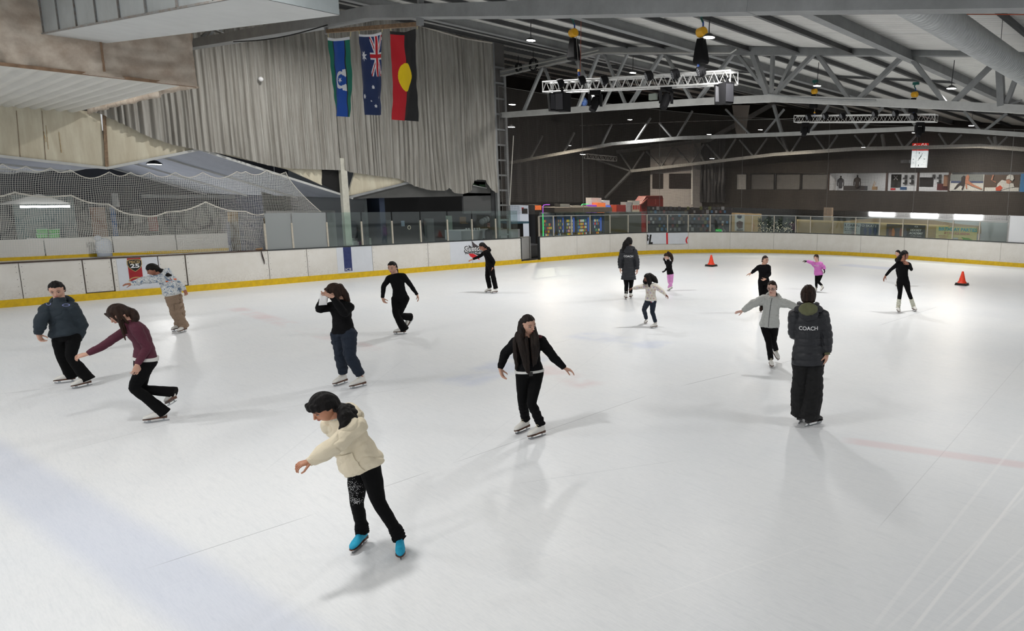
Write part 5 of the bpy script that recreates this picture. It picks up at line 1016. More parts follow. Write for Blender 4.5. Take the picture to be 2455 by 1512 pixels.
for nme, lab, x0, x1, y0, y1, c in (('wooden_door', 'brown wooden door at the back of the second rink', 215, 262, 496, 580, (132, 94, 72)), ('blue_door', 'bright blue panel beside the brown wooden door', 263, 286, 496, 580, (40, 96, 150)), ('blue_post', 'narrow blue wall strip right of the netting edge', 808, 818, 478, 508, (20, 70, 96))):
    X = -40.9 if x0 < 600 else -27; a, b = onX(x0, y0, X), onX(x1, y1, X); t = thing(nme, lab, 'door' if 'door' in nme else 'wall strip', (X, a.y, 0)); m = MB(); m.box(X-.06, X, a.y, b.y, 0, a.z); m.build('leaf', mat('d_'+nme, c, .6, var=.15), t)
for i, (nme, lab, cat, x0, x1, y0, y1, X, c) in enumerate([('control_box', 'tall white cabinet mounted high beside the blue panel', 'cabinet', 268, 287, 463, 496, -40.96, (170, 172, 172)), ('red_banner', 'red cloth banner hanging at the back of the second rink', 'banner', 355, 381, 518, 553, -40.96, (140, 36, 34)), ('white_tarp', 'pale tarpaulin slung beside the red banner', 'tarpaulin', 318, 342, 500, 536, -40.96, (120, 122, 122)),
     ('stored_gear', 'yellow equipment stored at the back of the second rink', 'equipment', 548, 572, 508, 530, -34, (110, 84, 40)), ('stored_gear', 'dark blue equipment pile under the yellow one', 'equipment', 545, 585, 532, 556, -34, (30, 38, 66)), ('wall_beam', 'pale horizontal beam under the lean-to roof', 'beam', 340, 640, 466, 476, -38.9, (112, 116, 120))]):
    a, b = onX(x0, y0, X), onX(x1, y1, X); zb = 0 if nme == 'stored_gear' else b.z; t = thing(nme, lab, cat, (X, a.y, zb)); m = MB()
    m.box(X-.15, X, a.y, b.y, zb, a.z); m.build('body', mat('q_%d' % i, c, .7, var=.3), t)
t = thing('exit_sign', 'small green lit exit sign above the second rink exit', 'sign', onX(664, 483, -33)); a, b = onX(659, 480, -33), onX(671, 487, -33); m = MB(); m.box(-33.1, -33, a.y, b.y, b.z, a.z); m.build('box', mat('exit_teal', (120, 220, 190), .5, emit=((110, 225, 190), 1.2)), t)
t = thing('person', 'person in a white hooded top, only head and back above the far boards', 'person', Q(243, 575, -38.4)); p = Q(243, 574, -38.3); m = MB(); m.loft([[p + Vector((w*.6*math.cos(a), w*math.sin(a)+.05, z)) for a in [2*PI*k/14 for k in range(14)]] for w, z in ((.25, -.72), (.27, -.3), (.26, -.1), (.18, .02), (.1, .06))]); m.ell(p + Vector((.05, -.12, .06)), (.12, 0, 0), (0, .13, 0), (0, 0, .13)); m.build('body', mat('hood_white', (190, 196, 204), .8), t, smooth=True)
# ------------------------------------------------------------------ high bay lamps
M_lens = mat('lamp_lens', (255, 255, 255), .4, emit=((255, 252, 245), 18)); M_hous = mat('lamp_housing', (40, 40, 42), .5)
def bay(p, label, s=.62, top=None, proto=[None]):
    if proto[0] is None or s != .62:
        t = thing('high_bay_light', label, 'lamp', p, 'high bay lights'); m = MB(); m.lathe(p, [(.06*s, .1*s), (.10*s, .08*s), (.21*s, .0), (.225*s, -.03*s), (.2*s, -.035*s)], 24); m.build('reflector', M_hous, t, smooth=True)
        m = MB(); m.lathe(p, [(.001, -.045*s), (.19*s, -.045*s), (.195*s, -.03*s), (.001, -.028*s)], 24); m.build('lens', M_lens, t); m = MB(); m.tube([p + Vector((0, 0, .08*s)), p + Vector((0, 0, .3*s)), p + Vector((.03, 0, .7))], .012, 5); m.build('hook', M_dark, t)
        if s == .62: proto[0] = t
    else: t = dup(proto[0], p, label)
    return t
near = ['left of the black chain bag, below the truss', 'beside the right chain bag under the roof', 'above the long lighting truss, centre', 'beside the small yellow hoist', 'above the far lighting truss, right side', 'in the netting below the long lighting truss', 'near the right edge behind the white truss chord', 'left of the hanging clock, just above it', 'in the netting left of the far lighting truss', 'above the white tower block, right', 'left in the netting, near the short angled truss']
for p, n in zip(LAMP_POS, near): bay(p, 'round white high bay lamp ' + n)
for (x, y, X), n in zip(((1228, 249, -31), (1226, 303, -31), (1397, 369, -36)), ('just right of the laddered column, upper', 'just right of the laddered column, lower', 'next to the short angled truss')): bay(onX(x, y, X), 'small far lamp ' + n, .9)
for (x, y), n in zip(((1700, 321), (1753, 323), (1707, 379)), ('left one of the pair under the third truss', 'right one of the pair under the third truss', 'on the face of the far dark wall')): bay(onY(x, y, 38), 'small far lamp ' + n, .8)
m = MB(); q_ = onX(664, 480, -33); m.tube([q_, q_ + Vector((0, 0, 1.6))], .01, 5); m.build('hanger', M_white_steel, [o for o in bpy.data.objects if o.name == 'exit_sign.001'][0])
p = onX(370, 391, -28); bay(p, 'hanging lamp under the lean-to roof beyond the netting', .95); lamp(p - Vector((0, 0, .1)), 90, .3)
for q, e in (((-33, 27, 5.8), 420), ((-24, 37, 6.2), 420), ((-36, 36, 6.0), 330), ((-33, 8, 3.2), 200), ((-12, 38, 6.0), 380), ((-28.5, 15, 3.3), 22), ((-40.0, 3.5, 2.1), 25)): lamp(q, e, .5, warm=(q[1] > 20))  # unseen fill lamps without fixtures, added to lift the rear hall and side areas
# ------------------------------------------------------------------ lighting trusses and their lamps
M_tr = mat('truss_alu', (214, 214, 212), .35, .5); M_blk = mat('gear_black', (14, 14, 16), .75, spec=.2); M_led = mat('led_face', (150, 152, 156), .3, .3)
def box_truss(label, A, B, w, h, seg, r=.022):
    A, B = Vector(A), Vector(B); t = thing('lighting_truss', label, 'lighting truss', (A+B)/2, 'lighting trusses'); d = (B-A).normalized(); s = Vector((-d.y, d.x, 0)).normalized(); u = Vector((0, 0, 1)); L = (B-A).length
    cs = [(s*w/2*i + u*h/2*j) for i in (-1, 1) for j in (-1, 1)]
    for c in cs: m = MB(); m.tube([A+c, B+c], r, 8); m.build('chord', M_tr, t)
    m = MB(); n = int(L/seg)
    for k in range(n):
        for side in (-1, 1):
            a = A + d*(L*k/n); b = A + d*(L*(k+.5)/n); c = A + d*(L*(k+1)/n); m.tube([a + s*side*w/2 - u*h/2, b + s*side*w/2 + u*h/2, c + s*side*w/2 - u*h/2], r*.5, 5)
        a = A + d*(L*k/n); b = A + d*(L*(k+1)/n); m.tube([a - s*w/2 + u*h/2, b + s*w/2 + u*h/2], r*.5, 5); m.tube([a + s*w/2 - u*h/2, b - s*w/2 - u*h/2], r*.5, 5)
    m.build('lacing', M_tr, t)
    for e in (A, B): m = MB(); m.tube([e+cs[0], e+cs[1], e+cs[3], e+cs[2], e+cs[0]], r*.7, 6); m.build('end_frame', M_tr, t)
    return t
T1a, T1b = onY(1311, 210, 13), onY(1760, 186, 13); box_truss('long silver box truss carrying lights in front of the second roof truss', T1a, T1b, .29, .27, .3)
T2a, T2b = onY(1908, 285.5, 24), onY(2245, 283, 24); box_truss('smaller far silver box truss with lights, right of the long one', T2a, T2b, .29, .25, .3, .018)
T3a, T3b = onX(1404, 374, -34), onX(1475, 381, -34); box_truss('short far angled truss piece in the netting', T3a, T3b, .3, .3, .4, .02)
def par_can(x, y, Y, label, s=1.0, face=(-.55, -.75, -.35)):
    p = onY(x, y, Y); f = Vector(face).normalized(); t = thing('par_light', label, 'stage light', p, 'round stage lights'); m = MB(); m.lathe(p - f*.10*s, [(.05*s, 0), (.10*s, .02), (.115*s, .08*s), (.12*s, .18*s), (.11*s, .18*s), (.105*s, .165*s), (.001, .165*s)], 20, f); m.build('housing', M_blk, t, smooth=False)
    a = f.cross(Vector((0, 0, 1))).normalized(); b = a.cross(f); m = MB(); m.lathe(p - f*.10*s, [(.001, .17*s), (.1*s, .17*s), (.1*s, .168*s), (.001, .168*s)], 20, f)
    m.build('face', mat('led_plate', (70, 70, 74), .4), t); m = MB()
    for R, n in ((.035, 5), (.078, 11)):
        for k in range(n): q = p + f*.075*s + a*R*s*math.cos(2*PI*k/n) + b*R*s*math.sin(2*PI*k/n); m.lathe(q, [(.001, .0), (.016*s, .0), (.012*s, .01), (.001, .01)], 8, f)
    m.build('led_cells', M_led, t, kind='stuff'); m = MB(); m.tube([p + a*.13*s, p + a*.13*s - Vector((0, 0, .12*s)) - f*.05, p - a*.13*s - Vector((0, 0, .12*s)) - f*.05, p - a*.13*s], .012*s, 5); m.build('yoke', M_blk, t)
for i, (x, y) in enumerate(((1344, 199), (1395, 192), (1449, 191), (1556, 181), (1619, 177), (1681, 171))): par_can(x, y, 12.7, 'round LED stage light on the long truss, %s from left' % ORD[i])
for i, (x, y) in enumerate(((1938, 280), (1979, 278), (2020, 277), (2098, 272), (2147, 271), (2191, 279))): par_can(x, y, 23.7, 'small round LED stage light on the far truss, %s from left' % ORD[i])
def moving_head(x, y0, y1, Y, label, tilt=(-.5, -.5, -.7), s=1.0):
    """y0 top (clamp) and y1 bottom pixel row"""
    a = onY(x, y0, Y); b = onY(x, y1, Y); h = (a.z-b.z); t = thing('moving_head_light', label, 'stage light', a, 'moving head lights'); R_ = Vector((math.cos(.75), math.sin(.75), 0)); F_ = Vector((math.sin(.75), -math.cos(.75), 0))
    m = MB(); c = a - Vector((0, 0, h*.1)); m.obox(c, R_*h*.24, F_*h*.14, Vector((0, 0, h*.09))); m.build('base', M_blk, t)
    for sd in (-1, 1): m = MB(); m.loft([[a + R_*sd*h*.24 + F_*h*w*1.2*q - Vector((0, 0, h*z)) + R_*h*.06*p_ for p_, q in ((-1, -1), (1, -1), (1, 1), (-1, 1))] for w, z in ((.12, .18), (.13, .4), (.10, .62), (.05, .68))]); m.build('yoke_arm', M_blk, t)
    f = (F_*.45 + Vector((0, 0, -1)) - R_*.35).normalized(); c = a - Vector((0, 0, h*.5)); m = MB(); m.lathe(c - f*h*.22, [(.10*h, 0), (.18*h, .06*h), (.19*h, .3*h), (.17*h, .55*h), (.15*h, .66*h), (.001, .66*h)], 16, f); m.build('head', M_blk, t, smooth=False)
    m = MB(); m.lathe(c + f*h*.41, [(.001, 0), (.11*h, 0), (.11*h, .004), (.001, .004)], 16, f); m.build('lens', mat('lens_dark', (60, 64, 70), .1), t)
moving_head(1427, 216, 273, 13, 'moving head light hanging under the long truss, left'); moving_head(1597, 208, 267, 13, 'moving head light hanging under the long truss, right of centre')
moving_head(1931, 294, 330, 24, 'moving head light under the left end of the far truss'); moving_head(2206, 293, 331, 24, 'moving head light under the right end of the far truss')
def speaker(x0, x1, y0, y1, Y, label, rot):
    a = onY(x0, y0, Y); b = onY(x1, y1, Y); c = (a+b)/2; w = (b.x-a.x)/2*.85; h = (a.z-b.z)/2; R_ = Vector((math.cos(rot), math.sin(rot), 0)); F_ = Vector((R_.y, -R_.x, 0)); t = thing('loudspeaker', label, 'loudspeaker', c, 'truss loudspeakers'); m = MB()
    tp = Vector((0, 0, 1)); m.loft([[c + tp*z*h + R_*w*i*k + F_*.16*j for i, j in ((-1, -.8), (1, -.8), (.7, 1), (-.7, 1))] for z, k in ((-1, .85), (1, 1))]); m.build('cabinet', M_blk, t); m = MB(); m.obox(c + F_*.165, R_*w*.55, F_*.005, tp*h*.85); m.build('grille', mat('grille', (52, 52, 56), .5), t)
    m = MB(); m.bar(c + tp*h, c + tp*(h+.12), .05, .05); m.build('clamp', M_blk, t)
speaker(1316, 1342, 226, 265, 13.05, 'black loudspeaker under the left end of the long truss, rear one', .9); speaker(1334, 1363, 224, 266, 12.75, 'black loudspeaker under the left end of the long truss, front one', .3)
speaker(1712, 1734, 200, 249, 13.05, 'black loudspeaker under the right end of the long truss, left one', .6); speaker(1727, 1759, 201, 248, 12.75, 'black loudspeaker under the right end of the long truss, right one', 1.0)
def hoist(x, y, xb, yb, Y, label, s=1.0):
    a = onY(x, y, Y); e = onY(xb, yb, Y); t = thing('chain_hoist', label, 'hoist', a, 'chain hoists'); z = Vector((0, 0, 1))
    m = MB(); m.obox(a, (.12*s, 0, 0), (0, .04, 0), (0, 0, .05*s)); m.tube([a + z*.0, a + Vector((-.06*s, 0, -.1*s)), a - z*.2*s], .025*s, 6); m.build('beam_clamp', mat('hoist_green', (20, 92, 84), .5), t)
    m = MB(); m.tube([a - z*.18*s, a - z*.3*s], .02*s, 6); m.build('hook', mat('hook_blue', (40, 80, 160), .4), t); m = MB(); m.lathe(a - z*.42*s + Vector((-.13*s, 0, 0)), [(.08*s, 0), (.11*s, .03*s), (.11*s, .22*s), (.08*s, .25*s)], 14, (1, -.3, 0)); m.build('motor', mat('hoist_yellow', (236, 176, 30), .45), t)
    m = MB(); q = a - z*.55*s + Vector((-.05, 0, 0)); m.loft([[q + Vector((w*s*i, w*s*.8*j, -zz*s)) for i, j in ((-1, -1), (1, -1), (1, 1), (-1, 1))] for w, zz in ((.08, 0), (.12, .25), (.15, .5), (.13, .56))]); m.build('chain_bag', M_blk, t)
    m = MB(); m.tube([a - z*.5*s + Vector((.06, 0, 0)), e], .008, 5); m.build('chain', M_alu, t); m = MB(); m.obox(e + z*.03, (.025, 0, 0), (0, .025, 0), (0, 0, .03)); m.build('chain_stop', MATS['hoist_yellow'], t); m = MB(); m.tube([e, e - z*.1], .03, 6); m.build('lower_hook', MATS['hook_blue'], t)
hoist(1377, 40, 1388, 172, 12.95, 'yellow chain hoist with black bag above the left of the long truss'); hoist(1686, 32, 1674, 152, 12.95, 'yellow chain hoist with black bag above the right of the long truss'); hoist(1955, 195, 1953, 272, 24, 'small far chain hoist above the left of the far truss', .9); hoist(2196, 200, 2191, 265, 24, 'small far chain hoist above the right of the far truss', .9)
for i, (x, y, r) in enumerate(((1243, 162, .16), (1279, 155, .22))):
    p = onY(x, y, 17.4); t = thing('cable_coil', 'black cable coil hung beside the column, %s one' % ('smaller left', 'larger right')[i], 'cable', p, 'cable coils'); m = MB(); rnd = random.Random(i)
    for k in range(7): ph = rnd.random()*6; m.tube([p + Vector((math.cos(a+ph)*r*rnd.uniform(.9, 1.05), .05*math.sin(a*2+k), math.sin(a+ph)*r*rnd.uniform(.9, 1.05))) for a in [2*PI*j/16 for j in range(17)]], .014, 5, cap=False)
    m.tube([p + Vector((0, 0, r)), p + Vector((0, 0, r+.3))], .012, 4); m.build('loops', M_blk, t)
t = thing('flood_light', 'small square white flood light under the second truss', 'lamp', onY(1563, 231, 18)); a, b = onY(1555, 225, 18), onY(1572, 238, 18); m = MB(); m.box(a.x, b.x, 18, 18.1, b.z, a.z); m.build('body', mat('flood_pale', (150, 160, 150), .4), t)
t = thing('mirror_ball', 'crumpled blue and silver foil ball hanging behind the speakers', 'ball', onY(1399, 244, 20)); p = onY(1399, 244, 20); m = MB(); m.ell(p, (.17, 0, 0), (0, .17, 0), (0, 0, .19), 12, 8); o = m.build('ball', mat('foil_blue', (120, 150, 200), .3, .6, var=.8, vscale=9, c2=(30, 70, 150)), t)
def cable(pts, r, mm, label, nme='cable'):
    m = MB(); m.tube(pts, r, 5); o = m.build(nme, mm); tag(o, label, 'cable')
M_orange = mat('rope_orange', (190, 90, 60), .7)
cable([onY(x, y, 12) for x, y in ((1900, 15), (2000, 24), (2100, 29), (2250, 34), (2455, 35))], .008, M_orange, 'thin orange cord strung under the roof at upper right'); cable([onY(1393, 35, 13), onY(1392, 125, 13), onY(1391, 185, 13)], .006, M_orange, 'thin orange cord hanging beside the left chain hoist')
def sagc(a, b, s, n=8): return [a.lerp(b, k/n) - Vector((0, 0, s*math.sin(PI*k/n))) for k in range(n+1)]
cable(sagc(onY(560, 100, 6.6), onY(785, 60, 6.6), .08), .012, M_blk, 'black cable lying along the nearest truss left of the flags'); cable(sagc(onY(1840, 225, 17.5), onY(2100, 240, 17.5), .05), .02, M_steel, 'grey conduit along the second truss lower chord')
cable([onY(x, y, 17.4) for x, y in ((1200, 182), (1435, 127), (1752, 127), (1766, 118), (1766, 106), (1758, 97))], .03, M_alu, 'grey conduit pipe following the second truss top chord', 'conduit'); cable([onY(x, y, 17.3) for x, y in ((1200, 172), (1435, 120))], .03, M_alu, 'second grey conduit pipe beside the column', 'conduit')
a = onX(1231, 325, -24.0); b = onX(1222, 492, -24.0); cable([a, b], .014, MATS['rope_white'], 'pale hanging rope beside the laddered column', 'rope')
cable([onY(1390, 301, 30), onY(1650, 291, 30), onY(1908, 284, 30)], .012, M_alu, 'thin taut wire leading to the far lighting truss', 'wire')
t = thing('hanging_sheet', 'pale sheet hanging under the roof behind the long truss', 'sheet', onY(1775, 290, 33)); m = MB(); m.prism([onY(x, y, 33) for x, y in ((1755, 252), (1797, 252), (1787, 322), (1765, 322))], (0, .03, 0)); m.build('cloth', mat('sheet_pale', (150, 142, 134), .8), t)
# ------------------------------------------------------------------ cones and glove
def cone(x, y, yt, label, two):
    p = onZ(x, y); top = None; h = .40
    t = thing('traffic_cone', label, 'cone', p, 'training cones'); m = MB(); m.box(p.x-.2, p.x+.2, p.y-.2, p.y+.2, 0, .035)
    if two: m.box(p.x-.19, p.x+.19, p.y-.19, p.y+.19, .045, .08)
    m.build('base', mat('cone_base', (44, 36, 32), .6), t); m = MB(); m.lathe((p.x, p.y, .06), [(.15, 0), (.135, .03), (.035, .42), (.03, .435), (.001, .435)], 24); m.build('body', mat('cone_orange', (240, 62, 24), .45), t, smooth=False)
    if two: m = MB(); m.lathe((p.x, p.y, .075), [(.17, 0), (.15, .035), (.13, .07)], 20); m.build('lower_cone_rim', MATS['cone_orange'], t)
cone(1705, 638, 611, 'orange cone on the ice at centre back, near the corner boards', True); cone(2306, 683, 652, 'orange cone on the ice at the far right', True)
t = thing('lost_glove', 'brown glove lying on the side board cap with a dangling lace', 'glove', onX(621, 601, XL-.06)); p = onX(621, 601, XL-.06); p.z = BH+.06; m = MB(); m.ell(p, (.05, 0, 0), (0, .1, 0), (0, 0, .035)); m.ell(p + Vector((0, .08, .02)), (.03, 0, 0), (0, .03, 0), (0, 0, .03)); m.build('palm', mat('glove_brown', (150, 118, 84), .8, var=.4, vscale=20), t, smooth=True)
m = MB(); q = p + Vector((.09, .03, -.05)); m.tube([q, q + Vector((0, .02, -.15)), q + Vector((0, .05, -.3)), q + Vector((0, .06, -.42))], [.012, .02, .018, .008], 6); m.build('lace', mat('lace_dark', (70, 62, 60), .8), t)
# ------------------------------------------------------------------ people
M_skin = {}
def skin(k, c):
    if k not in M_skin:
        m = mat('skin_'+k, c, .5, var=.10, vscale=9, c2=tuple(int(v*.92) for v in c)); m.node_tree.nodes['Principled BSDF'].inputs['Subsurface Weight'].default_value = .05; M_skin[k] = m
    return M_skin[k]
def voxel(mb, name, material, parent, vox, smooth=2, disp=None, grooves=None):
    """fuse the closed pieces of mb into one continuous surface"""
    me = bpy.data.meshes.new('tmp'); me.from_pydata(mb.v, [], mb.f); fix_normals(me)
    ob = bpy.data.objects.new('tmp', me); COL.objects.link(ob)
    r = ob.modifiers.new('r', 'REMESH'); r.mode = 'VOXEL'; r.voxel_size = vox; r.use_smooth_shade = True
    if smooth: s = ob.modifiers.new('s', 'SMOOTH'); s.factor = .5; s.iterations = smooth
    dg = bpy.context.evaluated_depsgraph_get(); dg.update(); out = bpy.data.meshes.new_from_object(ob.evaluated_get(dg))
    bpy.data.objects.remove(ob); bpy.data.meshes.remove(me)
    if disp:
        nn = [v.normal.copy() for v in out.vertices]
        for v, n in zip(out.vertices, nn): v.co += n*disp(v.co)
    off = wloc(parent)
    for v in out.vertices: v.co -= off
    out.materials.clear(); out.materials.append(material); out.polygons.foreach_set('use_smooth', [True]*len(out.polygons)); out.update(); out.name = name
    return link(name, out, parent)
def ring(c, a, b, n=18):
    return [c + a*math.cos(2*PI*k/n) + b*math.sin(2*PI*k/n) for k in range(n)]
def limb(mb, pts, rad, seg=5, n=14):
    """smooth tapered tube through joints"""
    P_ = [Vector(p) for p in pts]; out, rr = [], []
    Q_ = [P_[0]*2-P_[1]] + P_ + [P_[-1]*2-P_[-2]]
    for i in range(len(P_)-1):
        p0, p1, p2, p3 = Q_[i], Q_[i+1], Q_[i+2], Q_[i+3]
        for k in range(seg):
            t = k/seg; t2, t3 = t*t, t*t*t; T_ = .5
            m1, m2 = (p2-p0)*T_*.6, (p3-p1)*T_*.6
            out.append(p1*(2*t3-3*t2+1) + m1*(t3-2*t2+t) + p2*(-2*t3+3*t2) + m2*(t3-t2)); rr.append(rad[i]+(rad[i+1]-rad[i])*t)
    out.append(P_[-1]); rr.append(rad[-1]); mb.tube(out, rr, n)
    mb.ell(out[0], (rr[0], 0, 0), (0, rr[0], 0), (0, 0, rr[0]), 12, 8)
def hand_pieces(mb, w, d, nrm, L, curl, left):
    """w wrist, d direction, nrm palm-side normal, L hand length, curl 0..1"""
    d = d.normalized(); nrm = (nrm - d*nrm.dot(d)).normalized(); s = d.cross(nrm)*(1 if left else -1)
    def pt(a, b, c): return w + d*(a*L) + s*(b*L) + nrm*(c*L)
    mb.loft([[pt(a, b*math.cos(q), c*math.sin(q)) for q in [2*PI*k/12 for k in range(12)]] for a, b, c in ((-.12, .14, .13), (.05, .16, .12), (.25, .21, .11), (.42, .225, .095), (.52, .20, .07))])
    for i, (off, ln) in enumerate(((.175, .44), (.06, .50), (-.06, .46), (-.17, .36))):
        p = pt(.46, off, 0); a0 = curl*.55+.05*i*curl; ps = [p]; ang = a0; dd = d + s*off*.75
        for j, q in enumerate((.42, .32, .26)):
            v = (dd.normalized()*math.cos(ang) + nrm*math.sin(ang)); p = p + v*ln*L*q; ps.append(p); ang += curl*(.75 - .1*j)
        mb.tube(ps, [.047*L, .044*L, .040*L, .032*L], 8)
    ps = [pt(.12, .16, .04), pt(.30, .30, .10), pt(.44, .34+.02*(1-curl), .18+.08*curl), pt(.56, .31, .24+.1*curl)]
    mb.tube(ps, [.07*L, .062*L, .052*L, .04*L], 8)
def skate(par, contact, yaw_dir, ankle, s, boot_mat, heel_mat, lift=0.0, pitch=0.0, cover=False, roll=0.0):
    """figure skate: boot as the part, with heel, blade and laces as its pieces"""
    f0 = Vector((yaw_dir.x, yaw_dir.y, 0)).normalized(); sd = Vector((-f0.y, f0.x, 0)); z = Vector((0, 0, 1))
    f = f0*math.cos(pitch) - z*math.sin(pitch); up = z*math.cos(pitch) + f0*math.sin(pitch); up = (up + sd*roll).normalized(); sd = up.cross(f).normalized()
    o = contact; k = s*1.0
    def p(x, y, h): return o + f*x*k + sd*y*k + up*h*k
    hb = .045; m = MB()
    secs = [(-.105, .026, .02, .05), (-.10, .034, .018, .10), (-.06, .038, .018, .11), (-.02, .038, .017, .105), (.03, .042, .016, .085), (.075, .046, .015, .066), (.115, .042, .014, .05), (.14, .028, .014, .034), (.15, .012, .016, .026)]
    m.loft([[p(x, w*math.cos(a), hb + .012 + (h-.0)/2 + (h/2)*math.sin(a)) for a in [2*PI*q/16 for q in range(16)]] for x, w, lo, h in secs])
    
    m.loft([ring(p(-.045, 0, .08), f*.058*k, sd*.038*k), ring(p(-.052, 0, .14), f*.052*k, sd*.037*k), ring(p(-.056, 0, .175), f*.05*k, sd*.037*k), ring(p(-.056, 0, .175) + ankle*.055*k, f*.053*k, sd*.041*k)])
    boot = voxel(m, 'skate_boot', boot_mat, par, .006*s, 2)
    m = MB(); m.loft([[p(x, w*math.cos(a), hb + t_ + .006 + .007*math.sin(a)) for a in [2*PI*q/16 for q in range(16)]] for x, w, t_ in ((-.108, .02, .0), (-.10, .036, .0), (-.05, .034, .0), (0, .034, 0), (.06, .046, 0), (.11, .044, 0), (.145, .026, 0), (.153, .01, 0))])
    m.loft([[p(x, y, h) for x, y in ((-.112, -.03), (-.112, .03), (-.045, .026), (-.045, -.026))] for h in (hb-.0, hb+.032)]); m.build('sole_and_heel', heel_mat, boot)
    m = MB(); prof = [(-.135, 0.003), (-.132, .012), (-.085, .014), (-.085, .046), (-.06, .046), (-.062, .014), (.065, .014), (.07, .046), (.095, .046), (.105, .018), (.135, .030), (.145, .024), (.142, .012), (.12, .003), (.04, 0), (-.06, 0)]
    m.prism([p(x, -.0035, h) for x, h in prof], sd*.007*k); m.build('blade', mat('blade_steel', (170, 174, 178), .25, .9), boot)
    if not cover:
        m = MB()
        for i in range(6): h = .10+.022*i; x = .03-.013*i; m.tube([p(x+.006, -.026, h+.004), p(x+.022, 0, h+.012), p(x+.006, .026, h+.004)], .004*k, 5)
        m.build('laces', mat('lace_cream', (216, 208, 180), .8), boot)
    return boot
HAIR = {'black': mat('hair_black', (19, 15, 14), .6, spec=.22, var=.5, vscale=34, vstretch=(1, 1, .12), c2=(10, 8, 8), bump=.8, bscale=70), 'brown': mat('hair_brown', (54, 37, 28), .6, spec=.22, var=.5, vscale=34, vstretch=(1, 1, .12), c2=(28, 18, 14), bump=.8, bscale=70),
        'ombre': mat('hair_darkbrown', (34, 24, 18), .6, spec=.22, var=.5, vscale=34, vstretch=(1, 1, .12), c2=(18, 12, 10), bump=.8, bscale=70)}
SB_ = mat('skate_white', (228, 226, 220), .35, var=.06, vscale=10); SH_ = mat('skate_heel', (92, 62, 48), .5); SK_ = mat('skate_black', (24, 22, 24), .35); SCY = mat('boot_cover_cyan', (30, 170, 206), .7, var=.25, vscale=14, c2=(18, 140, 180), bump=.4, bscale=30)
EYE_W = mat('eye_white', (206, 200, 196), .3); EYE_D = mat('eye_dark', (28, 18, 16), .3); LIP = mat('lips_rose', (168, 92, 88), .5); BRW = mat('eyebrow', (40, 28, 24), .8)
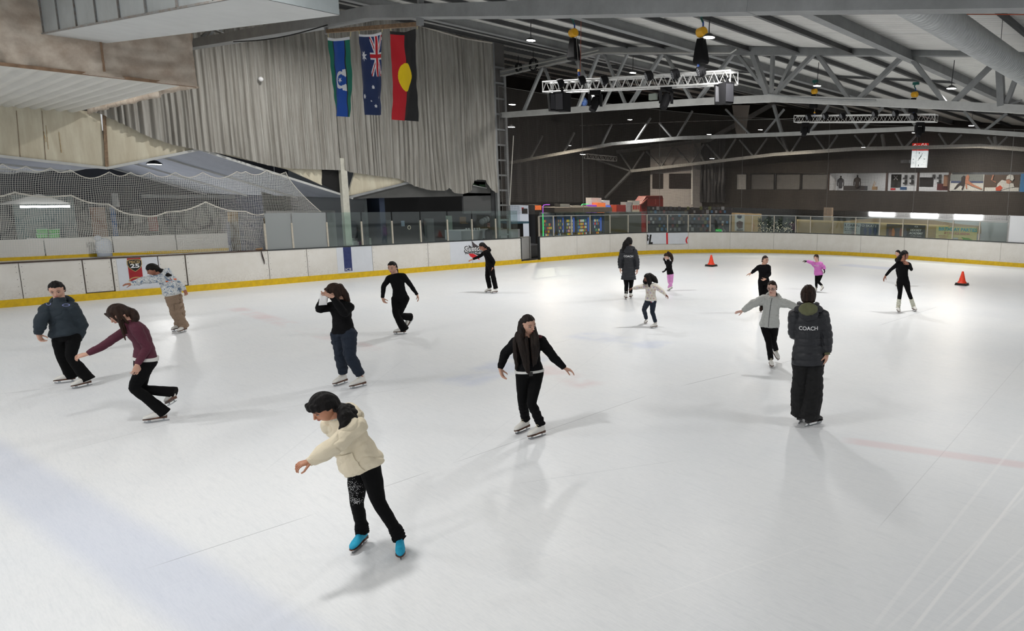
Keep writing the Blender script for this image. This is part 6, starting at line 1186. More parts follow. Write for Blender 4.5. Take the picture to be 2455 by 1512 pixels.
def person(label, feet, face, neck, pelvis, head, arms, legs, H=1.6, mid=None, head_h=None, skin_c=('light', (214, 168, 146)), hair=('black', []), top=None, pants=None, skates=None, vox=.0065, extra=None, bend=(0, 0), lean_dd=(0, 0), shw=1.0, hipw=1.0):
    """feet: ground pixel of the body line.  face: facing angle of the torso in degrees (0 to the viewer, 90 viewer's right, 180 away, -90 left).
    head = (x, y, facing, nod, roll); arms = {'L': [(x,y,dd) elbow, wrist, tip, curl], 'R': ...}; legs = {'L': [(x,y,dd) knee, ankle], ...}"""
    G = onZ(*feet); A = Vector((G.x, G.y, 0)).normalized(); Rr = Vector((A.y, -A.x, 0)); D0 = Vector((G.x, G.y, 0)).length; Z = Vector((0, 0, 1))
    def W(x, y, dd=0.0): v = ray(x, y); return EYE + v*((D0+dd)/v.dot(A))
    def az(a): a = math.radians(a); return Rr*math.sin(a) - A*math.cos(a)
    def lf(a): a = math.radians(a); return Rr*math.cos(a) + A*math.sin(a)
    s = H/1.62; t = thing('person', label, 'person', (G.x, G.y, 0)); LOG.append((label, round(D0, 1), round((W(*head[:2]).z), 2)))
    N_ = W(neck[0], neck[1], lean_dd[0]); P_ = W(pelvis[0], pelvis[1], lean_dd[1]); Mm = W(*mid) if mid else (N_+P_)/2 + az(face)*0.0
    fwd = az(face); lat = lf(face)
    def spine(u):
        c = Mm*2 - (N_+P_)/2; return P_*((1-u)**2) + c*(2*u*(1-u)) + N_*(u*u)
    def frame(u):
        d = (spine(min(1, u+.02)) - spine(max(-.2, u-.02))).normalized(); l = (lat - d*lat.dot(d)).normalized(); f = l.cross(d); f = f if f.dot(fwd) > -0.5 else -f
        return spine(u), l, f
    hh = head_h*1.08 if head_h else H/6.25
    hc = W(head[0], head[1], lean_dd[0] + (head[5] if len(head) > 5 else 0)); hf0 = az(head[2]); nod = math.radians(head[3]); hup0 = Z; hf = (hf0*math.cos(nod) - Z*math.sin(nod)); hu = (Z*math.cos(nod) + hf0*math.sin(nod)); hl = hu.cross(hf)*-1.0
    ro = math.radians(head[4]); hl = lf(head[2]); hu2 = hu*math.cos(ro) + hl*math.sin(ro); hl = hl*math.cos(ro) - hu*math.sin(ro); hu = hu2
    def hp(x, y, z): return hc + hl*(x*hh) + hf*(y*hh) + hu*(z*hh)   # x to the person's left, y forward, z up, in head heights
    # --- body: one continuous skin surface
    body = MB()
    def torso(mb, secs, e=0.0):
        rs = []
        for u, w, d, *o in secs:
            c, l, f = frame(u); q = o[0] if o else 0; rs.append(ring(c + f*q*s, l*(w*s+e), f*(d*s+e), 24))
        mb.loft(rs)
    hw = .15*hipw
    base = [(-.06, .10, .09), (0, hw+.005, .112, -.01), (.12, hw, .108, -.005), (.34, .118, .088), (.45, .114, .085), (.62, .135, .10), (.78, .145*shw, .10), (.88, .125*shw, .085), (.95, .085, .065), (1.02, .055, .052)]
    torso(body, base)
    # head
    hm = MB(); cols_, rows = 28, 20
    vs = []; 
    def hr(th, ph):
        x, y, z = math.cos(th)*math.sin(ph), math.cos(th)*math.cos(ph), math.sin(th)   # ph 0 = forward
        X, Y, Zz = x*.335, y*.40, z*.5
        if z < 0: k = -z; X *= 1-.30*k**1.3; Y = Y*(1-.12*k) + (.05*k if y > 0 else -.0) ; 
        if y < 0 and z < 0: Y *= 1-.30*(-z)
        if y > .3: Y += .015*math.exp(-((z+.62)/.16)**2)*math.exp(-(x/.25)**2)           # chin
        if y > .5: Y -= .028*math.exp(-((z-.0)/.10)**2)*math.exp(-((abs(x)-.40)/.16)**2)  # eye sockets
        if y > .5: Y += .012*math.exp(-((z-.2)/.08)**2)*math.exp(-(x/.6)**2)              # brow
        if y > .5: Y += .010*math.exp(-((z+.40)/.06)**2)*math.exp(-(x/.22)**2)            # lips
        return X, Y, Zz
    hm_v = [hp(0, 0, -.5)]; n_, m_ = 28, 22
    for i in range(1, m_):
        th = -PI/2 + PI*i/m_
        for j in range(n_): hm_v.append(hp(*hr(th, 2*PI*j/n_)))
    hm_v.append(hp(0, 0, .5)); e_ = len(hm_v)-1
    hf_ = [(0, 1+(j+1) % n_, 1+j) for j in range(n_)] + [(1+i*n_+j, 1+i*n_+(j+1) % n_, 1+(i+1)*n_+(j+1) % n_, 1+(i+1)*n_+j) for i in range(m_-2) for j in range(n_)] + [(e_, 1+(m_-2)*n_+j, 1+(m_-2)*n_+(j+1) % n_) for j in range(n_)]
    body.add(hm_v, hf_)
    body.tube([hp(0, .385, .06), hp(0, .43, -.04), hp(0, .475, -.115), hp(0, .40, -.15)], [.022*hh, .034*hh, .045*hh, .03*hh], 8)
    for sx in (-1, 1): body.ell(hp(sx*.035, .425, -.13), hl*.03*hh, hf*.03*hh, hu*.022*hh, 8, 6); body.ell(hp(sx*.335, -.02, -.03), hl*.03*hh, hf*.06*hh, hu*.10*hh, 10, 8)
    for z_ in (-.205, -.245): body.ell(hp(0, .385, z_), hl*.085*hh, hf*.028*hh, hu*.020*hh, 10, 6)
    limb(body, [N_ - (N_-P_).normalized()*.04, hp(0, -.10, -.36), hp(0, -.06, -.1)], [.062*s, .27*hh, .24*hh], 4)
    J = {}
    cS, lS, fS = frame(.845)
    for sd in 'LR':
        sg = 1 if sd == 'L' else -1
        sh = cS + lS*(.152*s*shw*sg); el, wr, tip, curl = arms[sd][:4]
        E_, Wr = W(el[0], el[1], el[2]), W(wr[0], wr[1], wr[2]); T_ = W(tip[0], tip[1], tip[2] if len(tip) > 2 else wr[2])
        J[sd] = (sh, E_, Wr, T_)
        LOG.append(('   arm', sd, round((E_-sh).length/s, 2), round((Wr-E_).length/s, 2), 'hand', round((T_-Wr).length/s, 2)))
        limb(body, [cS + lS*(.09*s*sg) + (N_-P_).normalized()*.02*s, sh, sh.lerp(E_, .45), E_, E_.lerp(Wr, .4), Wr], [.05*s, .052*s, .044*s, .037*s, .036*s, .025*s])
        hd = (T_-Wr); pn = arms[sd][4] if len(arms[sd]) > 4 else None; nrm = (az(pn[0])*math.cos(math.radians(pn[1])) + Z*math.sin(math.radians(pn[1]))) if pn else (-lS*sg + fwd*.3)
        hand_pieces(body, Wr, hd if hd.length > .01 else (Wr-E_), nrm, .175*s, curl, sd == 'L')
    cH, lH, fH = frame(.0)
    K = {}
    for sd in 'LR':
        sg = 1 if sd == 'L' else -1; hip = cH + lH*(.085*s*hipw*sg); kn, sk = legs[sd]
        cz = sk[2] if len(sk) > 2 else 0.0
        toe, heel = onZ(sk[0][0], sk[0][1], cz if not isinstance(cz, tuple) else cz[0]), onZ(sk[1][0], sk[1][1], cz if not isinstance(cz, tuple) else cz[1])
        # keep the foot at the drawn middle; direction from heel to toe, real length
        c0 = (toe+heel)/2; dr = (toe-heel); ks = s*.96
        pit = math.atan2(-dr.z, Vector((dr.x, dr.y, 0)).length) if isinstance(cz, tuple) else (sk[3] if len(sk) > 3 else 0.0)
        if len(sk) > 4: dr = az(sk[4])
        up = Z*math.cos(pit) + Vector((dr.x, dr.y, 0)).normalized()*math.sin(pit); f = Vector((dr.x, dr.y, 0)).normalized()*math.cos(pit) - Z*math.sin(pit)
        ank = c0 - f*.06*ks + up*.16*ks
        kd = (hip-Vector((0, 0, 0))).dot(A)*.5 + ank.dot(A)*.5 - D0 + kn[2] if len(kn) > 2 else (hip.dot(A)+ank.dot(A))/2 - D0
        Kn = W(kn[0], kn[1], kd); K[sd] = (hip, Kn, ank, c0, dr, pit, ks, f, up)
        LOG.append(('   leg', sd, round((Kn-hip).length/s, 2), round((ank-Kn).length/s, 2), 'skate', round((toe-heel).length, 2)))
        limb(body, [hip, hip.lerp(Kn, .5), Kn, Kn.lerp(ank, .35), ank], [.088*s, .072*s, .052*s, .052*s, .036*s])
        limb(body, [ank, c0 - f*.02*ks + up*.085*ks, c0 + f*.09*ks + up*.075*ks], [.034*s, .03*s, .022*s], 3)
    bo = voxel(body, 'body', skin(*skin_c), t, vox*.72, 2)
    # --- face details
    if abs(((head[2]+180) % 360)-180) < 135:
        for sx in (-1, 1):
            m = MB(); m.ell(hp(sx*.135, .352, .0), hl*.062*hh, hf*.022*hh, hu*(.024 if head[3] < 18 else .013)*hh, 12, 8); ey = m.build('eye', EYE_W, t, smooth=True)
            m = MB(); m.ell(hp(sx*.135, .368, -.002), hl*.026*hh, hf*.012*hh, hu*.024*hh, 10, 8); m.build('iris', EYE_D, ey, smooth=True)
            m = MB(); m.tube([hp(sx*.20, .345, .012), hp(sx*.135, .378, .030), hp(sx*.07, .372, .012)], .008*hh, 6); m.build('eyelid', EYE_D, ey)
            m = MB(); m.tube([hp(sx*.22, .34, .10), hp(sx*.14, .392, .125), hp(sx*.06, .40, .10)], [.007*hh, .015*hh, .009*hh], 6); m.build('eyebrow', BRW, t)
        m = MB(); m.ell(hp(0, .408, -.225), hl*.085*hh, hf*.02*hh, hu*.028*hh, 12, 6); m.build('lips', LIP, t, smooth=True)
    # --- hair: cap plus strands
    hk, strands = hair[0], hair[1]; ho = hair[2] if len(hair) > 2 else {}
    hm = MB(); fr = ho.get('fringe', .20); vs = [hp(0, -.05, -.42)]; thick = ho.get('thick', .055)
    for i in range(1, 20):
        th = -PI/2 + PI*i/20
        for j in range(32):
            ph = 2*PI*j/32; x, y, z = math.cos(th)*math.sin(ph), math.cos(th)*math.cos(ph), math.sin(th)
            X, Y, Zz = x*(.335+thick), y*(.40+thick)-.012, z*(.50+thick*.8)+.005; fcut = (y > .28 - .35*max(0, z)) and (Zz < fr + .10*(abs(x)/.9)**2*-1.0); low = Zz < ho.get('nape', -.30)
            side = abs(x) > .45 and y > -.12 and Zz < -.07 and not ho.get('cover_ears')
            if fcut or low or side: X, Y, Zz = X*.68, Y*.68, Zz*.72
            vs.append(hp(X, Y, Zz))
    vs.append(hp(0, 0, .5+thick*.8)); e_ = len(vs)-1
    hm.add(vs, [(0, 1+(j+1) % 32, 1+j) for j in range(32)] + [(1+i*32+j, 1+i*32+(j+1) % 32, 1+(i+1)*32+(j+1) % 32, 1+(i+1)*32+j) for i in range(18) for j in range(32)] + [(e_, 1+18*32+j, 1+18*32+(j+1) % 32) for j in range(32)])
    for st in ho.get('px', []): limb(hm, [W(q[0], q[1], q[2]) for q in st], [q[3] for q in st], 4, 10)
    for st in ho.get('torso', []): limb(hm, [N_ + lat*q[0] + fwd*q[1] + Z*q[2] for q in st], [q[3] for q in st], 4, 10)
    for st in strands: limb(hm, [hp(*p[:3]) for p in st], [p[3]*hh for p in st], 4, 10)
    def hd_(co):
        q = co-hc; return .010*hh*math.sin(q.dot(hl)*150/hh*.25 + 3*noise.noise(co*14)) 
    ho_ = voxel(hm, 'hair', HAIR[hk], t, max(vox*.9, .006), 1, hd_)
    if ho.get('tie'): p = ho['tie']; m = MB(); m.ell(hp(*p[:3]), hl*.05*hh, hf*.05*hh, hu*.05*hh, 10, 8); m.build('hair_tie', mat('tie_'+str(p[3][0]), p[3], .6), ho_, smooth=True)
    if ho.get('glasses'):
        m = MB()
        for sx in (-1, 1): m.tube([hp(sx*.145+.105*math.cos(a), .425, .0+.075*math.sin(a)) for a in [2*PI*k/14 for k in range(15)]], .011*hh, 5, cap=False); m.tube([hp(sx*.25, .42, .02), hp(sx*.35, .2, .02), hp(sx*.36, 0, .02)], .010*hh, 5)
        m.tube([hp(-.04, .43, .01), hp(.04, .43, .01)], .011*hh, 5); m.build('glasses', M_bk, t)
    # --- clothes
    def folds(amp, fq, seed):
        def f(co):
            q = co*fq + Vector((seed, seed*.7, 0)); w_ = q + Vector((noise.noise(q*.8), noise.noise(q*.8+Vector((9, 0, 0))), 0))*1.2; rd = 1-abs(noise.noise(Vector((w_.x*.55, w_.y*.55, w_.z*1.35))))*2.4; return amp*(1.1*noise.noise(Vector((q.x, q.y, q.z*1.6))) + .35*noise.noise(q*2.1) - .75*max(0, rd)**4 + .25)
        return f
    tp = top; e = tp.get('ease', .012); am = tp.get('fold', .008); m = MB(); hem = tp.get('hem', -.02); hw_ = tp.get('hemw', 1.0)
    secs = [(hem, (hw+.012)*hw_, .116*hw_, -.006)]
    if hem < -.15: secs += [(hem*.5, (hw+.012)*(.5+.5*hw_), .12*(.5+.5*hw_), -.006), (-.02, hw+.008, .114, -.006)]
    secs += [(max(hem+.06, .10), hw+.004 + tp.get('bag', 0)*1.3, .110 + tp.get('bag', 0)*1.2), (.34, .124 + tp.get('bag', 0)*1.3, .094+tp.get('bag', 0)*1.2), (.5, .122+tp.get('bag', 0), .092+tp.get('bag', 0)), (.66, .14 + tp.get('bag', 0)*.6, .104), (.78, .150*shw, .104), (.87, .138*shw, .092), (.94, .098, .074), (tp.get('neck', 1.0), .062, .056)]
    torso(m, secs, e)
    sr_ = tp.get('sleeve', (1, 1, 1)); cut = tp.get('cuff', 1.0)
    for sd in 'LR':
        sg = 1 if sd == 'L' else -1; sh, E_, Wr, T_ = J[sd]; Wc = E_.lerp(Wr, cut)
        limb(m, [cS + lS*(.085*s*sg) + (N_-P_).normalized()*.022*s, sh, sh.lerp(E_, .45), E_, E_.lerp(Wc, .5), Wc], [(.056)*s+e, .056*s*sr_[0]+e, .048*s*sr_[0]+e, .041*s*sr_[1]+e, .036*s*sr_[1]+e, .027*s*sr_[2]+e*.7])
    if tp.get('collar'): c, l, f = frame(1.0); limb(m, [c - (N_-P_).normalized()*.05, c.lerp(hp(0, -.08, -.34), .45)], [.078*s, .072*s], 3)
    dz = folds(am, tp.get('fq', 9), hash_(label)); qd = tp.get('quilt')
    if qd:
        ax_ = (N_-P_).normalized()
        def dq(co): h = (co-P_).dot(ax_)/qd; fr_ = h-math.floor(h); return .012*math.sin(PI*fr_)**.45 - .012 + dz(co)*.6
        fn = dq
    else: fn = dz
    to = voxel(m, tp['name'], tp['mat'], t, vox*1.1, 3, fn)
    if tp.get('hood'):
        c, l, f = frame(.97); m = MB(); q = tp['hood']; cc = c - f*.085*s + (N_-P_).normalized()*.0; rr_ = [cc + l*math.cos(a)*.115*s*q - f*(math.sin(a)*.055*s*q - .03*s) + (N_-P_).normalized()*(.035*math.sin(a)*s) for a in [PI*k/8 for k in range(-1, 10)]]
        limb(m, rr_, [.028*s, .034*s, .042*s, .048*s, .052*s, .054*s, .052*s, .048*s, .042*s, .034*s, .028*s], 2, 10); m.ell(cc - f*.045*s - (N_-P_).normalized()*.035*s, l*.10*s*q, f*.048*s*q, (N_-P_).normalized()*.075*s*q, 14, 10)
        voxel(m, 'hood', tp['mat'], t, vox*1.1, 2, folds(.008, 12, 3))
    if tp.get('hemband'):
        m = MB(); u0 = hem; b0 = tp['hemband']; rs = []
        for u in (u0-.015, u0+.005, u0+.035, u0+.05): c, l, f = frame(u); rs.append(ring(c - f*.006*s, l*((hw+.012)*hw_*s+e+.010), f*(.116*hw_*s+e+.010), 28))
        m.loft(rs); m.build(b0[0], b0[1], t, smooth=True)
    if tp.get('cuffs'):
        for sd in 'LR':
            sh, E_, Wr, T_ = J[sd]; Wc = E_.lerp(Wr, cut); d = (Wr-E_).normalized(); m = MB(); limb(m, [Wc - d*.035*s, Wc + d*.02*s], [.031*s+e*.7, .028*s+e*.5], 2); m.build('cuff', tp['cuffs'], t, smooth=True)
    if tp.get('gloves'):
        for sd in 'LR':
            sh, E_, Wr, T_ = J[sd]; m = MB(); hd = T_-Wr; pn = arms[sd][4] if len(arms[sd]) > 4 else None; nrm = (az(pn[0])*math.cos(math.radians(pn[1])) + Z*math.sin(math.radians(pn[1]))) if pn else (-lS*(1 if sd == 'L' else -1) + fwd*.3)
            hand_pieces(m, Wr, hd, nrm, .20*s, arms[sd][3], sd == 'L'); voxel(m, 'glove', M_blk, t, vox, 1, lambda co: .003)
    pp = pants; m = MB(); e = pp.get('ease', .006); rad = pp.get('rad', (1, 1, 1, 1)); ll = pp.get('len', 1.0)
    torso(m, [(-.07, .12, .10, -.01), (0, hw+.006, .114, -.012), (.10, hw+.0, .11, -.006), (.20, hw-.02, .098)], e)
    for sd in 'LR':
        hip, Kn, ank, c0, dr, pit, ks, f, up = K[sd]; low = ank + (Kn-ank).normalized()*(1-ll)*.3 + (ank-Kn).normalized()*pp.get('drop', 0)*s; 
        limb(m, [hip, hip.lerp(Kn, .5), Kn, Kn.lerp(low, .35), Kn.lerp(low, .75), low], [.09*s*rad[0]+e, .075*s*rad[0]+e, .055*s*rad[1]+e, .053*s*rad[2]+e, .045*s*(rad[2]+rad[3])/2+e, .042*s*rad[3]+e])
    po = voxel(m, pp['name'], pp['mat'], t, vox*1.1, 3, folds(pp.get('fold', .004), 10, 4))
    if pp.get('warm'):
        for sd in 'LR':
            hip, Kn, ank, c0, dr, pit, ks, f, up = K[sd]; m = MB(); a = Kn.lerp(ank, pp['warm'][1]); b = ank - up*(pp['warm'][3] if len(pp['warm']) > 3 else .0)*s; n = 9; limb(m, [a.lerp(b, k/n) for k in range(n+1)], [(.052+.007*math.sin(k*2.2)+pp['warm'][2])*s for k in range(n+1)], 3); voxel(m, 'leg_warmer', pp['warm'][0], t, vox, 2, folds(.006, 22, 8))
    sk_m, sk_h = (skates or (SB_, SH_))[:2]
    for sd in 'LR':
        hip, Kn, ank, c0, dr, pit, ks, f, up = K[sd]; skate(t, c0, dr, (Kn-ank).normalized(), ks, sk_m, sk_h, pitch=pit, cover=(sk_m is SCY))
    if extra: extra(dict(t=t, W=W, az=az, lf=lf, frame=frame, hp=hp, J=J, K=K, top=to, pants=po, N=N_, P=P_, s=s, vox=vox, fwd=fwd, lat=lat, hh=hh, A=A, R=Rr))
    return t
LOG = []
def hash_(x): return (sum(ord(c)*(i+1) for i, c in enumerate(x)) % 97)/7.0
def decal(name, vs, fs, target, direction, mm, par, off=.004, axis=None):
    """lay flat shapes onto the cloth along a direction"""
    bm = bmesh.new(); bm.from_mesh(target.data); bv = BVHTree.FromBMesh(bm); w = wloc(target); out = []; d = direction.normalized()
    for v in vs:
        st = v - w - d*.6; h = bv.ray_cast(st, d)
        for _ in range(4):
            if h[0] is None or axis is None: break
            q = h[0] + w - axis[0]; ax = (axis[1]-axis[0]).normalized()
            if (q - ax*q.dot(ax)).length < axis[2]: break
            h = bv.ray_cast(h[0] + d*.004, d)
        out.append((h[0] - d*off + w) if h[0] is not None else None)
    bm.free(); m = MB(); med = sorted((p-v).dot(d) for p, v in zip(out, vs) if p is not None); med = med[len(med)//2] if med else 0
    ok = [f for f in fs if all(out[i] is not None and abs((out[i]-vs[i]).dot(d) - med) < .30 for i in f)]
    m.add([p if p is not None else Vector(vs[i]) for i, p in enumerate(out)], ok); keep = sorted({i for f in ok for i in f}); ix = {k: n for n, k in enumerate(keep)}
    m.v = [m.v[i] for i in keep]; m.f = [tuple(ix[i] for i in f) for f in ok]; m.m = [0]*len(m.f); o = m.build(name, mm, par); return o
def text_decal(nme, s_, target, center, right, up, direction, width, mm, par, axis=None, **kw):
    vs, fs = text_poly(s_, right, up, center, width=width, subdiv=2, **kw); return decal(nme, vs, fs, target, direction, mm, par, axis=axis)
C_blk = mat('cloth_black', (14, 14, 16), .9, spec=.15, bump=.15, bscale=160); C_blk2 = mat('leggings_black', (11, 11, 12), .9, spec=.15); C_navy = mat('cloth_navy', (20, 31, 46), .9, bump=.2, bscale=120); C_hood = mat('hoodie_charcoal', (40, 50, 58), .9, var=.12, vscale=6, bump=.2, bscale=140)
C_mar = mat('top_maroon', (84, 32, 50), .85, var=.2, vscale=60, bump=.2, bscale=140); C_cream = mat('hoodie_cream', (232, 220, 194), .9, var=.07, vscale=4, bump=.25, bscale=120); C_grey = mat('hoodie_grey', (186, 188, 184), .9, var=.12, vscale=70, bump=.2, bscale=140)
C_tan = mat('cargo_tan', (146, 124, 104), .85, var=.1, vscale=5, bump=.2, bscale=60); C_pink = mat('pink_sweat', (206, 116, 190), .85, var=.08, vscale=6, bump=.2, bscale=120); C_pinkt = mat('pink_trousers', (222, 150, 206), .85, var=.12, vscale=10); C_puf = mat('puffer_black', (25, 27, 33), .55, bump=.2, bscale=30)
C_white = mat('cloth_white2', (214, 214, 210), .8); C_olive = mat('olive_hood', (104, 106, 76), .9, var=.15, vscale=9); C_warmw = mat('warmer_white', (206, 206, 190), .9, bump=.4, bscale=80)
def camo():
    m = bpy.data.materials.new('camo_white_blue'); m.use_nodes = True; nt = m.node_tree; b = nt.nodes['Principled BSDF']; tc = nt.nodes.new('ShaderNodeTexCoord'); n = nt.nodes.new('ShaderNodeTexNoise'); n.inputs['Scale'].default_value = 17; n.inputs['Detail'].default_value = 2.5; nt.links.new(tc.outputs['Object'], n.inputs['Vector'])
    r = nt.nodes.new('ShaderNodeValToRGB'); r.color_ramp.interpolation = 'CONSTANT'; e = r.color_ramp.elements; e[0].position = 0; e[0].color = rgb((118, 136, 158)); e[1].position = .42; e[1].color = rgb((224, 226, 224))
    for p, c in ((.47, (60, 66, 74)), (.485, (224, 226, 224)), (.56, (140, 156, 174)), (.60, (70, 78, 88)), (.612, (226, 228, 226))): x = e.new(p); x.color = rgb(c)
    nt.links.new(n.outputs['Fac'], r.inputs[0]); nt.links.new(r.outputs[0], b.inputs['Base Color']); b.inputs['Roughness'].default_value = .9; return m
C_camo = camo()
# 1 dark hoodie, left
def ex1(c):
    for x, y, w, g in ((116.5, 733, .055, 'round'), (159, 734, .09, 'wide')):
        p = c['W'](x, y, -.25); ns = 12; rx, rz = w/2, .02 if g == 'wide' else .022
        vs = [p + c['R']*math.cos(2*PI*k/ns)*rx*r + Vector((0, 0, math.sin(2*PI*k/ns)*rz*r)) for r in (1, .72) for k in range(ns)]; fs = [(k, (k+1) % ns, ns+(k+1) % ns, ns+k) for k in range(ns)]
        decal('chest_print', vs, fs, c['top'], c['A'], mat('print_lilac', (128, 136, 184), .7), c['t'])
person('person in a dark charcoal hoodie and flared black trousers looking down, leftmost skater', (170, 922), -22, (143, 722), (160, 812), (136, 694, -12, 22, 0), {'L': [(195, 776, 0), (187, 816, 0), (184, 830, 0), .5], 'R': [(99, 767, -.05), (91, 801, -.05), (97, 812, -.05), .8]},
    {'L': [(170, 856, -.05), ((176, 932), (220, 922))], 'R': [(146, 852, -.05), ((138, 919), (181, 914))]}, H=1.62, skin_c=('light', (206, 160, 138)), hair=('black', [[(0, -.42, -.02, .08), (0, -.46, -.12, .07)]], {'fringe': .30, 'thick': .045}), mid=(150, 770, .02), shw=.92,
    top=dict(name='hoodie', mat=C_hood, ease=.016, bag=.022, fold=.014, fq=7, sleeve=(1.35, 1.6, 1.1), hem=.08, hemw=.92, hood=1.0, collar=True, cuff=1.02), pants=dict(name='flared_trousers', mat=C_blk2, rad=(1, 1, 1.25, 2.0), drop=.07, ease=.006), extra=ex1)
# 2 maroon top
person('person in a maroon long-sleeved top leaning forward, one hand reaching left', (368, 1012), -78, (307, 773), (347, 868), (286, 752, -66, 34, 0), {'L': [(352, 833, -.14), (329, 874, -.26), (325, 890, -.27), .75], 'R': [(247, 829, .24), (210, 848, .22), (190, 853, .22), .7, (180, -60)]},
    {'L': [(322, 929, -.0), ((351, 1014), (403, 1007))], 'R': [(338, 932, .10), ((397, 978), (430, 957), (.12, .30))]}, H=1.6, mid=(340, 815, 0), skin_c=('light', (206, 160, 138)),
    hair=('brown', [[(.2, .30, .3, .07), (.25, .36, 0, .035), (.22, .36, -.35, .02)], [(-.2, .36, .3, .06), (-.22, .38, -.1, .02)], [(.3, .1, .1, .08), (.33, .12, -.5, .06), (.26, .10, -1.0, .05), (.22, .06, -1.35, .02)]], {'fringe': .16, 'px': [[(304, 742, .02, .04), (318, 750, .0, .055), (324, 764, -.03, .045), (318, 776, -.06, .02)], [(278, 736, -.1, .02), (283, 755, -.1, .02), (288, 775, -.1, .016), (296, 800, -.1, .012), (301, 816, -.1, .004)], [(291, 768, -.04, .025), (296, 785, -.06, .03), (302, 800, -.08, .02)]]}),
    top=dict(name='sweater', mat=C_mar, ease=.008, fold=.006, hem=.07, collar=True, sleeve=(1.05, 1.0, 1.0), hemband=('white_undershirt', C_white)), pants=dict(name='flared_trousers', mat=C_blk2, rad=(1.04, 1, 1.1, 1.7), drop=.06))
# 3 camo hoodie
def ex3(c):
    for x, y, dx in ((405, 676, 3), (416, 671, 3)):
        p = c['W'](x, y, -.3); vs = [p + c['R']*u*.05 + Vector((0, 0, v)) for u, v in ((-1, .015), (1, -.005), (1, -.03), (-1, -.01))]; decal('orange_patch', vs, [(0, 1, 2, 3)], c['top'], c['A'], mat('patch_orange', (220, 96, 40), .7), c['t'])
    for sd, x0, y0 in (('L', 432, 742),):
        p = c['W'](x0, y0, -.3); g = 4; vs = [p + c['R']*(u/g-.5)*.17 + Vector((0, 0, (v/g-.5)*.2)) for v in range(g+1) for u in range(g+1)]; fs = [(v*(g+1)+u, v*(g+1)+u+1, (v+1)*(g+1)+u+1, (v+1)*(g+1)+u) for v in range(g) for u in range(g)]; o = decal('cargo_pocket', vs, fs, c['pants'], c['A'], C_tan, c['t'], .012); q = o.modifiers.new('s', 'SOLIDIFY'); q.thickness = .015
person('person in a white and blue patterned hoodie and tan cargo trousers leaning over', (432, 798), -112, (388, 656), (416, 712), (367, 646, -84, 28, 0), {'L': [(340, 672, -.12), (317, 680, -.14), (302, 681, -.14), .3, (180, -70)], 'R': [(430, 683, .0), (441, 694, -.05), (447, 704, -.08), .6]},
    {'L': [(421, 752, 0), ((421, 801), (455, 791))], 'R': [(432, 751, 0), ((409, 796), (443, 789))]}, H=1.55, mid=(404, 680, 0), skin_c=('tan', (180, 122, 98)), hair=('black', [], {'tie': (0, -.47, 0.02, (206, 196, 196)), 'fringe': .18, 'px': [[(381, 647, .0, .045), (392, 651, -.06, .05), (403, 658, -.12, .045), (412, 660, -.14, .012)]]}),
    top=dict(name='hoodie', mat=C_camo, ease=.02, bag=.03, fold=.012, hem=.10, hood=1.1, collar=True, sleeve=(1.3, 1.35, 1.1), hemband=('hem_rib', C_white), cuffs=C_white), pants=dict(name='cargo_trousers', mat=C_tan, ease=.02, rad=(1.1, 1.35, 1.5, 1.75), fold=.012, drop=.05), extra=ex3)
# 4 cream hoodie, foreground
def ex4(c):
    p = c['W'](800, 1036, -.4); text_decal('chest_print', 'Sweet dreams', c['top'], p, c['lf'](-40), Vector((.0, 0, 1)), c['A'], .20, mat('print_pale_blue', (176, 194, 200), .8), c['t'], shear=.3, axis=(c['P'], c['N'], .185))
    p = c['W'](817, 1092, -.4); text_decal('chest_print', 'made my worlds', c['top'], p, c['lf'](-40), Vector((.0, 0, 1)), c['A'], .20, mat('print_pale_blue', (176, 194, 200), .8), c['t'], shear=.3, axis=(c['P'], c['N'], .185))
    u, l, f = c['frame'](.2)[0], c['frame'](.2)[1], c['frame'](.2)[2]; up = (c['N']-c['P']).normalized(); g = 6; pts = []
    for v in range(g+1):
        for w in range(g+1): b = w/g-.5; h = v/g-.5; pts.append(u + f*.3 + l*b*.30*(1-.35*(v/g)) + up*h*.17)
    o = decal('front_pocket', pts, [(v*(g+1)+w, v*(g+1)+w+1, (v+1)*(g+1)+w+1, (v+1)*(g+1)+w) for v in range(g) for w in range(g)], c['top'], -f, C_cream, c['t'], .008); q = o.modifiers.new('s', 'SOLIDIFY'); q.thickness = .008; q.offset = 0
    rnd = random.Random(5)
    for nme, cx, cy, n, sx, sy in (('snow_specks', 847, 1205, 130, 9, 12), ('snow_specks', 855, 1240, 110, 10, 5)):
        vs, fs = [], []
        for k in range(n):
            a = c['W'](cx + rnd.gauss(0, sx) + (rnd.random()-.5)*4, cy + rnd.gauss(0, sy) - 0, -.3); b = len(vs); r = .0022; vs += [a + c['R']*r, a + Vector((0, 0, r)), a - c['R']*r, a - Vector((0, 0, r))]; fs.append((b, b+1, b+2, b+3))
        decal(nme, vs, fs, c['pants'], c['A'], M_wt, c['t'], .003)
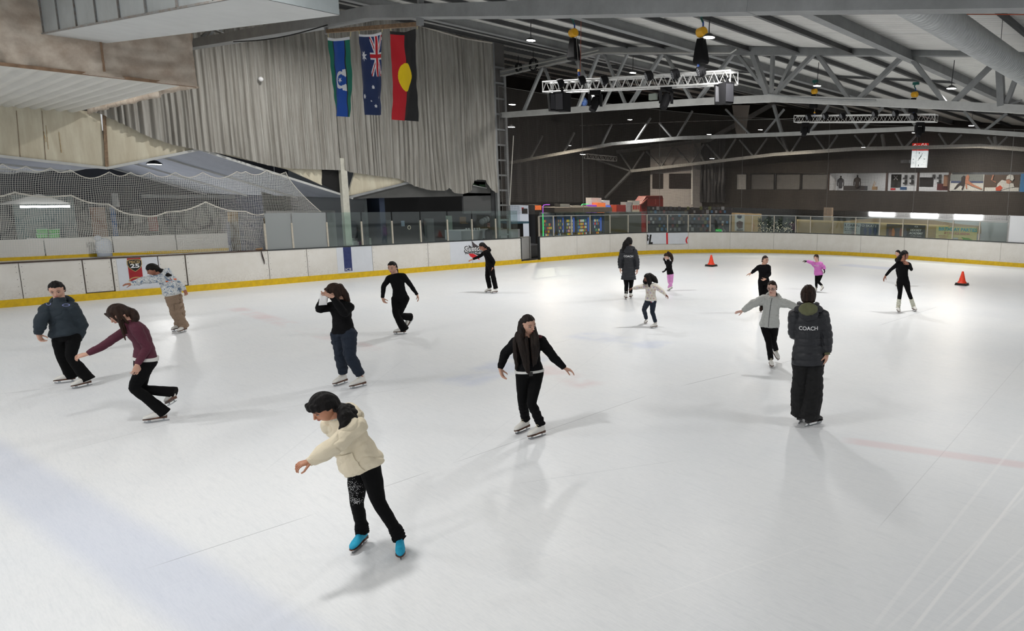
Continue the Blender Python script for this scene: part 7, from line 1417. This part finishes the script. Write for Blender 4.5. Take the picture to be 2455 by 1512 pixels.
person('child in a cream hoodie with bright blue boot covers, nearest skater in front', (905, 1320), -50, (815, 1003), (872, 1120), (779, 975, -64, 30, 0, -.02), {'L': [(797, 1072, -.22), (745, 1105, -.26), (713, 1114, -.30), .95, (180, -75)], 'R': [(850, 1065, .25), (866, 1105, .22), (868, 1120, .2), .5]},
    {'L': [(908, 1203, -.03), ((968, 1340), (953, 1314), 0, .05, -2)], 'R': [(856, 1205, -.03), ((846, 1328), (880, 1296))]}, H=1.45, mid=(843, 1058, .02), head_h=.222, skin_c=('warm', (196, 138, 108)), hair=('black', [[(0, .36, .35, .10), (0, .44, .18, .05)], [(.14, .34, .35, .09), (.15, .42, .16, .045)], [(-.14, .34, .35, .09), (-.15, .42, .16, .045)], [(.24, .25, .3, .08), (.27, .3, .08, .04)]], {'fringe': .14, 'thick': .07, 'tie': (0, -.46, .02, (200, 196, 210)), 'px': [[(811, 974, .02, .03), (826, 982, -.03, .05), (832, 1000, -.1, .055), (824, 1018, -.16, .035), (812, 1030, -.17, .006)], [(812, 974, .02, .03), (836, 978, .0, .04), (848, 990, -.05, .035), (851, 1008, -.11, .02), (850, 1020, -.13, .004)], [(812, 976, .0, .03), (822, 985, -.08, .045), (822, 1005, -.14, .04), (818, 1022, -.16, .012)]]}),
    top=dict(name='hoodie', mat=C_cream, ease=.02, bag=.028, fold=.013, fq=8, hem=-.02, hemw=1.12, hood=1.15, collar=True, sleeve=(1.35, 1.45, 1.2), cuffs=C_cream), pants=dict(name='leggings', mat=C_blk2, ease=.004, warm=(C_blk, .80, .008, .03), fold=.003), skates=(SCY, SH_), vox=.005, extra=ex4)
# 5 hands to face
def ex5(c):
    p = c['W'](778, 713, -.1); vs = []; g = 6
    for v in range(g+1):
        for u in range(g+1): vs.append(p + c['R']*((u/g-.5)*.11 - v/g*.03) + Vector((0, 0, .06-v/g*.17)) + c['A']*(.03*noise.noise(Vector((u*.9, v*.9, 3))) - .02))
    m = MB(); m.add(vs, [(v*(g+1)+u, v*(g+1)+u+1, (v+1)*(g+1)+u+1, (v+1)*(g+1)+u) for v in range(g) for u in range(g)]); o = m.build('tissue', M_wt, None, smooth=True); tag(o, 'white tissue held to the face by the person in navy trousers', 'tissue'); q = o.modifiers.new('s', 'SOLIDIFY'); q.thickness = .004
person('person in black top and navy trousers holding both hands up to the face', (842, 928), -38, (813, 723), (824, 800), (803, 700, -62, 22, 0), {'L': [(826, 751, -.22), (797, 712, -.32), (781, 704, -.30), .5, (-90, 20)], 'R': [(766, 741, .02), (775, 711, -.08), (783, 703, -.14), .5, (-20, 10)]},
    {'L': [(839, 855, -.04), ((838, 933), (882, 923))], 'R': [(817, 853, -.04), ((803, 926), (832, 917))]}, H=1.64, mid=(820, 762, .02), skin_c=('light', (206, 160, 138)), hair=('brown', [[(.2, -.3, .2, .2), (.26, -.34, -.3, .2), (.26, -.3, -.75, .15), (.24, -.24, -1.0, .06)], [(-.2, -.3, .2, .2), (-.24, -.32, -.3, .18), (-.26, -.26, -.8, .12)], [(0, -.35, .1, .22), (0, -.42, -.4, .2), (0, -.36, -.9, .12)], [(.25, .1, .25, .12), (.33, .16, -.1, .10), (.33, .2, -.5, .08), (.3, .16, -.85, .04)], [(.1, .34, .35, .09), (.16, .40, .1, .05)], [(-.1, .34, .35, .09), (-.14, .40, .1, .05)]], {'fringe': .16, 'thick': .07, 'cover_ears': 1}),
    top=dict(name='sweater', mat=C_blk, ease=.010, bag=.01, fold=.007, hem=.0, hemw=1.04, collar=True, sleeve=(1.15, 1.2, 1.1)), pants=dict(name='track_pants', mat=C_navy, ease=.014, rad=(1.12, 1.25, 1.3, 1.35), fold=.012, len=.86), extra=ex5)
# 6 black flared outfit, lunging
person('person in a black half-zip top and flared black trousers gliding with bent knees', (958, 800), -20, (947, 655), (960, 716), (941, 641, -28, 12, 0), {'L': [(985, 684, .05), (1000, 706, .05), (1004, 717, .03), .5], 'R': [(920, 686, -.05), (917, 714, -.08), (920, 721, -.1), .6]},
    {'L': [(955, 756, -.04), ((976, 786), (992, 763), (.10, .28))], 'R': [(949, 752, -.10), ((947, 801), (974, 800))]}, H=1.6, mid=(955, 686, 0), skin_c=('light', (206, 160, 138)), hair=('black', [[(0, -.40, -.05, .10), (.05, -.48, -.2, .09), (.1, -.5, -.5, .07), (.12, -.46, -.85, .03)]], {'fringe': .30, 'thick': .035}),
    top=dict(name='half_zip_top', mat=C_blk, ease=.007, fold=.005, hem=.02, sleeve=(1.05, 1.0, 1.0)), pants=dict(name='flared_trousers', mat=C_blk2, rad=(1.08, 1.05, 1.3, 2.1), drop=.07))
# 7 near the boards
person('person in black pointing left in front of the red bird logo', (1180, 702), -72, (1164, 599), (1174, 634), (1157, 591, -66, 18, 0), {'L': [(1184, 627, -.12), (1181, 641, -.15), (1180, 651, -.15), .4], 'R': [(1150, 614, .18), (1134, 621, .15), (1126, 624, .15), .3, (180, -70)]},
    {'L': [(1182, 662, -.02), ((1177, 704), (1194, 702))], 'R': [(1169, 661, 0), ((1164, 702), (1178, 700))]}, H=1.52, mid=(1170, 616, 0), skin_c=('tan', (180, 122, 98)), hair=('black', [[(0, -.40, .02, .10), (0, -.52, -.2, .09), (0, -.62, -.5, .08), (0, -.6, -.8, .04)]], {'fringe': .2}),
    top=dict(name='long_sleeve_top', mat=C_blk, ease=.008, fold=.006, hem=.0, sleeve=(1.05, 1.0, 1.0), hood=.8), pants=dict(name='trousers', mat=C_blk2, ease=.010, rad=(1.08, 1.2, 1.3, 1.4), fold=.006), vox=.008)
# 8 long hair, centre
def ex8(c):
    for sd in 'LR':
        sh = c['J'][sd][0]; sg = 1 if sd == 'L' else -1; m = MB(); l = c['lat']; m.ell(sh + Vector((0, 0, .035)) - l*sg*.02, l*.06, c['fwd']*.055, Vector((0, 0, .045)), 14, 10); m.build('maroon_shoulder', mat('shoulder_maroon', (92, 30, 38), .85, var=.3, vscale=30), c['t'], smooth=True)
    m = MB(); u, l, f = c['frame'](.045); up = (c['N']-c['P']).normalized(); p = u + f*.138; m.obox(p, l*.022, f*.006, up*.026); m.build('belt_buckle', M_bk, c['t'])
person('person with very long black hair, black jacket and white belt, arms spread', (1272, 1044), 6, (1266, 806), (1270, 896), (1266, 779, 34, 6, -4), {'L': [(1322, 850, .02), (1353, 882, .0), (1367, 887, -.02), .45, (0, -60)], 'R': [(1212, 846, .02), (1199, 883, -.03), (1203, 897, -.05), .4, (60, -40)]},
    {'L': [(1275, 967, -.06), ((1270, 1053), (1307, 1042))], 'R': [(1253, 965, -.04), ((1239, 1040), (1268, 1028))]}, H=1.58, mid=(1268, 850, .01), skin_c=('light', (206, 160, 138)), hair=('ombre', [[(.25, -.1, .1, .15), (.36, -.02, -.3, .13), (.32, .05, -.55, .10)], [(-.25, -.2, .1, .16), (-.40, -.1, -.4, .15), (-.42, .0, -.7, .14)],
     [(0, -.35, .1, .22), (0, -.42, -.4, .2), (0, -.42, -1.2, .18), (0, -.42, -2.0, .08)]], {'fringe': .30, 'thick': .05, 'torso': [[(.055, .03, .13, .03), (.085, .10, .0, .035), (.085, .135, -.10, .036), (.075, .13, -.22, .032), (.065, .125, -.33, .016)], [(.03, .08, .02, .022), (.04, .14, -.10, .03), (.045, .135, -.25, .028), (.04, .13, -.36, .008)], [(-.06, .02, .13, .04), (-.10, .09, .0, .042), (-.09, .135, -.10, .045), (-.07, .135, -.22, .042), (-.05, .13, -.34, .032), (-.03, .13, -.44, .012)], [(-.12, .02, .05, .03), (-.155, .05, -.05, .04), (-.155, .05, -.2, .04), (-.15, .06, -.32, .03), (-.17, .05, -.40, .006)], [(-.03, .09, .0, .02), (-.035, .14, -.12, .032), (-.025, .14, -.28, .028), (-.015, .13, -.46, .008)]]}),
    top=dict(name='jacket', mat=C_blk, ease=.012, bag=.004, fold=.007, hem=.06, sleeve=(1.15, 1.15, 1.05), hemband=('white_belt', C_white)), pants=dict(name='leggings', mat=C_blk2, ease=.004, warm=(C_blk, .22, .006), fold=.003), vox=.0055, extra=ex8)
# 9 far coach
def coach_text(w, q=.66):
    def f(c):
        u, l, f_ = c['frame'](q); text_decal('back_lettering', 'COACH', c['top'], u - f_*.4, -l if l.dot(c['R']) < 0 else l, (c['N']-c['P']).normalized(), f_, w, M_wt, c['t'], offset=.015)
    return f
person('coach with a long dark ponytail and a padded black coat lettered COACH, farther back', (1507, 716), 176, (1507, 593), (1507, 652), (1508, 580, 170, 0, 0), {'L': [(1487, 624, .02), (1487, 643, -.02), (1487, 652, -.02), .4], 'R': [(1527, 624, .02), (1528, 646, -.02), (1527, 656, -.02), .4]},
    {'L': [(1502, 683, .02), ((1499, 714), (1502, 719), 0, 0, 188)], 'R': [(1513, 683, .02), ((1515, 711), (1510, 717), 0, 0, 170)]}, H=1.72, skin_c=('light', (206, 160, 138)), hair=('black', [[(0, -.40, .02, .12), (.02, -.52, -.2, .14), (.12, -.52, -.6, .12), (.22, -.5, -1.0, .05)]], {'fringe': .25, 'px': [[(1504, 576, -.05, .06), (1499, 584, -.12, .075), (1496, 594, -.14, .06), (1493, 603, -.14, .01)]]}),
    top=dict(name='padded_coat', mat=C_puf, ease=.022, bag=.012, fold=.006, hem=-.30, hemw=1.2, sleeve=(1.3, 1.35, 1.35), hood=1.3, collar=True, quilt=.085), pants=dict(name='leggings', mat=C_blk2, ease=.004), vox=.008, extra=coach_text(.27))
# 10 stars sweater
def star_prints(c):
    rnd = random.Random(2); vs, fs = [[], [], []], [[], [], []]; u0, l, f = c['frame'](.5); up = (c['N']-c['P']).normalized()
    for i in range(5):
        for j in range(6):
            ce = c['P'] + up*(.08+.065*j) - c['A']*.4 + c['R']*((i-2)*.072+.03*(j % 2)); q = (i+j) % 3; b = len(vs[q]); a0 = rnd.random()
            for k in range(10): r = .026 if k % 2 == 0 else .012; vs[q].append(ce + c['R']*math.cos(a0+k*PI/5)*r + Vector((0, 0, math.sin(a0+k*PI/5)*r)))
            fs[q].append(tuple(range(b, b+10)))
    for sd in 'LR':
        sh, E_, Wr, T_ = c['J'][sd]
        for k in range(6):
            ce = (sh.lerp(E_, k/3) if k < 3 else E_.lerp(Wr, (k-3)/3)) - c['A']*.3; q = k % 3; b = len(vs[q]); 
            for n in range(10): r = .024 if n % 2 == 0 else .011; vs[q].append(ce + c['R']*math.cos(n*PI/5)*r + Vector((0, 0, math.sin(n*PI/5)*r)))
            fs[q].append(tuple(range(b, b+10)))
    for q, col in enumerate(((212, 178, 170), (196, 176, 208), (206, 190, 172))): decal('star_print', vs[q], fs[q], c['top'], c['A'], mat('star_%d' % q, col, .9), c['t'], .003)
    p = c['W'](1563.5, 725, -.3); 
    for dx, dz, col, r in ((-.03, .02, (214, 120, 150), .018), (.01, 0, (220, 226, 236), .03), (-.02, -.02, (200, 70, 90), .012), (0, .03, (90, 90, 190), .014)):
        vs2 = [p + c['R']*(dx+r*math.cos(k*PI/4)) + Vector((0, 0, dz+r*math.sin(k*PI/4))) for k in range(8)]; decal('trouser_print', vs2, [tuple(range(8))], c['pants'], c['A'], mat('tp_%d' % int(r*1000), col, .8), c['t'])
person('small child in a pale sweater with pastel stars and navy trousers, arms out', (1560, 785), -22, (1559, 679), (1560, 722), (1553, 667, -62, 8, 0), {'L': [(1582, 693, .02), (1596, 706, .0), (1604, 714, -.02), .5, (0, -60)], 'R': [(1533, 688, -.05), (1516, 691, -.05), (1505, 694, -.05), .3, (0, -80)]},
    {'L': [(1564, 747, -.04), ((1561, 787), (1576, 785))], 'R': [(1544, 742, -.03), ((1543, 779), (1554, 772))]}, H=1.18, head_h=.195, mid=(1560, 700, 0), skin_c=('brown', (138, 88, 68)), hair=('black', [[(.25, -.2, .1, .18), (.34, -.1, -.4, .16), (.3, .05, -.85, .12), (.28, .1, -1.2, .05)], [(-.2, .0, .1, .14), (-.36, .05, -.3, .12), (-.34, .22, -.42, .10), (-.30, .34, -.36, .06)], [(0, -.35, .1, .22), (.0, -.5, -.2, .2), (.1, -.62, -.4, .16), (.15, -.72, -.6, .06)]], {'px': [[(1558, 660, .0, .06), (1568, 668, .0, .07), (1574, 675, -.02, .04), (1577, 678, -.03, .012)], [(1553, 662, -.06, .05), (1556, 675, -.1, .05), (1557, 688, -.11, .014)], [(1548, 668, .02, .04), (1545, 675, .0, .04), (1549, 679, -.06, .03)]], 'fringe': .22, 'thick': .07, 'tie': (.36, .08, .25, (222, 180, 170))}),
    top=dict(name='sweater', mat=mat('sweater_ivory', (226, 220, 208), .9, bump=.4, bscale=90), ease=.016, bag=.012, fold=.007, hem=.04, sleeve=(1.3, 1.3, 1.1)), pants=dict(name='trousers', mat=C_navy, ease=.010, rad=(1.05, 1.05, 1.05, 1.1), fold=.006, len=.9), vox=.006, extra=star_prints)
# 11 small girl pink trousers
person('small girl in a black cardigan and bright pink trousers looking down', (1603, 697), -48, (1602, 625), (1607, 657), (1598, 614, -48, 28, 0), {'L': [(1603, 639, -.1), (1595, 648, -.12), (1591, 651, -.12), .5], 'R': [(1598, 632, .10), (1594, 625, .0), (1592, 620, -.0), .5]},
    {'L': [(1610, 674, -.04), ((1600, 698), (1606, 696))], 'R': [(1604, 674, 0), ((1606, 695), (1611, 692), (.03, .06))]}, H=1.1, head_h=.185, skin_c=('fair', (226, 182, 164)), hair=('brown', [[(0, -.36, .30, .10), (0, -.56, .15, .12), (.02, -.62, -.25, .12), (.03, -.66, -.7, .05)]], {'tie': (0, -.30, .42, (150, 140, 220)), 'px': [[(1602, 605, .0, .04), (1608, 611, .0, .06), (1611, 620, .0, .055), (1612, 628, .0, .015)]], 'fringe': .22}),
    top=dict(name='cardigan', mat=C_blk, ease=.012, bag=.008, fold=.006, hem=.0, hemw=1.08, collar=True, sleeve=(1.2, 1.2, 1.15), gloves=True), pants=dict(name='trousers', mat=C_pinkt, ease=.010, rad=(1.0, 1.1, 1.25, 1.3), fold=.006, drop=.03), vox=.007)
# 12 boy in black
person('boy in a plain black sweater standing behind the girl with glasses', (1833, 748), 14, (1830, 634), (1831, 678), (1834.5, 623, 42, 4, 0), {'L': [(1844, 656, .0), (1836, 668, -.14), (1830, 671, -.16), .5], 'R': [(1812, 646, -.03), (1801, 655, -.06), (1794, 657, -.06), .3, (0, -70)]},
    {'L': [(1836, 712, -.02), ((1840, 752), (1840, 746))], 'R': [(1825, 712, -.02), ((1824, 750), (1824, 744))]}, H=1.42, skin_c=('light', (206, 160, 138)), hair=('brown', [[(-.05, -.42, -.1, .07), (-.05, -.5, -.3, .06)]], {'fringe': .28, 'thick': .03}),
    top=dict(name='sweater', mat=C_blk, ease=.014, bag=.006, fold=.008, hem=.0, sleeve=(1.15, 1.1, 1.0)), pants=dict(name='leggings', mat=C_blk2, ease=.004, rad=(1.02, 1.02, 1.02, 1.05)), vox=.008)
# 13 grey hoodie and glasses
def ex13(c):
    u, l, f = c['frame'](.5); up = (c['N']-c['P']).normalized(); vs = []; n = 26
    for k in range(n+1):
        for sx in (-1, 1): vs.append(c['frame'](-.02+k*.98/n)[0] + f*.35 + l*sx*.005)
    decal('zip', vs, [(2*k, 2*k+1, 2*k+3, 2*k+2) for k in range(n)], c['top'], -f, mat('zip_dark', (70, 72, 74), .4), c['t'], .003)
    for sx in ():
        p0 = c['frame'](.10)[0] + f*.35 + l*sx*.10; vs = [p0 + l*a*.05*sx + up*b for a, b in ((-.9, -.07), (.8, -.07), (.8, .0), (0, .06), (-.9, .06))]; decal('hoodie_pocket', vs, [(0, 1, 2, 3, 4)], c['top'], -f, C_grey, c['t'], .007)
    q0 = c['frame'](1.0)[0] + f*.35; q1 = c['frame'](.86)[0] + f*.35; decal('maroon_undershirt', [q0 + l*.045, q0 - l*.045, q1], [(0, 1, 2)], c['top'], -f, C_mar, c['t'], .006)
person('girl with glasses in a light grey zip hoodie, both arms stretched sideways', (1850, 880), -8, (1853, 710), (1845, 782), (1851, 689, -14, 14, 0), {'L': [(1891, 729, -.02), (1915, 738, -.02), (1926, 742, -.02), .2, (0, -70)], 'R': [(1805, 728, -.02), (1781, 745, -.04), (1761, 749, -.05), .12, (0, -50)]},
    {'L': [(1854, 818, 0), ((1862, 866), (1856, 846), (.04, .14), 0, 25)], 'R': [(1843, 820, -.08), ((1851, 886), (1846, 872), 0, 0, 10)]}, H=1.52, mid=(1848, 745, 0), skin_c=('fair', (226, 182, 164)), hair=('brown', [[(0, -.40, 0, .1), (-.15, -.5, -.3, .1), (-.5, -.45, -1.0, .08), (-.72, -.3, -1.5, .08), (-.8, -.2, -1.75, .03)]], {'fringe': .32, 'thick': .035, 'glasses': 1, 'px': [[(1858, 700, .05, .03), (1860, 708, .04, .03)], [(1830, 731, .06, .03), (1825, 740, .04, .045), (1822, 746, .03, .012)]]}),
    top=dict(name='zip_hoodie', mat=C_grey, ease=.018, bag=.018, fold=.012, hem=-.02, hemw=1.0, hood=1.1, collar=False, sleeve=(1.35, 1.35, 1.05)), pants=dict(name='leggings', mat=C_blk2, ease=.006, rad=(1, 1, 1.05, 1.15), fold=.003, drop=.02), vox=.006, extra=ex13)
# 14 near coach
def ex14(c):
    coach_text(.245, .645)(c)
    m = MB(); hp = c['hp']; limb(m, [hp(-.36, .1, -.52), hp(-.40, -.2, -.50), hp(-.22, -.46, -.52), hp(0, -.52, -.56), hp(.22, -.46, -.52), hp(.40, -.2, -.50), hp(.36, .1, -.52)], [.13*c['hh']]*7, 3); m.ell(hp(0, -.60, -.60), c['lat']*.125, c['fwd']*.085, Vector((0, 0, .09)), 14, 10); voxel(m, 'olive_inner_hood', C_olive, c['t'], c['vox'], 2, lambda co: .008*noise.noise(co*22))
    m = MB(); limb(m, [hp(-.42, .25, -.42), hp(-.48, -.1, -.40), hp(-.34, -.42, -.38), hp(0, -.50, -.37), hp(.34, -.42, -.38), hp(.48, -.1, -.40), hp(.42, .25, -.42)], [.085*c['hh']]*7, 3); voxel(m, 'raised_collar', C_puf, c['t'], c['vox'], 2)
    sh, E_, Wr, T_ = c['J']['R']; m = MB(); d = (Wr-E_).normalized(); limb(m, [Wr - d*.05, Wr + d*.012], [.043, .04], 2); m.build('olive_cuff', C_olive, c['t'], smooth=True)
person('coach seen from behind in a padded black COACH coat and wide trousers, near right', (1938, 1020), 180, (1939, 737), (1938, 858), (1938, 708, 182, 0, 0), {'L': [(1904, 797, .05), (1914, 806, .3), (1922, 800, .4), .5], 'R': [(1981, 802, .02), (1983, 848, -.04), (1979, 871, -.05), .45]},
    {'L': [(1919, 940, .0), ((1927, 1004), (1915, 1013), 0, 0, 165)], 'R': [(1950, 942, .0), ((1958, 1014), (1940, 1022), 0, 0, 130)]}, H=1.80, head_h=.245, mid=(1938, 800, 0), skin_c=('light', (206, 160, 138)), hair=('brown', [[(.1, -.36, .1, .14), (.08, -.4, -.25, .12)], [(-.1, -.36, .1, .14), (-.08, -.4, -.25, .12)]], {'fringe': .25, 'nape': -.34, 'thick': .06}),
    top=dict(name='padded_coat', mat=C_puf, ease=.024, bag=.018, fold=.008, hem=-.12, hemw=1.12, sleeve=(1.35, 1.4, 1.4), hood=1.2, collar=True, quilt=.095, cuff=.96), pants=dict(name='wide_trousers', mat=mat('wide_black', (15, 15, 16), .9, bump=.2, bscale=60), ease=.012, rad=(1.2, 1.9, 2.1, 2.75), drop=.05, fold=.010), skates=(SK_, SK_), vox=.0065, extra=ex14)
# 15 pink top child
def ex15(c): text_decal('chest_lettering', 'MALIBU', c['top'], c['W'](1957.5, 638, -.3), c['R'], Vector((0, 0, 1)), c['A'], .17, C_white, c['t'], offset=.01)
person('child in a bright pink sweatshirt and black gloves, one arm stretched left', (1961, 699), -22, (1959, 628), (1963, 660), (1957, 617, -30, 6, 0), {'L': [(1975, 641, .0), (1976, 646, -.08), (1977, 650, -.1), .7], 'R': [(1946, 629, -.05), (1934, 626, -.08), (1925, 625, -.08), .4, (0, -60)]},
    {'L': [(1962, 676, -.02), ((1968, 698), (1975, 690), (.05, .14), 0)], 'R': [(1957, 676, -.02), ((1954, 700), (1958, 698))]}, H=1.2, head_h=.19, skin_c=('fair', (226, 182, 164)), hair=('brown', [[(0, -.40, .02, .10), (.05, -.5, -.25, .11), (.1, -.5, -.7, .05)], [(.28, .2, .2, .06), (.32, .24, -.2, .03)], [(-.28, .2, .2, .06), (-.32, .24, -.2, .03)]], {'fringe': .2}),
    top=dict(name='sweatshirt', mat=C_pink, ease=.018, bag=.022, fold=.010, hem=.02, sleeve=(1.35, 1.4, 1.1), gloves=True), pants=dict(name='leggings', mat=C_blk2, ease=.004), vox=.007, extra=ex15)
# 16 half hidden behind the woman in black
person('person mostly hidden behind the woman in black, only face and hair showing', (2157, 686), -40, (2156, 618), (2157, 647), (2152.5, 607.5, -44, 2, 0), {'L': [(2162, 634, .1), (2161, 645, .1), (2161, 650, .1), .4], 'R': [(2154, 634, 0), (2156, 645, 0), (2156, 650, 0), .4]},
    {'L': [(2161, 666, 0), ((2162, 687), (2166, 685))], 'R': [(2155, 666, 0), ((2147, 686), (2152, 684))]}, H=1.45, skin_c=('light', (206, 160, 138)), hair=('black', [[(0, -.40, .02, .10), (.05, -.5, -.25, .11), (.1, -.5, -.7, .05)]], {'fringe': .26, 'tie': (.1, -.4, .2, (210, 150, 170))}),
    top=dict(name='long_sleeve_top', mat=C_blk, ease=.008, fold=.005, hem=.0, collar=True), pants=dict(name='leggings', mat=C_blk2, ease=.004), vox=.009)
# 17 woman in black with white leg warmers
person('woman in a fitted black outfit with white leg warmers, one hand on her chest', (2172, 748), -4, (2165, 626), (2165, 677), (2168, 612, 62, 4, 0), {'L': [(2185, 646, .0), (2177, 633, -.14), (2170, 628, -.16), .45, (180, 0)], 'R': [(2136, 646, -.03), (2123, 661, -.05), (2118, 670, -.06), .35]},
    {'L': [(2178, 699, -.02), ((2194, 750), (2189, 741), 0, 0, 22)], 'R': [(2158, 700, -.02), ((2157, 751), (2150, 746), 0, 0, 12)]}, H=1.64, mid=(2165, 652, 0), skin_c=('tan', (180, 122, 98)), hair=('black', [[(0, -.40, .0, .13), (-.1, -.48, -.2, .14), (-.2, -.46, -.5, .10), (-.2, -.4, -.8, .05)], [(-.25, .2, .25, .06), (-.3, .28, -.15, .03), (-.28, .3, -.5, .015)], [(.26, .22, .25, .06), (.3, .3, -.2, .025)]], {'fringe': .24, 'px': [[(2163, 612, .02, .06), (2157, 618, .0, .07), (2153, 624, .0, .05), (2148, 630, .0, .01)]]}),
    top=dict(name='half_zip_top', mat=C_blk, ease=.006, fold=.004, hem=.0, sleeve=(1, .95, .95)), pants=dict(name='leggings', mat=C_blk2, ease=.003, fold=.002, warm=(C_warmw, .52, .004, .04)), vox=.007)
if __name__ == '__main__':
    for l_ in LOG: print('LOG', l_)
